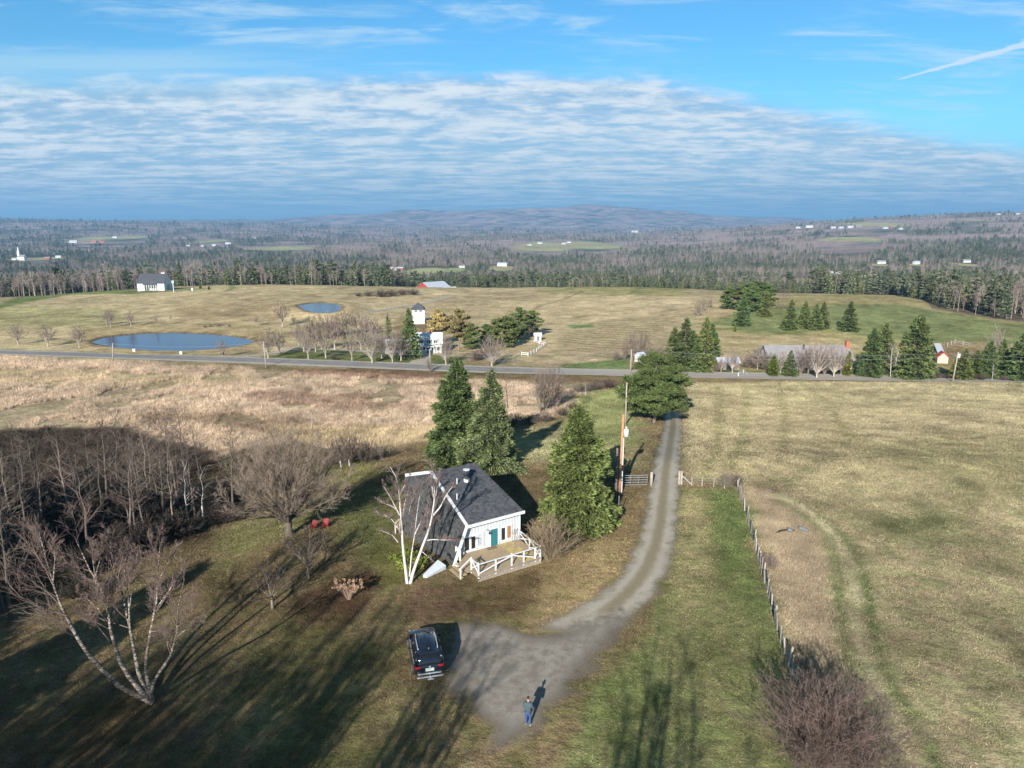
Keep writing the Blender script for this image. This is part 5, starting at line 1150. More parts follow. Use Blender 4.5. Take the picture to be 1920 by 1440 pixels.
for s in np.arange(-.9, 5.4, .30): bt.bar(W(s, .49, .5), W(s, .49, min(3.1, 3.12 + 2.4 * min(0, s))), .03, .02)
bt.bar(W(5.40, .485, -.1), W(5.40, .485, 3.2), .12, .05)
hl(bt, 'wall_battens', M_WHITE, wl_)
hl(MB().bar(W(-.05, -.01, 3.07), W(5.6, -.01, 3.12), .06, .26), 'eave_board', M_WHITE, rf)
hl(MB().bar(Ef + Vector((0, 0, .05)), Tt + Vector((0, 0, .05)), .24, .08).bar(Tt + Vector((0, 0, .03)), T2 + Vector((0, 0, .03)), .10, .24), 'ridge_trim', M_WHITE, rf)
hl(MB().bar(Ff, Ef + Vector((0, 0, .02)), .17, .17), 'rake_trim', M_WHITE, rf)
hl(MB().bar(W(.1, .28, 3.02), W(5.4, .28, 3.07), .34, .04), 'soffit', M_BLACK, rf)
def rect_wall(px, top, bot, l, r):
    s0, s1 = onwall(l, (top + bot) / 2)[0], onwall(r, (top + bot) / 2)[0]; zt_, zb = onwall(px, top)[1], onwall(px, bot)[1]; return s0, s1, zb, zt_
def window(px, top, bot, l, r, curtain=None):
    s0, s1, z0, z1 = rect_wall(px, top, bot, l, r); f = MB(); w = .11
    for a, b_ in ((s0 - w / 2, z0 - w / 2), ): pass
    f.bar(W(s0 - w / 2, .46, z0 - w), W(s0 - w / 2, .46, z1 + w), w, .08, eN).bar(W(s1 + w / 2, .46, z0 - w), W(s1 + w / 2, .46, z1 + w), w, .08, eN)
    f.bar(W(s0, .46, z1 + w / 2), W(s1, .46, z1 + w / 2), .08, w).bar(W(s0, .45, z0 - w / 2), W(s1, .45, z0 - w / 2), .12, w)
    wo = hl(f, 'window', M_WHITE)
    hl(MB().plate([W(s0, .47, z0), W(s1, .47, z0), W(s1, .47, z1), W(s0, .47, z1)], .02, n=-eN), 'glass', curtain or M_GLASS, wo)
M_CURT = mat('orange brown curtain behind glass', (.36, .17, .08), .35, .35, 5.); M_BLIND = mat('pale blind behind glass', (.42, .44, .46), .3, .3, 3.)
window(874.8, 1008, 1032, 870.5, 879.5); window(887, 1005, 1028, 883, 891); window(899.5, 1001, 1023, 895.2, 903.8, M_BLIND)
window(943, 989, 1012, 939.3, 946.8); window(954, 985, 1008, 950.3, 957.7, M_CURT)
s0, s1, z0, z1 = rect_wall(926, 991, 1030, 919.5, 932.8); z0 = .57
dr = hl(MB().plate([W(s0, .44, z0), W(s1, .44, z0), W(s1, .44, z1), W(s0, .44, z1)], .05, n=-eN), 'door', M_TEAL)
dp_ = MB()
for i in range(3): dp_.bar(W(s0 + (s1 - s0) * (.25 + .25 * i), .435, z0 + .1), W(s0 + (s1 - s0) * (.25 + .25 * i), .435, z1 - .1), .02, .012)
hl(dp_, 'door_panel', mat('darker teal groove', (.018, .11, .125), .5), dr); hl(MB().tube([W(s1 - .1, .40, z0 + .95), W(s1 - .1, .34, z0 + .95)], .04), 'handle', M_METAL, dr)
fm_ = MB(); w = .13
fm_.bar(W(s0 - w / 2, .45, z0), W(s0 - w / 2, .45, z1 + w), w, .07, eN).bar(W(s1 + w / 2, .45, z0), W(s1 + w / 2, .45, z1 + w), w, .07, eN).bar(W(s0, .45, z1 + w / 2), W(s1, .45, z1 + w / 2), .07, w)
hl(fm_, 'door_frame', M_WHITE, dr)
sl, zl = onwall(911.5, 994); hl(MB().tube([W(sl, .46, zl), W(sl, .3, zl + .12), W(sl + .12, .2, zl + .05), W(sl + .14, .2, zl - .1)], .025, 6).box(W(sl + .14, .2, zl - .2), (.12, .12, .18)), 'wall_lamp', M_BLACK)
def onroof(px, py):
    n = (Fr - Ef).cross(Tt - Ef).normalized(); d = Vector(ray(px, py)); C = Vector((0, 0, CAM_H)); return C + d * ((Ef - C).dot(n) / d.dot(n))
p = onroof(875, 901); ch = hl(MB().tube([p - Vector((0, 0, .2)), p + Vector((0, 0, 1.0))], .20, 12), 'chimney_pipe', mat('dark flue pipe', (.07, .075, .085), .5, .2), None)
hl(MB().tube([p + Vector((0, 0, .98)), p + Vector((0, 0, 1.06)), p + Vector((0, 0, 1.12))], [.30, .30, .06], 12).tube([p - Vector((0, 0, .1)), p + Vector((0, 0, .16))], .27, 12), 'pipe_cap', M_WHITE, ch)
hl(MB().tube([p + Vector((0, 0, .45)), p + Vector((0, 0, .62))], .24, 12).bar(p + Vector((0, 0, .5)), p + Vector((-.5, .25, .05)), .03), 'pipe_collar', M_BLACK, ch)
p = onroof(873, 901)
for q in ((857, 907), (857, 936)): p = onroof(*q); hl(MB().tube([p - Vector((0, 0, .1)), p + Vector((0, 0, .5))], .045, 8), 'vent_pipe', M_WHITE)
# rear stair rail glimpsed beyond the gable
# bulkhead over the cellar stair
q = [at(836, 1060, .35), at(821, 1049.5, .75), at(793.5, 1077, .30), at(801, 1081, .12)]
bk = MB().plate([q[3], q[0], q[1], q[2]], .08); low = [Vector((v.x, v.y, -.1)) for v in q]
bk.add([q[3], q[0], low[0], low[3]], [(0, 1, 2, 3)]).add([q[2], q[3], low[3], low[2]], [(0, 1, 2, 3)]).add([q[0], q[1], low[1], low[0]], [(0, 1, 2, 3)])
hl(bk, 'cellar_hatch', M_CONC)
# ------------------------------------------------------------------ deck
deck = empty('deck', W(2, -1.5, 0), 0, 'wooden deck with white crossed railings and lattice skirt before the teal door', 'deck')
def dl(mb, name, m, parent=None, **k):
    o = mb.build(name, m, None, **k); o.data.transform(Matrix.Translation(-deck.location)); o.parent = parent or deck; return o
S0, S1, B0 = -.96, 5.0, -3.4; DZ = .55
dl(MB().plate([W(S0, B0, DZ), W(S1, B0 + .05, DZ), W(5.35, .48, DZ), W(S0 + .05, .48, DZ)], .07), 'floor', M_DECK)
dl(MB().bar(W(S0, B0, DZ - .1), W(S1, B0, DZ - .1), .04, .16).bar(W(S0, B0, DZ - .1), W(S0, -.5, DZ - .1), .04, .16).bar(W(S1, B0, DZ - .1), W(5.3, .4, DZ - .1), .04, .16), 'rim_joist', M_WOODG)
lt = MB()
for a, b_ in ((W(S0, B0 + .03, 0), W(S1, B0 + .03, 0)), (W(S1 - .03, B0, 0), W(5.3, .4, 0))):
    L = (b_ - a).length; d = (b_ - a) / L; k = 0.
    while k < L:
        lt.bar(a + d * k + Vector((0, 0, -.02)), a + d * min(L, k + .45) + Vector((0, 0, .43)), .045, .012); lt.bar(a + d * k + Vector((0, 0, .43)) + eN * .012, a + d * min(L, k + .45) + Vector((0, 0, -.02)) + eN * .012, .045, .012); k += .15
dl(lt, 'lattice_skirt', M_LATT)
dl(MB().plate([W(S0 + .1, B0 + .12, .43), W(S1 - .1, B0 + .12, .43), W(S1 - .1, B0 + .12, -.05), W(S0 + .1, B0 + .12, -.05)], .03), 'deck_shade_sheet', mat('painted shade under deck', (.03, .026, .022), .9))  # dark sheet behind the lattice paints the shade under the deck
posts = {}
for nm, px, py in (('a', 887, 1067), ('b', 899, 1078), ('c', 928, 1067.5), ('d', 957, 1058), ('e', 979, 1051), ('f', 1000, 1044.5), ('g', 1012, 1041), ('h', 992, 1027)):
    s, b_ = loc_sb(at(px, py, DZ)); posts[nm] = (s, b_)
for nm in 'bcdefg': posts[nm] = (posts[nm][0], B0 + .08)
posts['b'] = (S0 + .08, B0 + .08); posts['g'] = (S1 - .08, B0 + .08); posts['a'] = (S0 + .08, -2.2); posts['h'] = (S1 + .02, -1.6); posts['i'] = (5.2, .38); posts['j'] = (S0 + .1, -.35); posts['k'] = (S0 + .12, .38)
for nm in posts: dl(MB().bar(W(*posts[nm], DZ - .3), W(*posts[nm], DZ + (1.02 if nm in 'abdg' else .92)), .11), 'post', M_WHITE)
def rail(a, b_, top=.92, cross='x'):
    A, B_ = posts[a], posts[b_]; m = MB().bar(W(*A, DZ + top - .03), W(*B_, DZ + top - .03), .10, .05)
    if 'x' in cross or '/' in cross: m.bar(W(*A, DZ + .10), W(*B_, DZ + top - .08), .05, .09)
    if 'x' in cross or '\\' in cross: m.bar(W(*A, DZ + top - .08) - eN * .03, W(*B_, DZ + .10) - eN * .03, .05, .09)
    dl(m, 'railing', M_WHITE)
rail('a', 'b'); rail('g', 'h'); rail('h', 'i'); rail('j', 'k')
mm = MB().bar(W(*posts['b'], DZ + .89), W(*posts['g'], DZ + .89), .10, .05)
mm.bar(W(*posts['b'], DZ + .1), W(*posts['d'], DZ + .84), .05, .09).bar(W(*posts['d'], DZ + .84), W(*posts['f'], DZ + .1), .05, .09)
mm.bar(W(*posts['f'], DZ + .1), W(*posts['g'], DZ + .84), .05, .09).bar(W(*posts['f'], DZ + .84), W(*posts['g'], DZ + .1) + eN * .03, .05, .09)
dl(mm, 'railing', M_WHITE)
for i, (s, z) in enumerate(((-1.12, .42), (-1.45, .27), (-1.78, .12))): dl(MB().plate([W(s - .18, -2.25, z), W(s + .17, -2.25, z), W(s + .17, -.45, z), W(s - .18, -.45, z)], .05), 'step', M_DECK)
dl(MB().bar(W(-1.85, -2.2, -.05), W(-1.85, -2.2, .85), .10), 'post', M_WHITE); dl(MB().bar(W(*posts['a'], DZ + .98), W(-2.0, -2.2, .78), .09, .05), 'handrail', M_WHITE)
tag(MB().plate([W(1.95, -.1, DZ + .02), W(2.85, -.1, DZ + .02), W(2.85, .4, DZ + .02), W(1.95, .4, DZ + .02)], .015).build('doormat', mat('brown doormat fibre', (.24, .15, .10), .95, .3, 9.)), 'brown doormat lying on the deck in front of the teal door', 'doormat')
# plant stand by the wall, bucket, stair behind the gable
st = MB(); c = W(4.55, -.05, DZ)
for i in range(3):
    a = i * 2.1 + .4; st.tube([c + Vector((.28 * math.cos(a), .28 * math.sin(a), 0)), c + Vector((.08 * math.cos(a), .08 * math.sin(a), .9)), c + Vector((0, 0, 1.35))], .018, 5)
for k, (z, r) in enumerate(((.45, .24), (.85, .20), (1.25, .14))):
    a = k * 2.2; cc = c + Vector((.22 * math.cos(a), .22 * math.sin(a), z)); st.tube([cc + Vector((r * math.cos(t), r * math.sin(t), 0)) for t in np.linspace(0, 6.283, 13)], .014, 4); st.tube([c + Vector((0, 0, z)), cc], .014, 4)
tag(st.build('plant_stand', mat('grey iron', (.22, .22, .22), .6)), 'empty grey wrought iron plant stand on the deck against the white wall', 'plant stand')
b_ = at(857.5, 1066, .0); bu = MB().tube([b_, b_ + Vector((0, 0, .38)), b_ + Vector((0, 0, .40))], [.14, .18, .19], 14, False).tube([b_ + Vector((0, 0, .02)), b_ + Vector((0, 0, .03))], .14, 14)
tag(bu.build('bucket', M_WHITE), 'small white bucket on the ground beside the deck steps', 'bucket')
sr = empty('stair_rail', W(-2.6, 8.3, 0), 0, 'brown wooden stair rail half hidden beyond the dark gable', 'stair rail')
p0, p1 = at(741, 982, .9), at(749, 972, 1.35)
for a, b2, nm in ((p0, p1, 'rail'), (p0 - Vector((0, 0, .4)), p1 - Vector((0, 0, .4)), 'rail'), (Vector((p0.x, p0.y, -.2)), p0, 'post'), (Vector((p1.x, p1.y, -.2)), p1, 'post')):
    o = MB().bar(a, b2, .11).build(nm, M_LATT); o.data.transform(Matrix.Translation(-sr.location)); o.parent = sr
# evergreen bush, hydrangea
b_ = G(768, 1058); cl = [(R.normal() * .55, R.normal() * .8, .25 + abs(R.normal()) * .55, .45, .4) for _ in range(26)]
r = empty('evergreen_bush', b_, .5, 'low yellow green leafy bush between the birch and the gable', 'shrub'); link('crown', clump_leaves(R, cl, 70, .22, .4, .5, .3).mesh('crown', M_SHRUBG), r)
sm_ = Geo(); P = np.array([[(0, 0, 0), (x * .5, y * .5, z * .5), (x, y, z)] for x, y, z, *_ in cl]); V, F = tubes(P, np.full((len(cl), 3), .015), 3); sm_.put(V, F); link('stem', sm_.mesh('stem', M_BARKD), r)
b_ = G(655, 1124); r = empty('hydrangea', b_, 0, 'dried hydrangea with tan flower heads on the dark flower bed', 'shrub'); r.scale = (.82, .82, .9)
hd = [(R.uniform(-1.3, 1.2), R.uniform(-.7, .7), 1.15 + R.uniform(-.25, .45), .17, .14) for _ in range(44)]
link('flower_heads', clump_leaves(R, hd, 26, .11, .8, .1, .5).mesh('flower_heads', M_HYD), r)
P = np.array([[(x * .12, y * .12, 0), (x * .45, y * .45, z * .6), (x, y, z)] for x, y, z, *_ in hd]); sm_ = Geo(); V, F = tubes(P, np.tile([.018, .012, .006], (len(hd), 1)), 3); sm_.put(V, F); link('stem', sm_.mesh('stem', M_TAWNY), r)
# ------------------------------------------------------------------ red chairs
M_RED = mat('red chair paint', (.33, .015, .025), .5, .1, 4.)
def chair(loc, rz, label):
    r = empty('garden_chair', loc, rz, label, 'chair', None); r.scale = (.72, .72, .72); pr = lambda mb, n: mb.build(n, M_RED, r)
    m = MB()
    for i in range(5): m.bar((-.26, -.30 + .13 * i, .36 - .022 * i), (.26, -.30 + .13 * i, .36 - .022 * i), .11, .025)
    pr(m, 'seat'); m = MB()
    for i in range(5): x = -.24 + .12 * i; m.bar((x, .22, .28), (x * 1.15, .56, .98 + .08 * (1 - abs(i - 2) / 2)), .105, .025, (0, 1, 0))
    pr(m, 'backrest')
    for s in (-1, 1):
        pr(MB().bar((s * .33, -.38, .56), (s * .33, .42, .56), .14, .03), 'armrest'); pr(MB().bar((s * .30, -.32, 0), (s * .30, -.32, .56), .04, .10), 'leg'); pr(MB().bar((s * .30, -.30, .36), (s * .30, .62, 0), .04, .12), 'leg')
    return r
chair(G(588, 992), -.15, 'left one of the two red wooden garden chairs below the round maple'); chair(G(611, 989), .1, 'right one of the two red wooden garden chairs below the round maple')
# ------------------------------------------------------------------ utility poles, gate, fences
def pole(base, top, r0=.15, label='', m=None, lean=(0, 0), arm=False, insul=False, group=None):
    r = empty('utility_pole', base, 0, label, 'pole', group); h = top
    MB().tube([(0, 0, -.3), (lean[0] * .5, lean[1] * .5, h * .5), (lean[0], lean[1], h)], [r0, r0 * .86, r0 * .72], 10).build('pole_shaft', m or M_WOODP, r, True)
    if arm: MB().bar((lean[0] - .9, lean[1], h - .5), (lean[0] + .9, lean[1], h - .5), .1, .12).build('cross_arm', M_WOODG, r)
    for k in ((-.8, .8) if arm else ((0,) if insul else ())): MB().tube([(lean[0] + k, lean[1], h - .42), (lean[0] + k, lean[1], h - .2)], [.06, .04], 8).build('insulator', M_WHITE, r)
    return r
b_ = G(1161.5, 927); hp = hpx(b_, 776); up = pole(b_, hp, .17, 'orange brown utility pole with a white transformer beside the gate', M_WOODO, (.12, 0))
zt_ = hpx(b_, 812); tc = MB().tube([(.47, 0, zt_ - .35), (.47, 0, zt_ + .35), (.47, 0, zt_ + .42)], [.24, .24, .18], 14).tube([(.42, 0, zt_ + .4), (.42, 0, zt_ + .72)], [.05, .03], 8).tube([(.52, .08, zt_ + .4), (.52, .08, zt_ + .62)], .03, 8).build('transformer', M_WHITE, up, True)
MB().bar((.1, 0, zt_ + .15), (.4, 0, zt_ + .15), .06).bar((.1, 0, zt_ - .15), (.4, 0, zt_ - .15), .06).build('bracket', M_METAL, up); MB().tube([(.20, -.1, .1), (.22, -.1, zt_ - .5)], .045, 8).build('conduit', M_WHITE, up); MB().tube([(.2, -.12, 2.6), (.2, -.12, 3.2)], .13, 10).build('meter_box', M_BLACK, up)
b_ = G(1154.5, 932); pole(b_, hpx(b_, 840), .16, 'short dark old pole standing left of the orange utility pole', mat('old dark pole wood', (.17, .13, .115), .9, .2, 3.))
b_ = G(1159, 977); tag(MB().tube([b_ - Vector((0, 0, .2)), b_ + Vector((.02, .05, hpx(b_, 930)))], .04, 8).build('marker_post', M_METAL), 'thin grey pipe post in front of the orange utility pole', 'post')
b_ = G(1172.5, 797); pole(b_, hpx(b_, 717), .14, 'slim pale pole left of the broad pine', M_WOODP)
ROADP = [(212, 678, 643, (.5, 0), 'leaning pale roadside pole at the left, before the pond'), (499, 689, 640, (-.2, 0), 'white roadside pole below the farm driveway entrance'), (807, 689, 655, (-.1, 0), 'pale roadside pole in front of the farmhouse'), (1182, 697, 655, (.1, 0), 'roadside pole beside the bare clump and small shed'), (1786, 716, 660, (.4, 0), 'roadside pole with a white can in front of the red shed')]
tops = []
for px, py, tp, ln, lab in ROADP:
    b_ = G(px, py); h = hpx(b_, tp); pole(b_, h, .17, lab, M_WOODP, ln, insul=True); tops.append(Vector((b_.x + ln[0], b_.y, b_.z + h - .2)))
    if px == 1786:
        o = MB().tube([(ln[0] + .32, 0, h - 1.3), (ln[0] + .32, 0, h - .4)], .24, 12).build('transformer', M_WHITE, bpy.data.objects[[x.name for x in S.objects if x.get('label') == lab][0]])
cb = MB(); allp = [tops[0] + (tops[0] - tops[1])] + tops + [tops[-1] + Vector((60, -8, 0))]
for a, b2 in zip(allp[:-1], allp[1:]):
    for dz in (0, -1.0): cb.tube([a.lerp(b2, t) + Vector((0, 0, dz - 2.2 * 4 * t * (1 - t) * .5)) for t in np.linspace(0, 1, 14)], .018, 4, False)
tag(cb.build('power_cable', mat('cable grey', (.30, .30, .31), .5)), 'thin power cables strung between the roadside poles', 'cable')
# gate left of the drive
g0, g1 = G(1166, 912), G(1213, 911); gt = empty('farm_gate', g0, 0, 'grey barred farm gate left of the driveway beside the utility pole', 'gate'); d = g1 - g0
fr = MB(); 
for z in (.15, .42, .69, .96, 1.2): fr.tube([Vector((0, 0, z)), d + Vector((0, 0, z))], .03, 6)
fr.build('bar', M_METAL, gt); fr = MB()
for t in (0, .33, .66, 1): fr.tube([d * t + Vector((0, 0, .12)), d * t + Vector((0, 0, 1.22))], .035, 6)
fr.build('upright', M_METAL, gt)
gp = g1 + Vector((.45, 0, 0)); tag(MB().tube([gp - Vector((0, 0, .2)), gp + Vector((0, 0, 1.55))], [.15, .14], 10).build('gate_post', M_WOODP, None, True), 'stout pale gatepost at the driveway end of the grey gate', 'post')
fn = empty('wire_fence', G(1273, 908), 0, 'short wire fence with a braced corner post right of the driveway', 'fence'); o0 = fn.location
pp = [G(1273, 908), G(1277.5, 908), G(1297, 911), G(1316, 912), G(1338, 913), G(1358, 916)]
for i, p in enumerate(pp): MB().tube([p - o0 - Vector((0, 0, .2)), p - o0 + Vector((0, 0, 1.5 if i < 2 else 1.0))], .12 if i < 2 else .05, 8).build('post', M_WOODP, fn)
MB().bar(pp[1] - o0 + Vector((0, 0, 1.0)), pp[2] - o0 + Vector((0, 0, .15)), .10).build('brace', M_WOODP, fn)
wr = MB()
for z in (.35, .65, .92): wr.tube([p - o0 + Vector((0, 0, z)) for p in pp[1:]], .012, 4)
wr.build('wire', M_METAL, fn)
PF = [(1280 + x * .4028, 860 + y * .4028) for x, y in [(258, 140), (263, 160), (270, 182), (280, 212), (290, 243), (300, 280), (308, 310), (318, 345), (330, 390), (343, 430), (350, 470), (362, 510), (376, 560), (390, 600), (402, 650), (414, 700), (428, 748), (442, 800), (455, 855), (475, 908), (490, 965), (506, 1005), (525, 1060)]]
ff = empty('post_fence', G(*PF[0]), 0, 'long fence of weathered wooden posts along the brown grass strip', 'fence'); o0 = ff.location; g = rg(8); PW = []
for q in PF:
    p = G(*q); PW.append(p)
P2 = []
for a, b2 in zip(PW[:-1], PW[1:]): P2 += [a] + ([a.lerp(b2, .5)] if g.random() < .35 else [])
for p in P2 + [PW[-1]]:
    h = g.uniform(1.0, 1.45); ln = Vector((g.normal() * .08, g.normal() * .06, 0)); rp_ = g.uniform(.055, .085)
    MB().tube([p - o0 - Vector((0, 0, .2)), p - o0 + ln + Vector((0, 0, h))], [rp_, rp_ * .9], 7).build('post', M_WOODP if g.random() < .45 else M_WOODG, ff)
wr = MB()
for z in (.35, .65, .95): wr.tube([p - o0 + Vector((0, 0, z)) for p in PW], .012, 4)
wr.build('wire', M_METAL, ff)
for px, py, h, lab in [(383, 975, 1.5, 'left one of two white fence posts at the edge of the dark wood'), (411, 962, 1.5, 'right one of two white fence posts at the edge of the dark wood'), (731, 850, 1.1, 'short pale post in the hedge strip left of the spruces'), (766, 808, 1.3, 'pale stake standing in dry grass left of the spruces'), (656, 876, 1., 'thin white post at the foot of the dark bushes'), (640, 878, 1., 'thin white post left under the dark bushes')]:
    b_ = G(px, py); tag(MB().tube([b_ - Vector((0, 0, .2)), b_ + Vector((-.12, .05, h))], .07, 7).build('fence_post', M_WHITE if 'white' in lab else M_WOODP), lab, 'post')
# old pipes in the brown grass
dk = mat('black hose and pipe mouth shade', (.008, .008, .008), .9); pg = mat('grey plastic pipe', (.17, .185, .19), .6)
for (px, py), (qx, qy), lab in (((1478, 997), (1484, 999), 'short dark mouthed pipe lying in the brown grass, left of the other'), ((1499, 994), (1514, 999), 'grey plastic pipe with a black open end lying in the brown grass')):
    a, b2 = G(px, py) + Vector((0, 0, .22)), G(qx, qy) + Vector((0, 0, .2)); r = empty('pipe', a, 0, lab, 'pipe'); d = b2 - a
    MB().tube([(0, 0, 0), d], .18, 12, False).build('pipe_wall', pg, r, True); MB().tube([d.normalized() * .05, d.normalized() * .07], .176, 12).build('mouth_shade', dk, r)  # black disc paints the shade inside the open mouth
a = [G(*p) + Vector((0, 0, .1)) for p in ((1456, 1001), (1462, 998), (1470, 996), (1478, 995), (1490, 997))]
tag(MB().tube(a, [.06, .1, .08, .05, .05], 6).build('hose', dk, None, True), 'bent black hose lying beside the pipes in the brown grass', 'hose')
# ------------------------------------------------------------------ the dark car
def paint(name, col, rough=.22):
    m, t, b = new_mat(name); b.inputs['Base Color'].default_value = (*col, 1); b.inputs['Roughness'].default_value = rough
    b.inputs['Coat Weight'].default_value = .8; b.inputs['Coat Roughness'].default_value = .06; b.inputs['Metallic'].default_value = .2
    g = t.N('ShaderNodeTexCoord').outputs['Object']; t.l.new(t.ramp(t.noise(g, 2.5, 4), .3, .7, rough * .8, rough * 1.5), b.inputs['Roughness']); return m
M_CAR = paint('black car paint', (.012, .014, .022)); M_CGL = glass_mat('tinted car glass', (.010, .012, .016), .05); M_TYRE = mat('tyre rubber', (.02, .02, .02), .9); M_RIM = mat('alloy rim', (.35, .35, .36), .35, .1, 6., .8)
M_TRIM = mat('grey plastic cladding', (.045, .047, .05), .6, .1); M_CHROME = mat('brushed silver', (.72, .73, .75), .35, .08, 8., .5); M_TAIL = mat('red tail lamp', (.45, .01, .02), .2); M_PLATE = mat('pale licence plate', (.42, .50, .45), .5, .1); M_HEAD = mat('head lamp lens', (.55, .57, .6), .12)
def loft(rings, close_ends=True):
    m = MB(); n = len(rings[0]); m.v = [tuple(v) for r in rings for v in r]
    m.f = [(i * n + k, i * n + (k + 1) % n, (i + 1) * n + (k + 1) % n, (i + 1) * n + k) for i in range(len(rings) - 1) for k in range(n)]
    if close_ends: m.f += [tuple(range(n))[::-1], tuple(range((len(rings) - 1) * n, len(rings) * n))]
    return m
cr, cf = G(808, 1284), G(789, 1193); hd_ = math.atan2(-(cf.x - cr.x), cf.y - cr.y)
mid = (cr + cf) / 2; car = empty('parked_car', (mid.x, mid.y, mid.z + .03), hd_, 'black car parked at the edge of the gravel with its tail to the viewer', 'car')
def sec(y, hw, zb, zt_, rnd_=.1, top=None):
    t = top or hw * .9
    h = [(0, zb), (hw * .86, zb), (hw * .97, zb + .12), (hw, zb + (zt_ - zb) * .45), (hw * .985, zt_ - rnd_), (t, zt_ - .015), (t * .5, zt_ + .012), (0, zt_ + .02)]
    return [(x, y, z) for x, z in h] + [(-x, y, z) for x, z in h[-2:0:-1]]
rings = [sec(-2.28, .72, .42, .80, .08), sec(-2.24, .86, .34, .98, .06), sec(-2.12, .93, .28, 1.06, .05), sec(-1.6, .945, .26, 1.06, .05), sec(0, .945, .25, 1.04, .05), sec(.9, .945, .25, 1.04, .05), sec(1.3, .94, .26, 1.03, .08, .82), sec(1.9, .92, .28, .97, .12, .78), sec(2.2, .84, .32, .86, .12, .66), sec(2.32, .66, .40, .70, .1, .5)]
body = loft(rings).build('body', M_CAR, car, True); md = body.modifiers.new('sub', 'SUBSURF'); md.levels = md.render_levels = 2
def cab(y, hwb, hwt, zb, zt_):
    h = [(0, zb), (hwb, zb), (hwb * .97 + hwt * .03, zb + .08), (hwt + .03, zt_ - .09), (hwt, zt_ - .02), (hwt * .6, zt_ + .02), (0, zt_ + .03)]
    return [(x, y, z) for x, z in h] + [(-x, y, z) for x, z in h[-2:0:-1]]
gh = loft([cab(-2.16, .84, .80, 1.0, 1.05), cab(-1.86, .88, .66, 1.0, 1.56), cab(-1.7, .89, .67, 1.0, 1.61), cab(-.5, .90, .70, 1.0, 1.65), cab(.25, .90, .68, 1.0, 1.62), cab(.55, .89, .64, 1.0, 1.53), cab(1.28, .84, .74, .98, 1.04)]).build('windows', M_CGL, car, True)
rfm = loft([[(-.60, -1.95, 1.60), (.60, -1.95, 1.60), (.60, -1.95, 1.63), (0, -1.95, 1.65), (-.60, -1.95, 1.63)], [(-.67, -1.75, 1.60), (.67, -1.75, 1.60), (.66, -1.75, 1.66), (0, -1.75, 1.69), (-.66, -1.75, 1.66)], [(-.71, -.5, 1.62), (.71, -.5, 1.62), (.69, -.5, 1.685), (0, -.5, 1.72), (-.69, -.5, 1.685)], [(-.68, .28, 1.60), (.68, .28, 1.60), (.66, .28, 1.655), (0, .28, 1.69), (-.66, .28, 1.655)], [(-.62, .5, 1.55), (.62, .5, 1.55), (.60, .5, 1.58), (0, .5, 1.60), (-.60, .5, 1.58)]]).build('roof', M_CAR, car, True)
pl = MB()
for s in (-1, 1):
    pl.tube([(s * .85, 1.26, 1.03), (s * .65, .5, 1.56)], .05, 6).tube([(s * .91, -.35, 1.03), (s * .71, -.35, 1.63)], .05, 6).tube([(s * .86, -2.12, 1.04), (s * .66, -1.84, 1.6)], .07, 6).tube([(s * .90, -1.35, 1.03), (s * .69, -1.5, 1.62)], .05, 6)
pl.build('pillars', M_CAR, car, True)
for s in (-1, 1):
    MB().tube([(s * .58, -1.55, 1.70), (s * .60, -1.45, 1.735), (s * .62, -.4, 1.765), (s * .58, .15, 1.74), (s * .57, .25, 1.70)], .024, 6).build('roof_rail', M_CHROME, car, True)
    o = MB().box((s * 1.02, .78, 1.12), (.2, .12, .15)).bar((s * .88, .8, 1.08), (s * 1.0, .78, 1.1), .05).build('mirror', M_CAR, car, bevel=.03)
    MB().box((s * .70, -2.245, .92), (.30, .06, .12)).box((s * .84, -2.18, .92), (.06, .12, .12)).build('tail_light', M_TAIL, car, bevel=.02)
    MB().box((s * .64, 2.16, .74), (.34, .12, .10)).build('headlight', M_HEAD, car, bevel=.02)
    MB().tube([(s * .89, .95, 1.045), (s * .915, 0, 1.055), (s * .90, -1.95, 1.06)], .014, 5).build('belt_trim', M_CHROME, car)
    MB().bar((s * .95, -1.25, .32), (s * .95, 1.0, .32), .05, .14).build('sill_cladding', M_TRIM, car, bevel=.02)
    for y in (-1.36, 1.42):
        w = MB()
        for a, b2, r1, r2 in ((.78, .80, .30, .345), (.80, .98, .345, .345), (.98, .995, .345, .30)): w.tube([(s * a, y, .345), (s * b2, y, .345)], [r1, r2], 22, a == .78)
        wo = w.build('wheel', M_TYRE, car, True); rm = MB().tube([(s * .97, y, .345), (s * 1.0, y, .345)], .07, 12)
        for k in range(5): a = k * 1.2566; rm.bar((s * .985, y, .345), (s * .985, y + .25 * math.cos(a), .345 + .25 * math.sin(a)), .05, .03, (1, 0, 0))
        rm.tube([(s * .975, y + .25 * math.cos(t), .345 + .25 * math.sin(t)) for t in np.linspace(0, 6.283, 19)], .03, 6); rm.build('rim', M_RIM, wo)
        ar = MB().tube([(s * .945, y + .40 * math.cos(t), .345 + .40 * math.sin(t)) for t in np.linspace(-.1, 3.24, 12)], .035, 6); ar.build('wheel_arch', M_TRIM, car, True)
MB().box((0, -2.315, .78), (.52, .03, .20)).build('licence_plate', M_PLATE, car, bevel=.005)
MB().box((0, -2.30, .95), (.10, .02, .10)).build('emblem', M_CHROME, car, bevel=.03)
MB().box((0, -2.27, .50), (1.55, .14, .16)).build('bumper', M_TRIM, car, bevel=.05)
MB().bar((-.70, -2.36, .56), (.70, -2.36, .56), .10, .05).build('bumper_step', M_CHROME, car, bevel=.01); MB().bar((-.78, -2.50, .42), (.78, -2.50, .42), .10, .05).build('bumper_step', M_CHROME, car, bevel=.01)
MB().bar((0, -2.2, .36), (0, -2.66, .36), .08, .08).box((0, -2.66, .36), (.34, .08, .05)).build('tow_hitch', M_CHROME, car, bevel=.01)
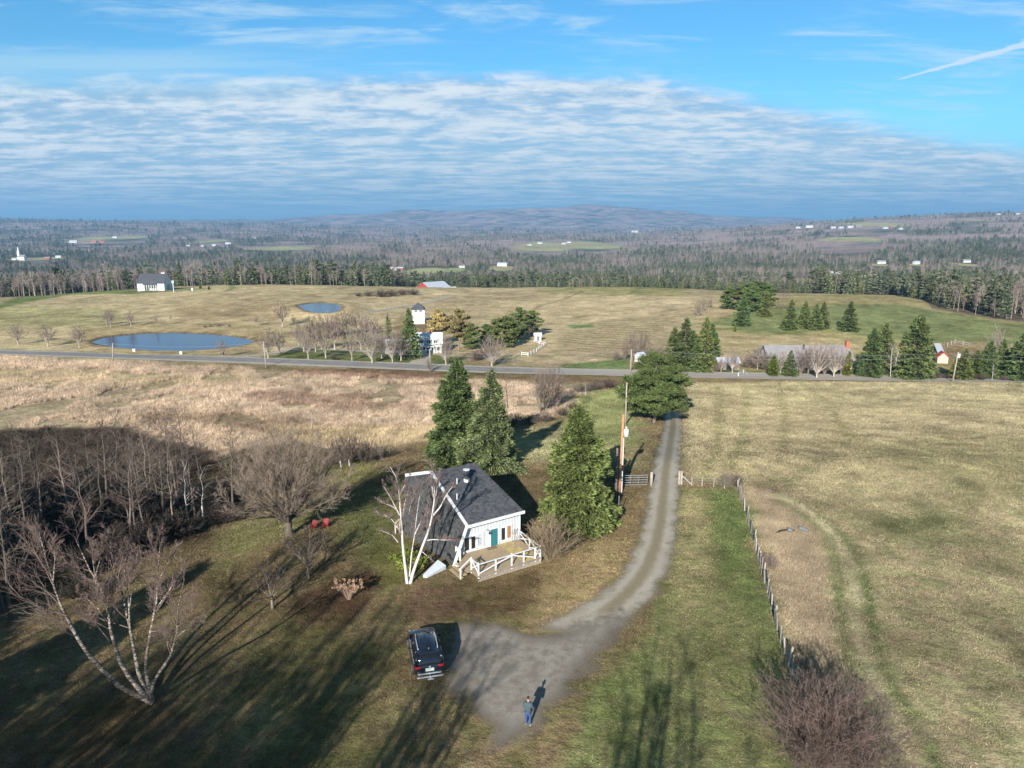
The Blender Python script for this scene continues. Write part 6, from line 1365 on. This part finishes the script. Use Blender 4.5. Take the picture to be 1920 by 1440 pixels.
MB().bar((-.30, -2.06, 1.12), (.15, -2.00, 1.20), .025).build('rear_wiper', M_BLACK, car); MB().bar((-.66, -1.93, 1.655), (.66, -1.93, 1.655), .16, .03).build('spoiler', M_CAR, car, bevel=.01)
MB().tube([(.05, -1.55, 1.70), (.05, -1.62, 1.80)], [.03, .012], 6).build('antenna', M_CHROME, car)
MB().bar((-.62, 1.0, 1.10), (-.05, .98, 1.14), .02).bar((0, 1.0, 1.11), (.6, .98, 1.12), .02).build('front_wiper', M_BLACK, car)
# ------------------------------------------------------------------ the person
M_SKIN = mat('skin', (.52, .30, .21), .6, .05); M_JACK = mat('dark teal jacket', (.060, .095, .105), .85, .12, 9., bump=.2); M_JEAN = mat('blue jeans', (.045, .085, .20), .85, .15, 9., bump=.2); M_SHOE = mat('white shoes', (.72, .72, .72), .6); M_HAIR = mat('dark brown hair', (.035, .022, .016), .7, .2, 20.)
def skin(name, nodes, edges, m, parent, sub=2, root=0):
    me = bpy.data.meshes.new(name); me.from_pydata([n[:3] for n in nodes], edges, []); o = link(name, me, parent); me.materials.append(m)
    md = o.modifiers.new('skin', 'SKIN'); md.use_smooth_shade = True
    for i, n in enumerate(nodes): me.skin_vertices[0].data[i].radius = (n[3], n[4] if len(n) > 4 else n[3])
    me.skin_vertices[0].data[root].use_root = True
    s = o.modifiers.new('sub', 'SUBSURF'); s.levels = s.render_levels = sub; return o
pb = G(990, 1360); per = empty('person', pb, -.35, 'person in dark jacket and blue jeans standing on the gravel, back to the viewer', 'person')
nodes, edges = [], []
def nd(x, y, z, r, r2=None, to=None):
    nodes.append((x, y, z, r, r2 or r)); i = len(nodes) - 1
    if to is not None: edges.append((to, i))
    return i
pel = nd(0, 0, .93, .115, .085); wst = nd(0, .0, 1.10, .105, .08, pel); che = nd(0, .0, 1.30, .12, .08, wst); nk0 = nd(0, 0, 1.45, .06, .05, che); nk = nd(0, .01, 1.52, .052, .055, nk0); h0 = nd(0, .035, 1.60, .070, .085, nk); h1 = nd(0, .04, 1.68, .082, .10, h0); h2 = nd(0, .025, 1.755, .055, .07, h1)
nose = nd(0, .145, 1.645, .014, .018, h0)
hands = []
for s in (-1, 1):
    hip = nd(s * .095, 0, .86, .075, .08, pel); kn = nd(s * .11, .02, .49, .05, .052, hip); an = nd(s * .12, -.02, .09, .042, .045, kn); ft = nd(s * .14, .10, .035, .04, .03, an); nd(s * .15, .17, .03, .035, .022, ft)
    sh = nd(s * .18, 0, 1.39, .045, .045, che); el = nd(s * .245, .02, 1.13, .040, .040, sh); wr_ = nd(s * .13, .25, 1.12, .030, .028, el); pm = nd(s * .095, .31, 1.125, .038, .018, wr_)
    for k in range(4):
        zf = 1.150 - .020 * k; L = (.05, .058, .054, .042)[k]
        a = nd(s * .080, .345, zf, .0095, None, pm); b2 = nd(s * .055, .345 + L * .45, zf - .006, .009, None, a); nd(s * .030, .335 + L * .4, zf - .012, .008, None, b2)
    a = nd(s * .085, .30, 1.165, .011, None, pm); nd(s * .06, .315, 1.178, .0095, None, a)
skin('body', nodes, edges, M_SKIN, per)
J = []; EJ = []
def jn(x, y, z, r, r2=None, to=None):
    J.append((x, y, z, r, r2 or r)); i = len(J) - 1
    if to is not None: EJ.append((to, i))
    return i
a = jn(0, 0, .82, .185, .145); b2 = jn(0, 0, 1.08, .185, .145, a); c = jn(0, 0, 1.30, .205, .15, b2); d = jn(0, -.005, 1.455, .12, .105, c); jn(0, .0, 1.50, .068, .068, d)
for s in (-1, 1):
    sh = jn(s * .195, -.01, 1.40, .092, .092, c); el = jn(s * .255, .02, 1.12, .070, .070, sh); jn(s * .135, .235, 1.12, .045, .042, el)
skin('jacket', J, EJ, M_JACK, per)
J, EJ = [], []; a = jn(0, 0, .90, .155, .115)
for s in (-1, 1):
    hip = jn(s * .095, 0, .82, .105, .11, a); kn = jn(s * .11, .02, .49, .074, .076, hip); jn(s * .12, -.018, .08, .060, .062, kn)
skin('jeans', J, EJ, M_JEAN, per)
for s in (-1, 1):
    J, EJ = [], []; a = jn(s * .12, -.055, .052, .048, .05); b2 = jn(s * .135, .07, .042, .05, .04, a); jn(s * .15, .19, .036, .042, .03, b2); skin('shoe', J, EJ, M_SHOE, per)
J, EJ = [], []; a = jn(0, -.025, 1.63, .072, .06); b2 = jn(0, .0, 1.70, .092, .085, a); c = jn(0, .03, 1.765, .070, .08, b2); jn(0, .085, 1.755, .05, .045, c); skin('hair', J, EJ, M_HAIR, per)
for s in (-1, 1):
    MB().tube([(s * .082, .03, 1.625), (s * .096, .02, 1.655), (s * .090, .02, 1.685)], [.012, .018, .012], 6).build('ear', M_SKIN, per, True); MB().tube([(s * .032, .122, 1.675), (s * .032, .130, 1.675)], .012, 8).build('eye', M_BLACK, per)
MB().bar((-.025, .128, 1.605), (.025, .128, 1.605), .012, .01).build('mouth', mat('lips', (.35, .13, .11), .6), per)
ct = empty('remote_controller', per.location, -.35, 'small dark controller held in both hands by the standing person', 'controller')
MB().box((0, .36, 1.135), (.15, .06, .045)).build('controller_case', M_BLACK, ct, bevel=.015); MB().box((0, .40, 1.185), (.14, .012, .075)).build('controller_screen', M_GLASS, ct)
# ------------------------------------------------------------------ buildings of the farm and the valley
M_BWHITE = mat('far white clapboard', (.62, .62, .60), .7, .08, .6); M_SLATE = mat('dark slate roof', (.075, .078, .09), .8, .12, .5); M_GREYR = mat('grey shingle roof', (.26, .245, .24), .9, .12, .8); M_BARNR = mat('barn red boards', (.42, .05, .045), .8, .12, .6); M_TIN = mat('pale metal roof', (.46, .50, .55), .5, .08, .3); M_DARKW = mat('dark window opening', (.03, .035, .045), .3); M_BRICK = mat('red brick', (.40, .14, .09), .9, .2, 5.)
def gable(root, L, Wd, hw, hr, wallm, roofm, oh=.4, dim=None):
    """gabled block: ridge along x"""
    a, b = L / 2, Wd / 2
    w = MB().add([(-a, -b, -.6), (a, -b, -.6), (a, b, -.6), (-a, b, -.6), (-a, -b, hw), (a, -b, hw), (a, b, hw), (-a, b, hw), (-a, 0, hw + hr), (a, 0, hw + hr)], [(0, 1, 5, 4), (2, 3, 7, 6), (1, 2, 6, 9, 5), (3, 0, 4, 8, 7)])
    w.build('wall', wallm, root); k = hr / b; t = .18
    r = MB().plate([(-a - oh, -b - oh, hw - oh * k + t), (a + oh, -b - oh, hw - oh * k + t), (a + oh, 0, hw + hr + t), (-a - oh, 0, hw + hr + t)], t).plate([(-a - oh, 0, hw + hr + t), (a + oh, 0, hw + hr + t), (a + oh, b + oh, hw - oh * k + t), (-a - oh, b + oh, hw - oh * k + t)], t)
    return r.build('roof', roofm, root)
def wins(root, spots, w, h, y, m=None, axis='x', t=.06):
    for sx, sz in spots:
        f = MB()
        if axis == 'x': f.box((sx, y, sz), (w + .2, t, h + .2)); g_ = MB().box((sx, y - t * .6, sz), (w, t, h))
        else: f.box((y, sx, sz), (t, w + .2, h + .2)); g_ = MB().box((y + t * .6, sx, sz), (t, w, h))
        o = f.build('window', M_WHITE, root); g_.build('pane', M_DARKW, o)
# chapel on the crest
b_ = G(282, 546); cp = empty('chapel', (b_.x, b_.y + 6, b_.z - .1), .03, 'white chapel with arched colonnade and dark roof alone on the field crest', 'chapel'); cp.scale = (.86, .86, .9)
a, d = 8.6, 6.2
w = MB().box((-a + 2.2, 0, 2.3), (4.4, 2 * d, 5.4)).box((a - 2.4, 0, 2.3), (4.8, 2 * d, 5.4)).box((0, 1.8, 2.3), (9., 2 * d - 3.6, 5.4)); w.add([(a, -d, 5), (a, d, 5), (a, 0, 10.2)], [(0, 1, 2)]).add([(-a, -d, 5), (-a, d, 5), (-a, 0, 10.2)], [(0, 2, 1)]); w.build('wall', M_BWHITE, cp)
MB().plate([(-a - .4, -d - .5, 4.95), (a + .3, -d - .5, 4.95), (a + .3, 0, 10.5), (-a - .4, 0, 10.5)], .25).plate([(-a - .4, 0, 10.5), (a + .3, 0, 10.5), (a + .3, d + .5, 4.95), (-a - .4, d + .5, 4.95)], .25).plate([(-4.6, -d - 1.3, 3.9), (4.0, -d - 1.3, 3.9), (4.0, -d + .8, 6.3), (-4.6, -d + .8, 6.3)], .2).build('roof', M_SLATE, cp)
for i in range(6): x = -3.9 + 1.5 * i; MB().tube([(x, -d - .6, -.4), (x, -d - .6, 3.2)], .22, 8).box((x, -d - .6, 3.4), (.7, .5, .5)).build('column', M_WHITE, cp)
for k in (-1.6, 0, 1.6): MB().box((a + .03, k - .5, 2.4), (.08, .55, 2.6)).build('window', M_DARKW, cp)
for x in (a - 3.4, a - 2.2): MB().box((x, .3, 10.6), (.8, .8, 1.0)).build('chimney', M_WHITE, cp)
hg = MB(); 
g = rg(3); cl = [(x_, y_, .35, .8, .55) for x_ in np.arange(-13, 24, 1.1) for y_ in (-d - 4 + g.normal() * .3,)] + [(24 - i * .6 + g.normal() * .2, -d - 4 + i * .8, .35, .8, .55) for i in range(10)]
ob = link('hedge', clump_leaves(g, cl, 26, .5, .5, .3, .4).mesh('hedge', M_TWIGR), None, cp.location); tag(ob, 'low reddish brown hedge curving round the front of the chapel', 'hedge')
b_ = G(326, 548); tag(MB().tube([b_, b_ + Vector((0, 0, 6))], .22, 8).box(b_ + Vector((0, 0, 5.6)), (1.1, .5, 1.2)).build('bell_post', mat('pale blue post', (.55, .60, .68), .7)), 'tall pale post with a small box at its top right of the chapel', 'post')
b_ = G(228, 541); tag(MB().box(b_ + Vector((0, 0, .8)), (.8, .6, 2.4)).box(b_ + Vector((0, 0, 2.1)), (1.1, .8, .2)).build('stone_pillar', M_WHITE), 'white pillar on the lawn left of the chapel', 'pillar')
b_ = G(361, 545); tag(MB().box(b_ + Vector((0, 0, .5)), (.8, .6, 1.6)).box(b_ + Vector((0, 0, 1.4)), (1.0, .8, .2)).build('stone_pillar', M_WHITE), 'white pillar at the right end of the chapel hedge', 'pillar')
for px, py, lab in ((252, 659, 'small white marker by the pond near edge, left one'), (340, 664, 'small white marker by the pond near edge, right one'), (417, 666, 'small dark box at the right end of the pond by the bare tree')):
    b_ = G(px, py); tag(MB().box(b_ + Vector((0, 0, .3)), (.7, .5, .8)).box(b_ + Vector((0, 0, .75)), (.8, .6, .12)).build('marker_stone', M_WHITE if 'white' in lab else M_BLACK), lab, 'marker')
# tower
b_ = G(785, 606); tw = empty('water_tower', b_, .12, 'square white tower with a pointed grey roof above the farmhouse', 'tower'); hh = hpx(b_, 579)
MB().box((0, 0, hh / 2 - .5), (4.9, 4.9, hh + 1)).build('wall', M_BWHITE, tw); MB().add([(-2.8, -2.8, hh - .1), (2.8, -2.8, hh - .1), (2.8, 2.8, hh - .1), (-2.8, 2.8, hh - .1), (0, 0, hh + 2.6)], [(0, 1, 4), (1, 2, 4), (2, 3, 4), (3, 0, 4), (3, 2, 1, 0)]).build('roof', M_SLATE, tw)
wins(tw, [(-.9, hh - .6), (.9, hh - .6)], 1.1, .5, -2.46); wins(tw, [(.2, hh * .55)], .45, .45, -2.46); wins(tw, [(1.0, hh - .6), (-1.0, hh - .6)], 1.1, .5, 2.46, axis='y')
# farmhouse with gambrel roof and dormers, low wing to the left
b_ = G(800, 664); fh = empty('farmhouse', (b_.x, b_.y + 5, b_.z), .1, 'white farmhouse with steep roof and two dormers behind the tall conifer', 'house'); fh.scale = (.8, .8, .8)
def gambrel(L, Wd, hw, m1, m2):
    a, b = L / 2, Wd / 2; pts = [(-b, hw), (-b * .62, hw + 2.6), (0, hw + 4.0), (b * .62, hw + 2.6), (b, hw)]
    w = MB().add([(-a, -b, -.5), (a, -b, -.5), (a, b, -.5), (-a, b, -.5), (-a, -b, hw), (a, -b, hw), (a, b, hw), (-a, b, hw)], [(0, 1, 5, 4), (2, 3, 7, 6), (1, 2, 6, 5), (3, 0, 4, 7)])
    for x in (-a, a): w.add([(x, y, z) for y, z in pts], [(0, 1, 2, 3, 4)])
    w.build('wall', m1, fh); r = MB()
    for (y0, z0), (y1, z1) in zip(pts[:-1], pts[1:]): r.plate([(-a - .4, y0, z0 + .2), (a + .4, y0, z0 + .2), (a + .4, y1, z1 + .2), (-a - .4, y1, z1 + .2)], .15)
    return r.build('roof', m2, fh)
M_WROOF = mat('pale grey white roof', (.62, .63, .64), .7, .1, .6)
gambrel(10, 8.5, 3.0, M_BWHITE, M_WROOF)
for x in (-2.6, .2, 2.6): o = MB().box((x, -3.5, 4.2), (1.7, 1.6, 1.9)).add([(x - 1, -4.4, 5.1), (x + 1, -4.4, 5.1), (x, -4.4, 5.9), (x - 1, -2.2, 5.1), (x + 1, -2.2, 5.1), (x, -2.2, 5.9)], [(0, 1, 2), (0, 2, 5, 3), (1, 4, 5, 2)]).build('dormer', M_BWHITE, fh); MB().box((x - .35, -4.32, 4.3), (.5, .08, 1.1)).box((x + .35, -4.32, 4.3), (.5, .08, 1.1)).build('window', M_DARKW, o)
wins(fh, [(-3.6, 1.6), (-1.6, 1.6), (1.8, 1.6), (3.7, 1.6)], .9, 1.3, -4.28); MB().box((0, -4.3, 1.0), (1.0, .1, 2.1)).build('door', M_TEAL, fh); MB().box((1.2, 0, 7.4), (.8, .8, 1.8)).build('chimney', M_BRICK, fh); MB().plate([(-2.2, -6, 2.6), (2.2, -6, 2.6), (2.2, -4.25, 2.9), (-2.2, -4.25, 2.9)], .12).bar((-2, -5.8, -.3), (-2, -5.8, 2.5), .16).bar((2, -5.8, -.3), (2, -5.8, 2.5), .16).build('porch', M_WHITE, fh)
wg = MB().box((-10.5, .6, 1.0), (11, 6, 3.6)); wg.build('wing_wall', M_BWHITE, fh); MB().plate([(-16.2, -2.7, 2.9), (-5, -2.7, 2.9), (-5, .6, 4.7), (-16.2, .6, 4.7)], .15).plate([(-16.2, .6, 4.7), (-5, .6, 4.7), (-5, 3.9, 2.9), (-16.2, 3.9, 2.9)], .15).build('wing_roof', M_WROOF, fh); wins(fh, [(-14, 1.5), (-11.5, 1.5), (-9, 1.5), (-7, 1.5)], 1., 1.2, -2.44)
# red barn
b_ = G(808, 550); bn = empty('red_barn', (b_.x, b_.y + 75, zt1(b_.x * 1.2, b_.y + 75)), .5, 'long red barn with a broad pale metal roof beyond the field crest', 'barn')
bn.location = atD(813, 551, b_.y + 95); bn.location.z += 1.2; bn.scale = (.66, .66, .8); bn.rotation_euler.z = .75
gable(bn, 26, 24, 4.2, 4.6, M_BARNR, M_TIN, .8); MB().box((0, -12.05, 2.0), (4, .12, 3.6)).build('door', M_WHITE, bn); wins(bn, [(-8, 2.4), (-5, 2.4), (5, 2.4), (8, 2.4)], 1.2, 1., -12.04); wins(bn, [(-4, 2.4), (0, 5.5), (4, 2.4)], 1.4, 1.2, 13.04, axis='y')
def box_truck(loc, rz, lab):
    t = empty('trailer', loc, rz, lab, 'trailer'); MB().box((0, 0, 2.3), (9, 2.5, 2.7)).build('box', M_BWHITE, t); MB().box((0, 0, .85), (9, 1.6, .25)).build('chassis', M_BLACK, t)
    for x in (-3, -1.9, 3): MB().tube([(x, -1.2, .5), (x, 1.2, .5)], .5, 12).build('wheel', M_TYRE, t)
box_truck(atD(843, 548, b_.y + 85), .25, 'white box trailer parked right of the red barn')
# long house by the road
b_ = G(1525, 696); lh = empty('long_house', (b_.x, b_.y + 6, b_.z), -.02, 'long low white house with a grey roof behind bare trees', 'house')
rf2 = gable(lh, 21.5, 8.5, 2.7, 3.0, M_BWHITE, M_GREYR, .5); MB().box((10.6, -.5, 3.4), (.9, 1.1, 7.4)).build('chimney', M_BRICK, lh); MB().tube([(-1, -1.2, 4.5), (-1, -1.2, 6.2)], .2, 8).build('chimney_pipe', M_BLACK, lh)
wins(lh, [(-9, 1.5), (-6.4, 1.5), (-3.8, 1.5), (1.5, 1.5), (4.2, 1.5), (7, 1.5), (9.4, 1.5)], 1.2, 1.2, -4.28); MB().box((-1.2, -4.28, 1.0), (1., .1, 2.1)).build('door', M_DARKW, lh); MB().plate([(-9, -6.6, 2.35), (-4, -6.6, 2.35), (-4, -4.2, 2.75), (-9, -4.2, 2.75)], .1).bar((-8.8, -6.4, -.3), (-8.8, -6.4, 2.3), .15).bar((-4.2, -6.4, -.3), (-4.2, -6.4, 2.3), .15).build('porch', M_WHITE, lh)
def small_shed(name, px, py, L, Wd, hw, hr, wm, rm, rz, lab, dy=0, cat='shed'):
    b = G(px, py); r = empty(name, (b.x, b.y + dy, b.z), rz, lab, cat); gable(r, L, Wd, hw, hr, wm, rm, .25); MB().box((0, -Wd / 2 - .04, hw * .42), (L * .22, .08, hw * .84)).build('door', M_DARKW, r); return r
small_shed('low_shed', 1367, 694, 5.6, 3.2, 1.9, 1.0, M_WOODG, mat('lilac grey metal roof', (.46, .46, .52), .4, .1, 1.), 0., 'low grey shed with a shiny roof among brush by the road', 2)
small_shed('garden_shed', 1008, 638, 2.2, 2., 1.7, .7, M_BWHITE, M_BWHITE, .1, 'tiny white shed beside the evergreen group')
small_shed('roadside_shed', 1200, 678, 2.0, 2.2, 1.7, .8, M_BWHITE, M_TIN, .6, 'small white roofed shed beside the bare clump at the road')
r = small_shed('red_shed', 1769, 681, 2.6, 2.6, 1.8, 1.2, mat('pinkish boards', (.62, .42, .34), .8), M_BARNR, 1.25, 'small red roofed shed with a pinkish front behind the roadside pole', 1)
p0, p1 = G(1764, 672), G(1756, 652); st = empty('log_stack', p0, 0, 'long low stack under a white cover running back from the red shed', 'stack'); d = p1 - p0
MB().bar((0, 0, .6), d + Vector((0, 0, .6)), 1.4, 1.4).build('logs', M_WOODG, st); MB().bar((0, 0, 1.38), d + Vector((0, 0, 1.38)), 1.8, .12).build('cover', M_WHITE, st)
def rail_fence(pix, lab, h=1.2, m=None, step=2.4):
    P = [G(*p) for p in pix]; f = empty('rail_fence', P[0], 0, lab, 'fence'); o = Vector(P[0]); rl = MB()
    for a, b2 in zip(P[:-1], P[1:]):
        n = max(1, int((b2 - a).length / step))
        for i in range(n): q = a.lerp(b2, i / n) - o; MB().bar(q - Vector((0, 0, .2)), q + Vector((0, 0, h)), .16).build('post', m or M_WHITE, f)
        for z in (.45, .95): rl.bar(a - o + Vector((0, 0, z)), b2 - o + Vector((0, 0, z)), .05, .14)
    rl.build('rail', m or M_WHITE, f)
rail_fence([(978, 667), (990, 668), (1006, 660), (1022, 648), (1000, 643)], 'white rail fence round the plot by the evergreen group')
rail_fence([(1776, 650), (1790, 644), (1805, 647), (1820, 650)], 'pale post and rail paddock fence behind the red shed', 1.4, M_WOODP, 3.)
rail_fence([(1384, 706), (1394, 700), (1400, 706)], 'white angled barrier by the driveway of the long house', .9, M_WHITE, 3.)
# ---- houses scattered in the valley: photo position of the foot, width in pixels, what it looks like
WMS = {'w': M_BWHITE, 'r': M_BARNR, 'b': M_BRICK, 'g': M_WOODG}; RMS = {'w': M_TIN, 'grey': M_GREYR, 'r': M_BRICK}
g = rg(12)
for px, py, w, wm, rm, lab in VH:
    b = G(px, py); zc = b.y * CP + (CAM_H - b.z) * SP; L = .9 * w * zc / FP; L = min(L, 55); Wd = min(max(6, L * .5), 18)
    r = empty('house' if wm in 'wg' and w < 18 else 'building', (b.x, b.y, b.z), g.uniform(-.3, .3), lab, 'house'); hw = max(3.6, L * .20); gable(r, L, Wd, hw, Wd * .32, WMS[wm], RMS[rm], .5)
    if L < 40: wins(r, [(-L * .3, hw * .5), (0, hw * .5), (L * .3, hw * .5)], L * .1, hw * .3, -Wd / 2 - .03)
b = G(42, 488); sp = empty('church', b, 0, 'white church with a slender steeple in the far left village', 'church'); gable(sp, 18, 11, 9, 5, M_BWHITE, M_GREYR); MB().box((-7, 0, 9), (6, 6, 20)).build('tower', M_BWHITE, sp); MB().add([(-10, -3, 19), (-4, -3, 19), (-4, 3, 19), (-10, 3, 19), (-7, 0, 36)], [(0, 1, 4), (1, 2, 4), (2, 3, 4), (3, 0, 4)]).build('spire', M_BWHITE, sp)
# ------------------------------------------------------------------ rough grass, reeds and lawn tufts
def tuft(seed, n, h, r, lean, wd):
    gg = rg(seed); Geo_ = Geo(); a = gg.random(n) * 6.28; q = np.sqrt(gg.random(n)) * r; b0 = np.stack([q * np.cos(a), q * np.sin(a), np.zeros(n)], 1)
    d = gg.normal(size=(n, 3)) * lean; d[:, 2] = 1; d = unit(d); L = h * gg.uniform(.5, 1.1, n)[:, None]; s = unit(np.cross(d, gg.normal(size=(n, 3)))) * wd
    V = np.stack([b0 - s, b0 + s, b0 + d * L + np.array([0, 0, 0]) + gg.normal(size=(n, 3)) * h * .12], 1).reshape(-1, 3); Geo_.put(V, np.arange(3 * n).reshape(-1, 3), np.repeat(gg.uniform(.5, 1.6, n), 3)); return Geo_
tm_, t, b = new_mat('grass blades'); at_ = t.N('ShaderNodeAttribute', attribute_name='tone', attribute_type='INSTANCER').outputs['Color']; sh_ = t.N('ShaderNodeAttribute', attribute_name='shade').outputs['Fac']
t.l.new(t.N('ShaderNodeVectorMath', operation='SCALE', i_0=at_, i_Scale=sh_).outputs[0], b.inputs['Base Color']); b.inputs['Roughness'].default_value = .9; b.inputs['Specular IOR Level'].default_value = 0
def grass(name, x, y, scale, protos, bright=1.0, var=.25, seed=1, keepout=True):
    gg = rg(seed); c = cover_color(x, y) * bright * gg.uniform(1 - var, 1 + var, len(x))[:, None]
    sc = np.repeat(scale[:, None], 3, 1) * gg.uniform(.7, 1.3, (len(x), 1)); rot = np.zeros((len(x), 3)); rot[:, 2] = gg.random(len(x)) * 6.28
    scatter(name, np.stack([x, y, zt(x, y) - .01], 1), sc, rot, gg.integers(0, len(protos), len(x)), np.concatenate([c, np.ones((len(x), 1))], 1), protos)
TL = [tuft(i, 46, .12, .5, .9, .012).mesh('lawn tuft', tm_) for i in (1, 2)]; TR = [tuft(i, 34, .75, .42, .5, .020).mesh('reed tuft', tm_) for i in (3, 4, 5)]; TB = [tuft(i, 40, .24, .45, 1.0, .012).mesh('rough tuft', tm_) for i in (6, 7)]
DRV = Gxy([(1262, 772), (1262, 800), (1254, 850), (1246, 900), (1242, 960), (1232, 1020), (1212, 1080), (1168, 1130), (1105, 1170), (1030, 1215), (930, 1240), (860, 1245)]); PKG = Gxy([(880, 1150), (930, 1215), (975, 1300), (985, 1375)])
HSE = np.array([tuple(W(*q, 0)[:2]) for q in ((-2.2, -3.5), (5.4, -3.5), (5.4, 12), (-2.3, 12))])
def off_paved(x, y, gg): return (line_d(x, y, DRV) > 1.5 + .5 * gg.random(len(x))) & (line_d(x, y, PKG) > 3.2 + 1.5 * gg.random(len(x))) & (poly_sd(x, y, HSE) > .1)
gg = rg(31); y = 27 + (182 - 27) * gg.random(175000) ** .62; x = gg.uniform(-1.15, 1.15, len(y)) * (y + 6); k_ = (gg.random(len(y)) < np.interp(y, [150, 180], [1, .15])) & ((y < 75) | (poly_sd(x, y, COVER[0][0]) > 0)) & (y < road_y(x) - 6) & (poly_sd(x, y, WOODP) > -1); y, x = y[k_], x[k_]
d = off_paved(x, y, gg); x, y = x[d], y[d]
grass('lawn_grass', x, y, np.interp(y, [30, 100, 180], [1.0, 1.6, 2.3]), TL, .95, .5)
rp_ = COVER[11][0]; gg = rg(32); lo, hi = rp_.min(0), rp_.max(0); x = gg.uniform(lo[0], hi[0], 16000); y = gg.uniform(lo[1], hi[1], 16000); d = poly_sd(x, y, rp_) < .3 - 2.2 * gg.random(len(x)) ** 2; grass('rough_grass', x[d], y[d], np.full(d.sum(), .9), TB, 1.25, .4, 2)
mp = COVER[0][0]; gg = rg(33); x = gg.uniform(-150, 30, 90000); y = gg.uniform(78, 200, 90000); d = (poly_sd(x, y, mp) < 0) & (np.abs(y - road_y(x)) > 8) & (np.abs(x) < .8 * (y + 8)) & (fbm(x / 9, y / 9, 3, 15) > .42) & (poly_sd(x, y, WOODP) > 0)
grass('marsh_grass', x[d], y[d], np.interp(y[d], [80, 200], [.8, 1.25]), TR, 1.2, .4, 3)
# ------------------------------------------------------------------ air
hm = bpy.data.materials.new('thin haze'); hm.use_nodes = True; nt = hm.node_tree; nt.nodes.clear(); out = nt.nodes.new('ShaderNodeOutputMaterial'); pv = nt.nodes.new('ShaderNodeVolumePrincipled')
pv.inputs['Color'].default_value = (.30, .62, 1, 1); pv.inputs['Density'].default_value = HAZE; pv.inputs['Anisotropy'].default_value = .1; nt.links.new(pv.outputs[0], out.inputs['Volume'])
tag(MB().box((0, 7300, 160), (42000, 15600, 520)).build('haze', hm), kind='stuff')
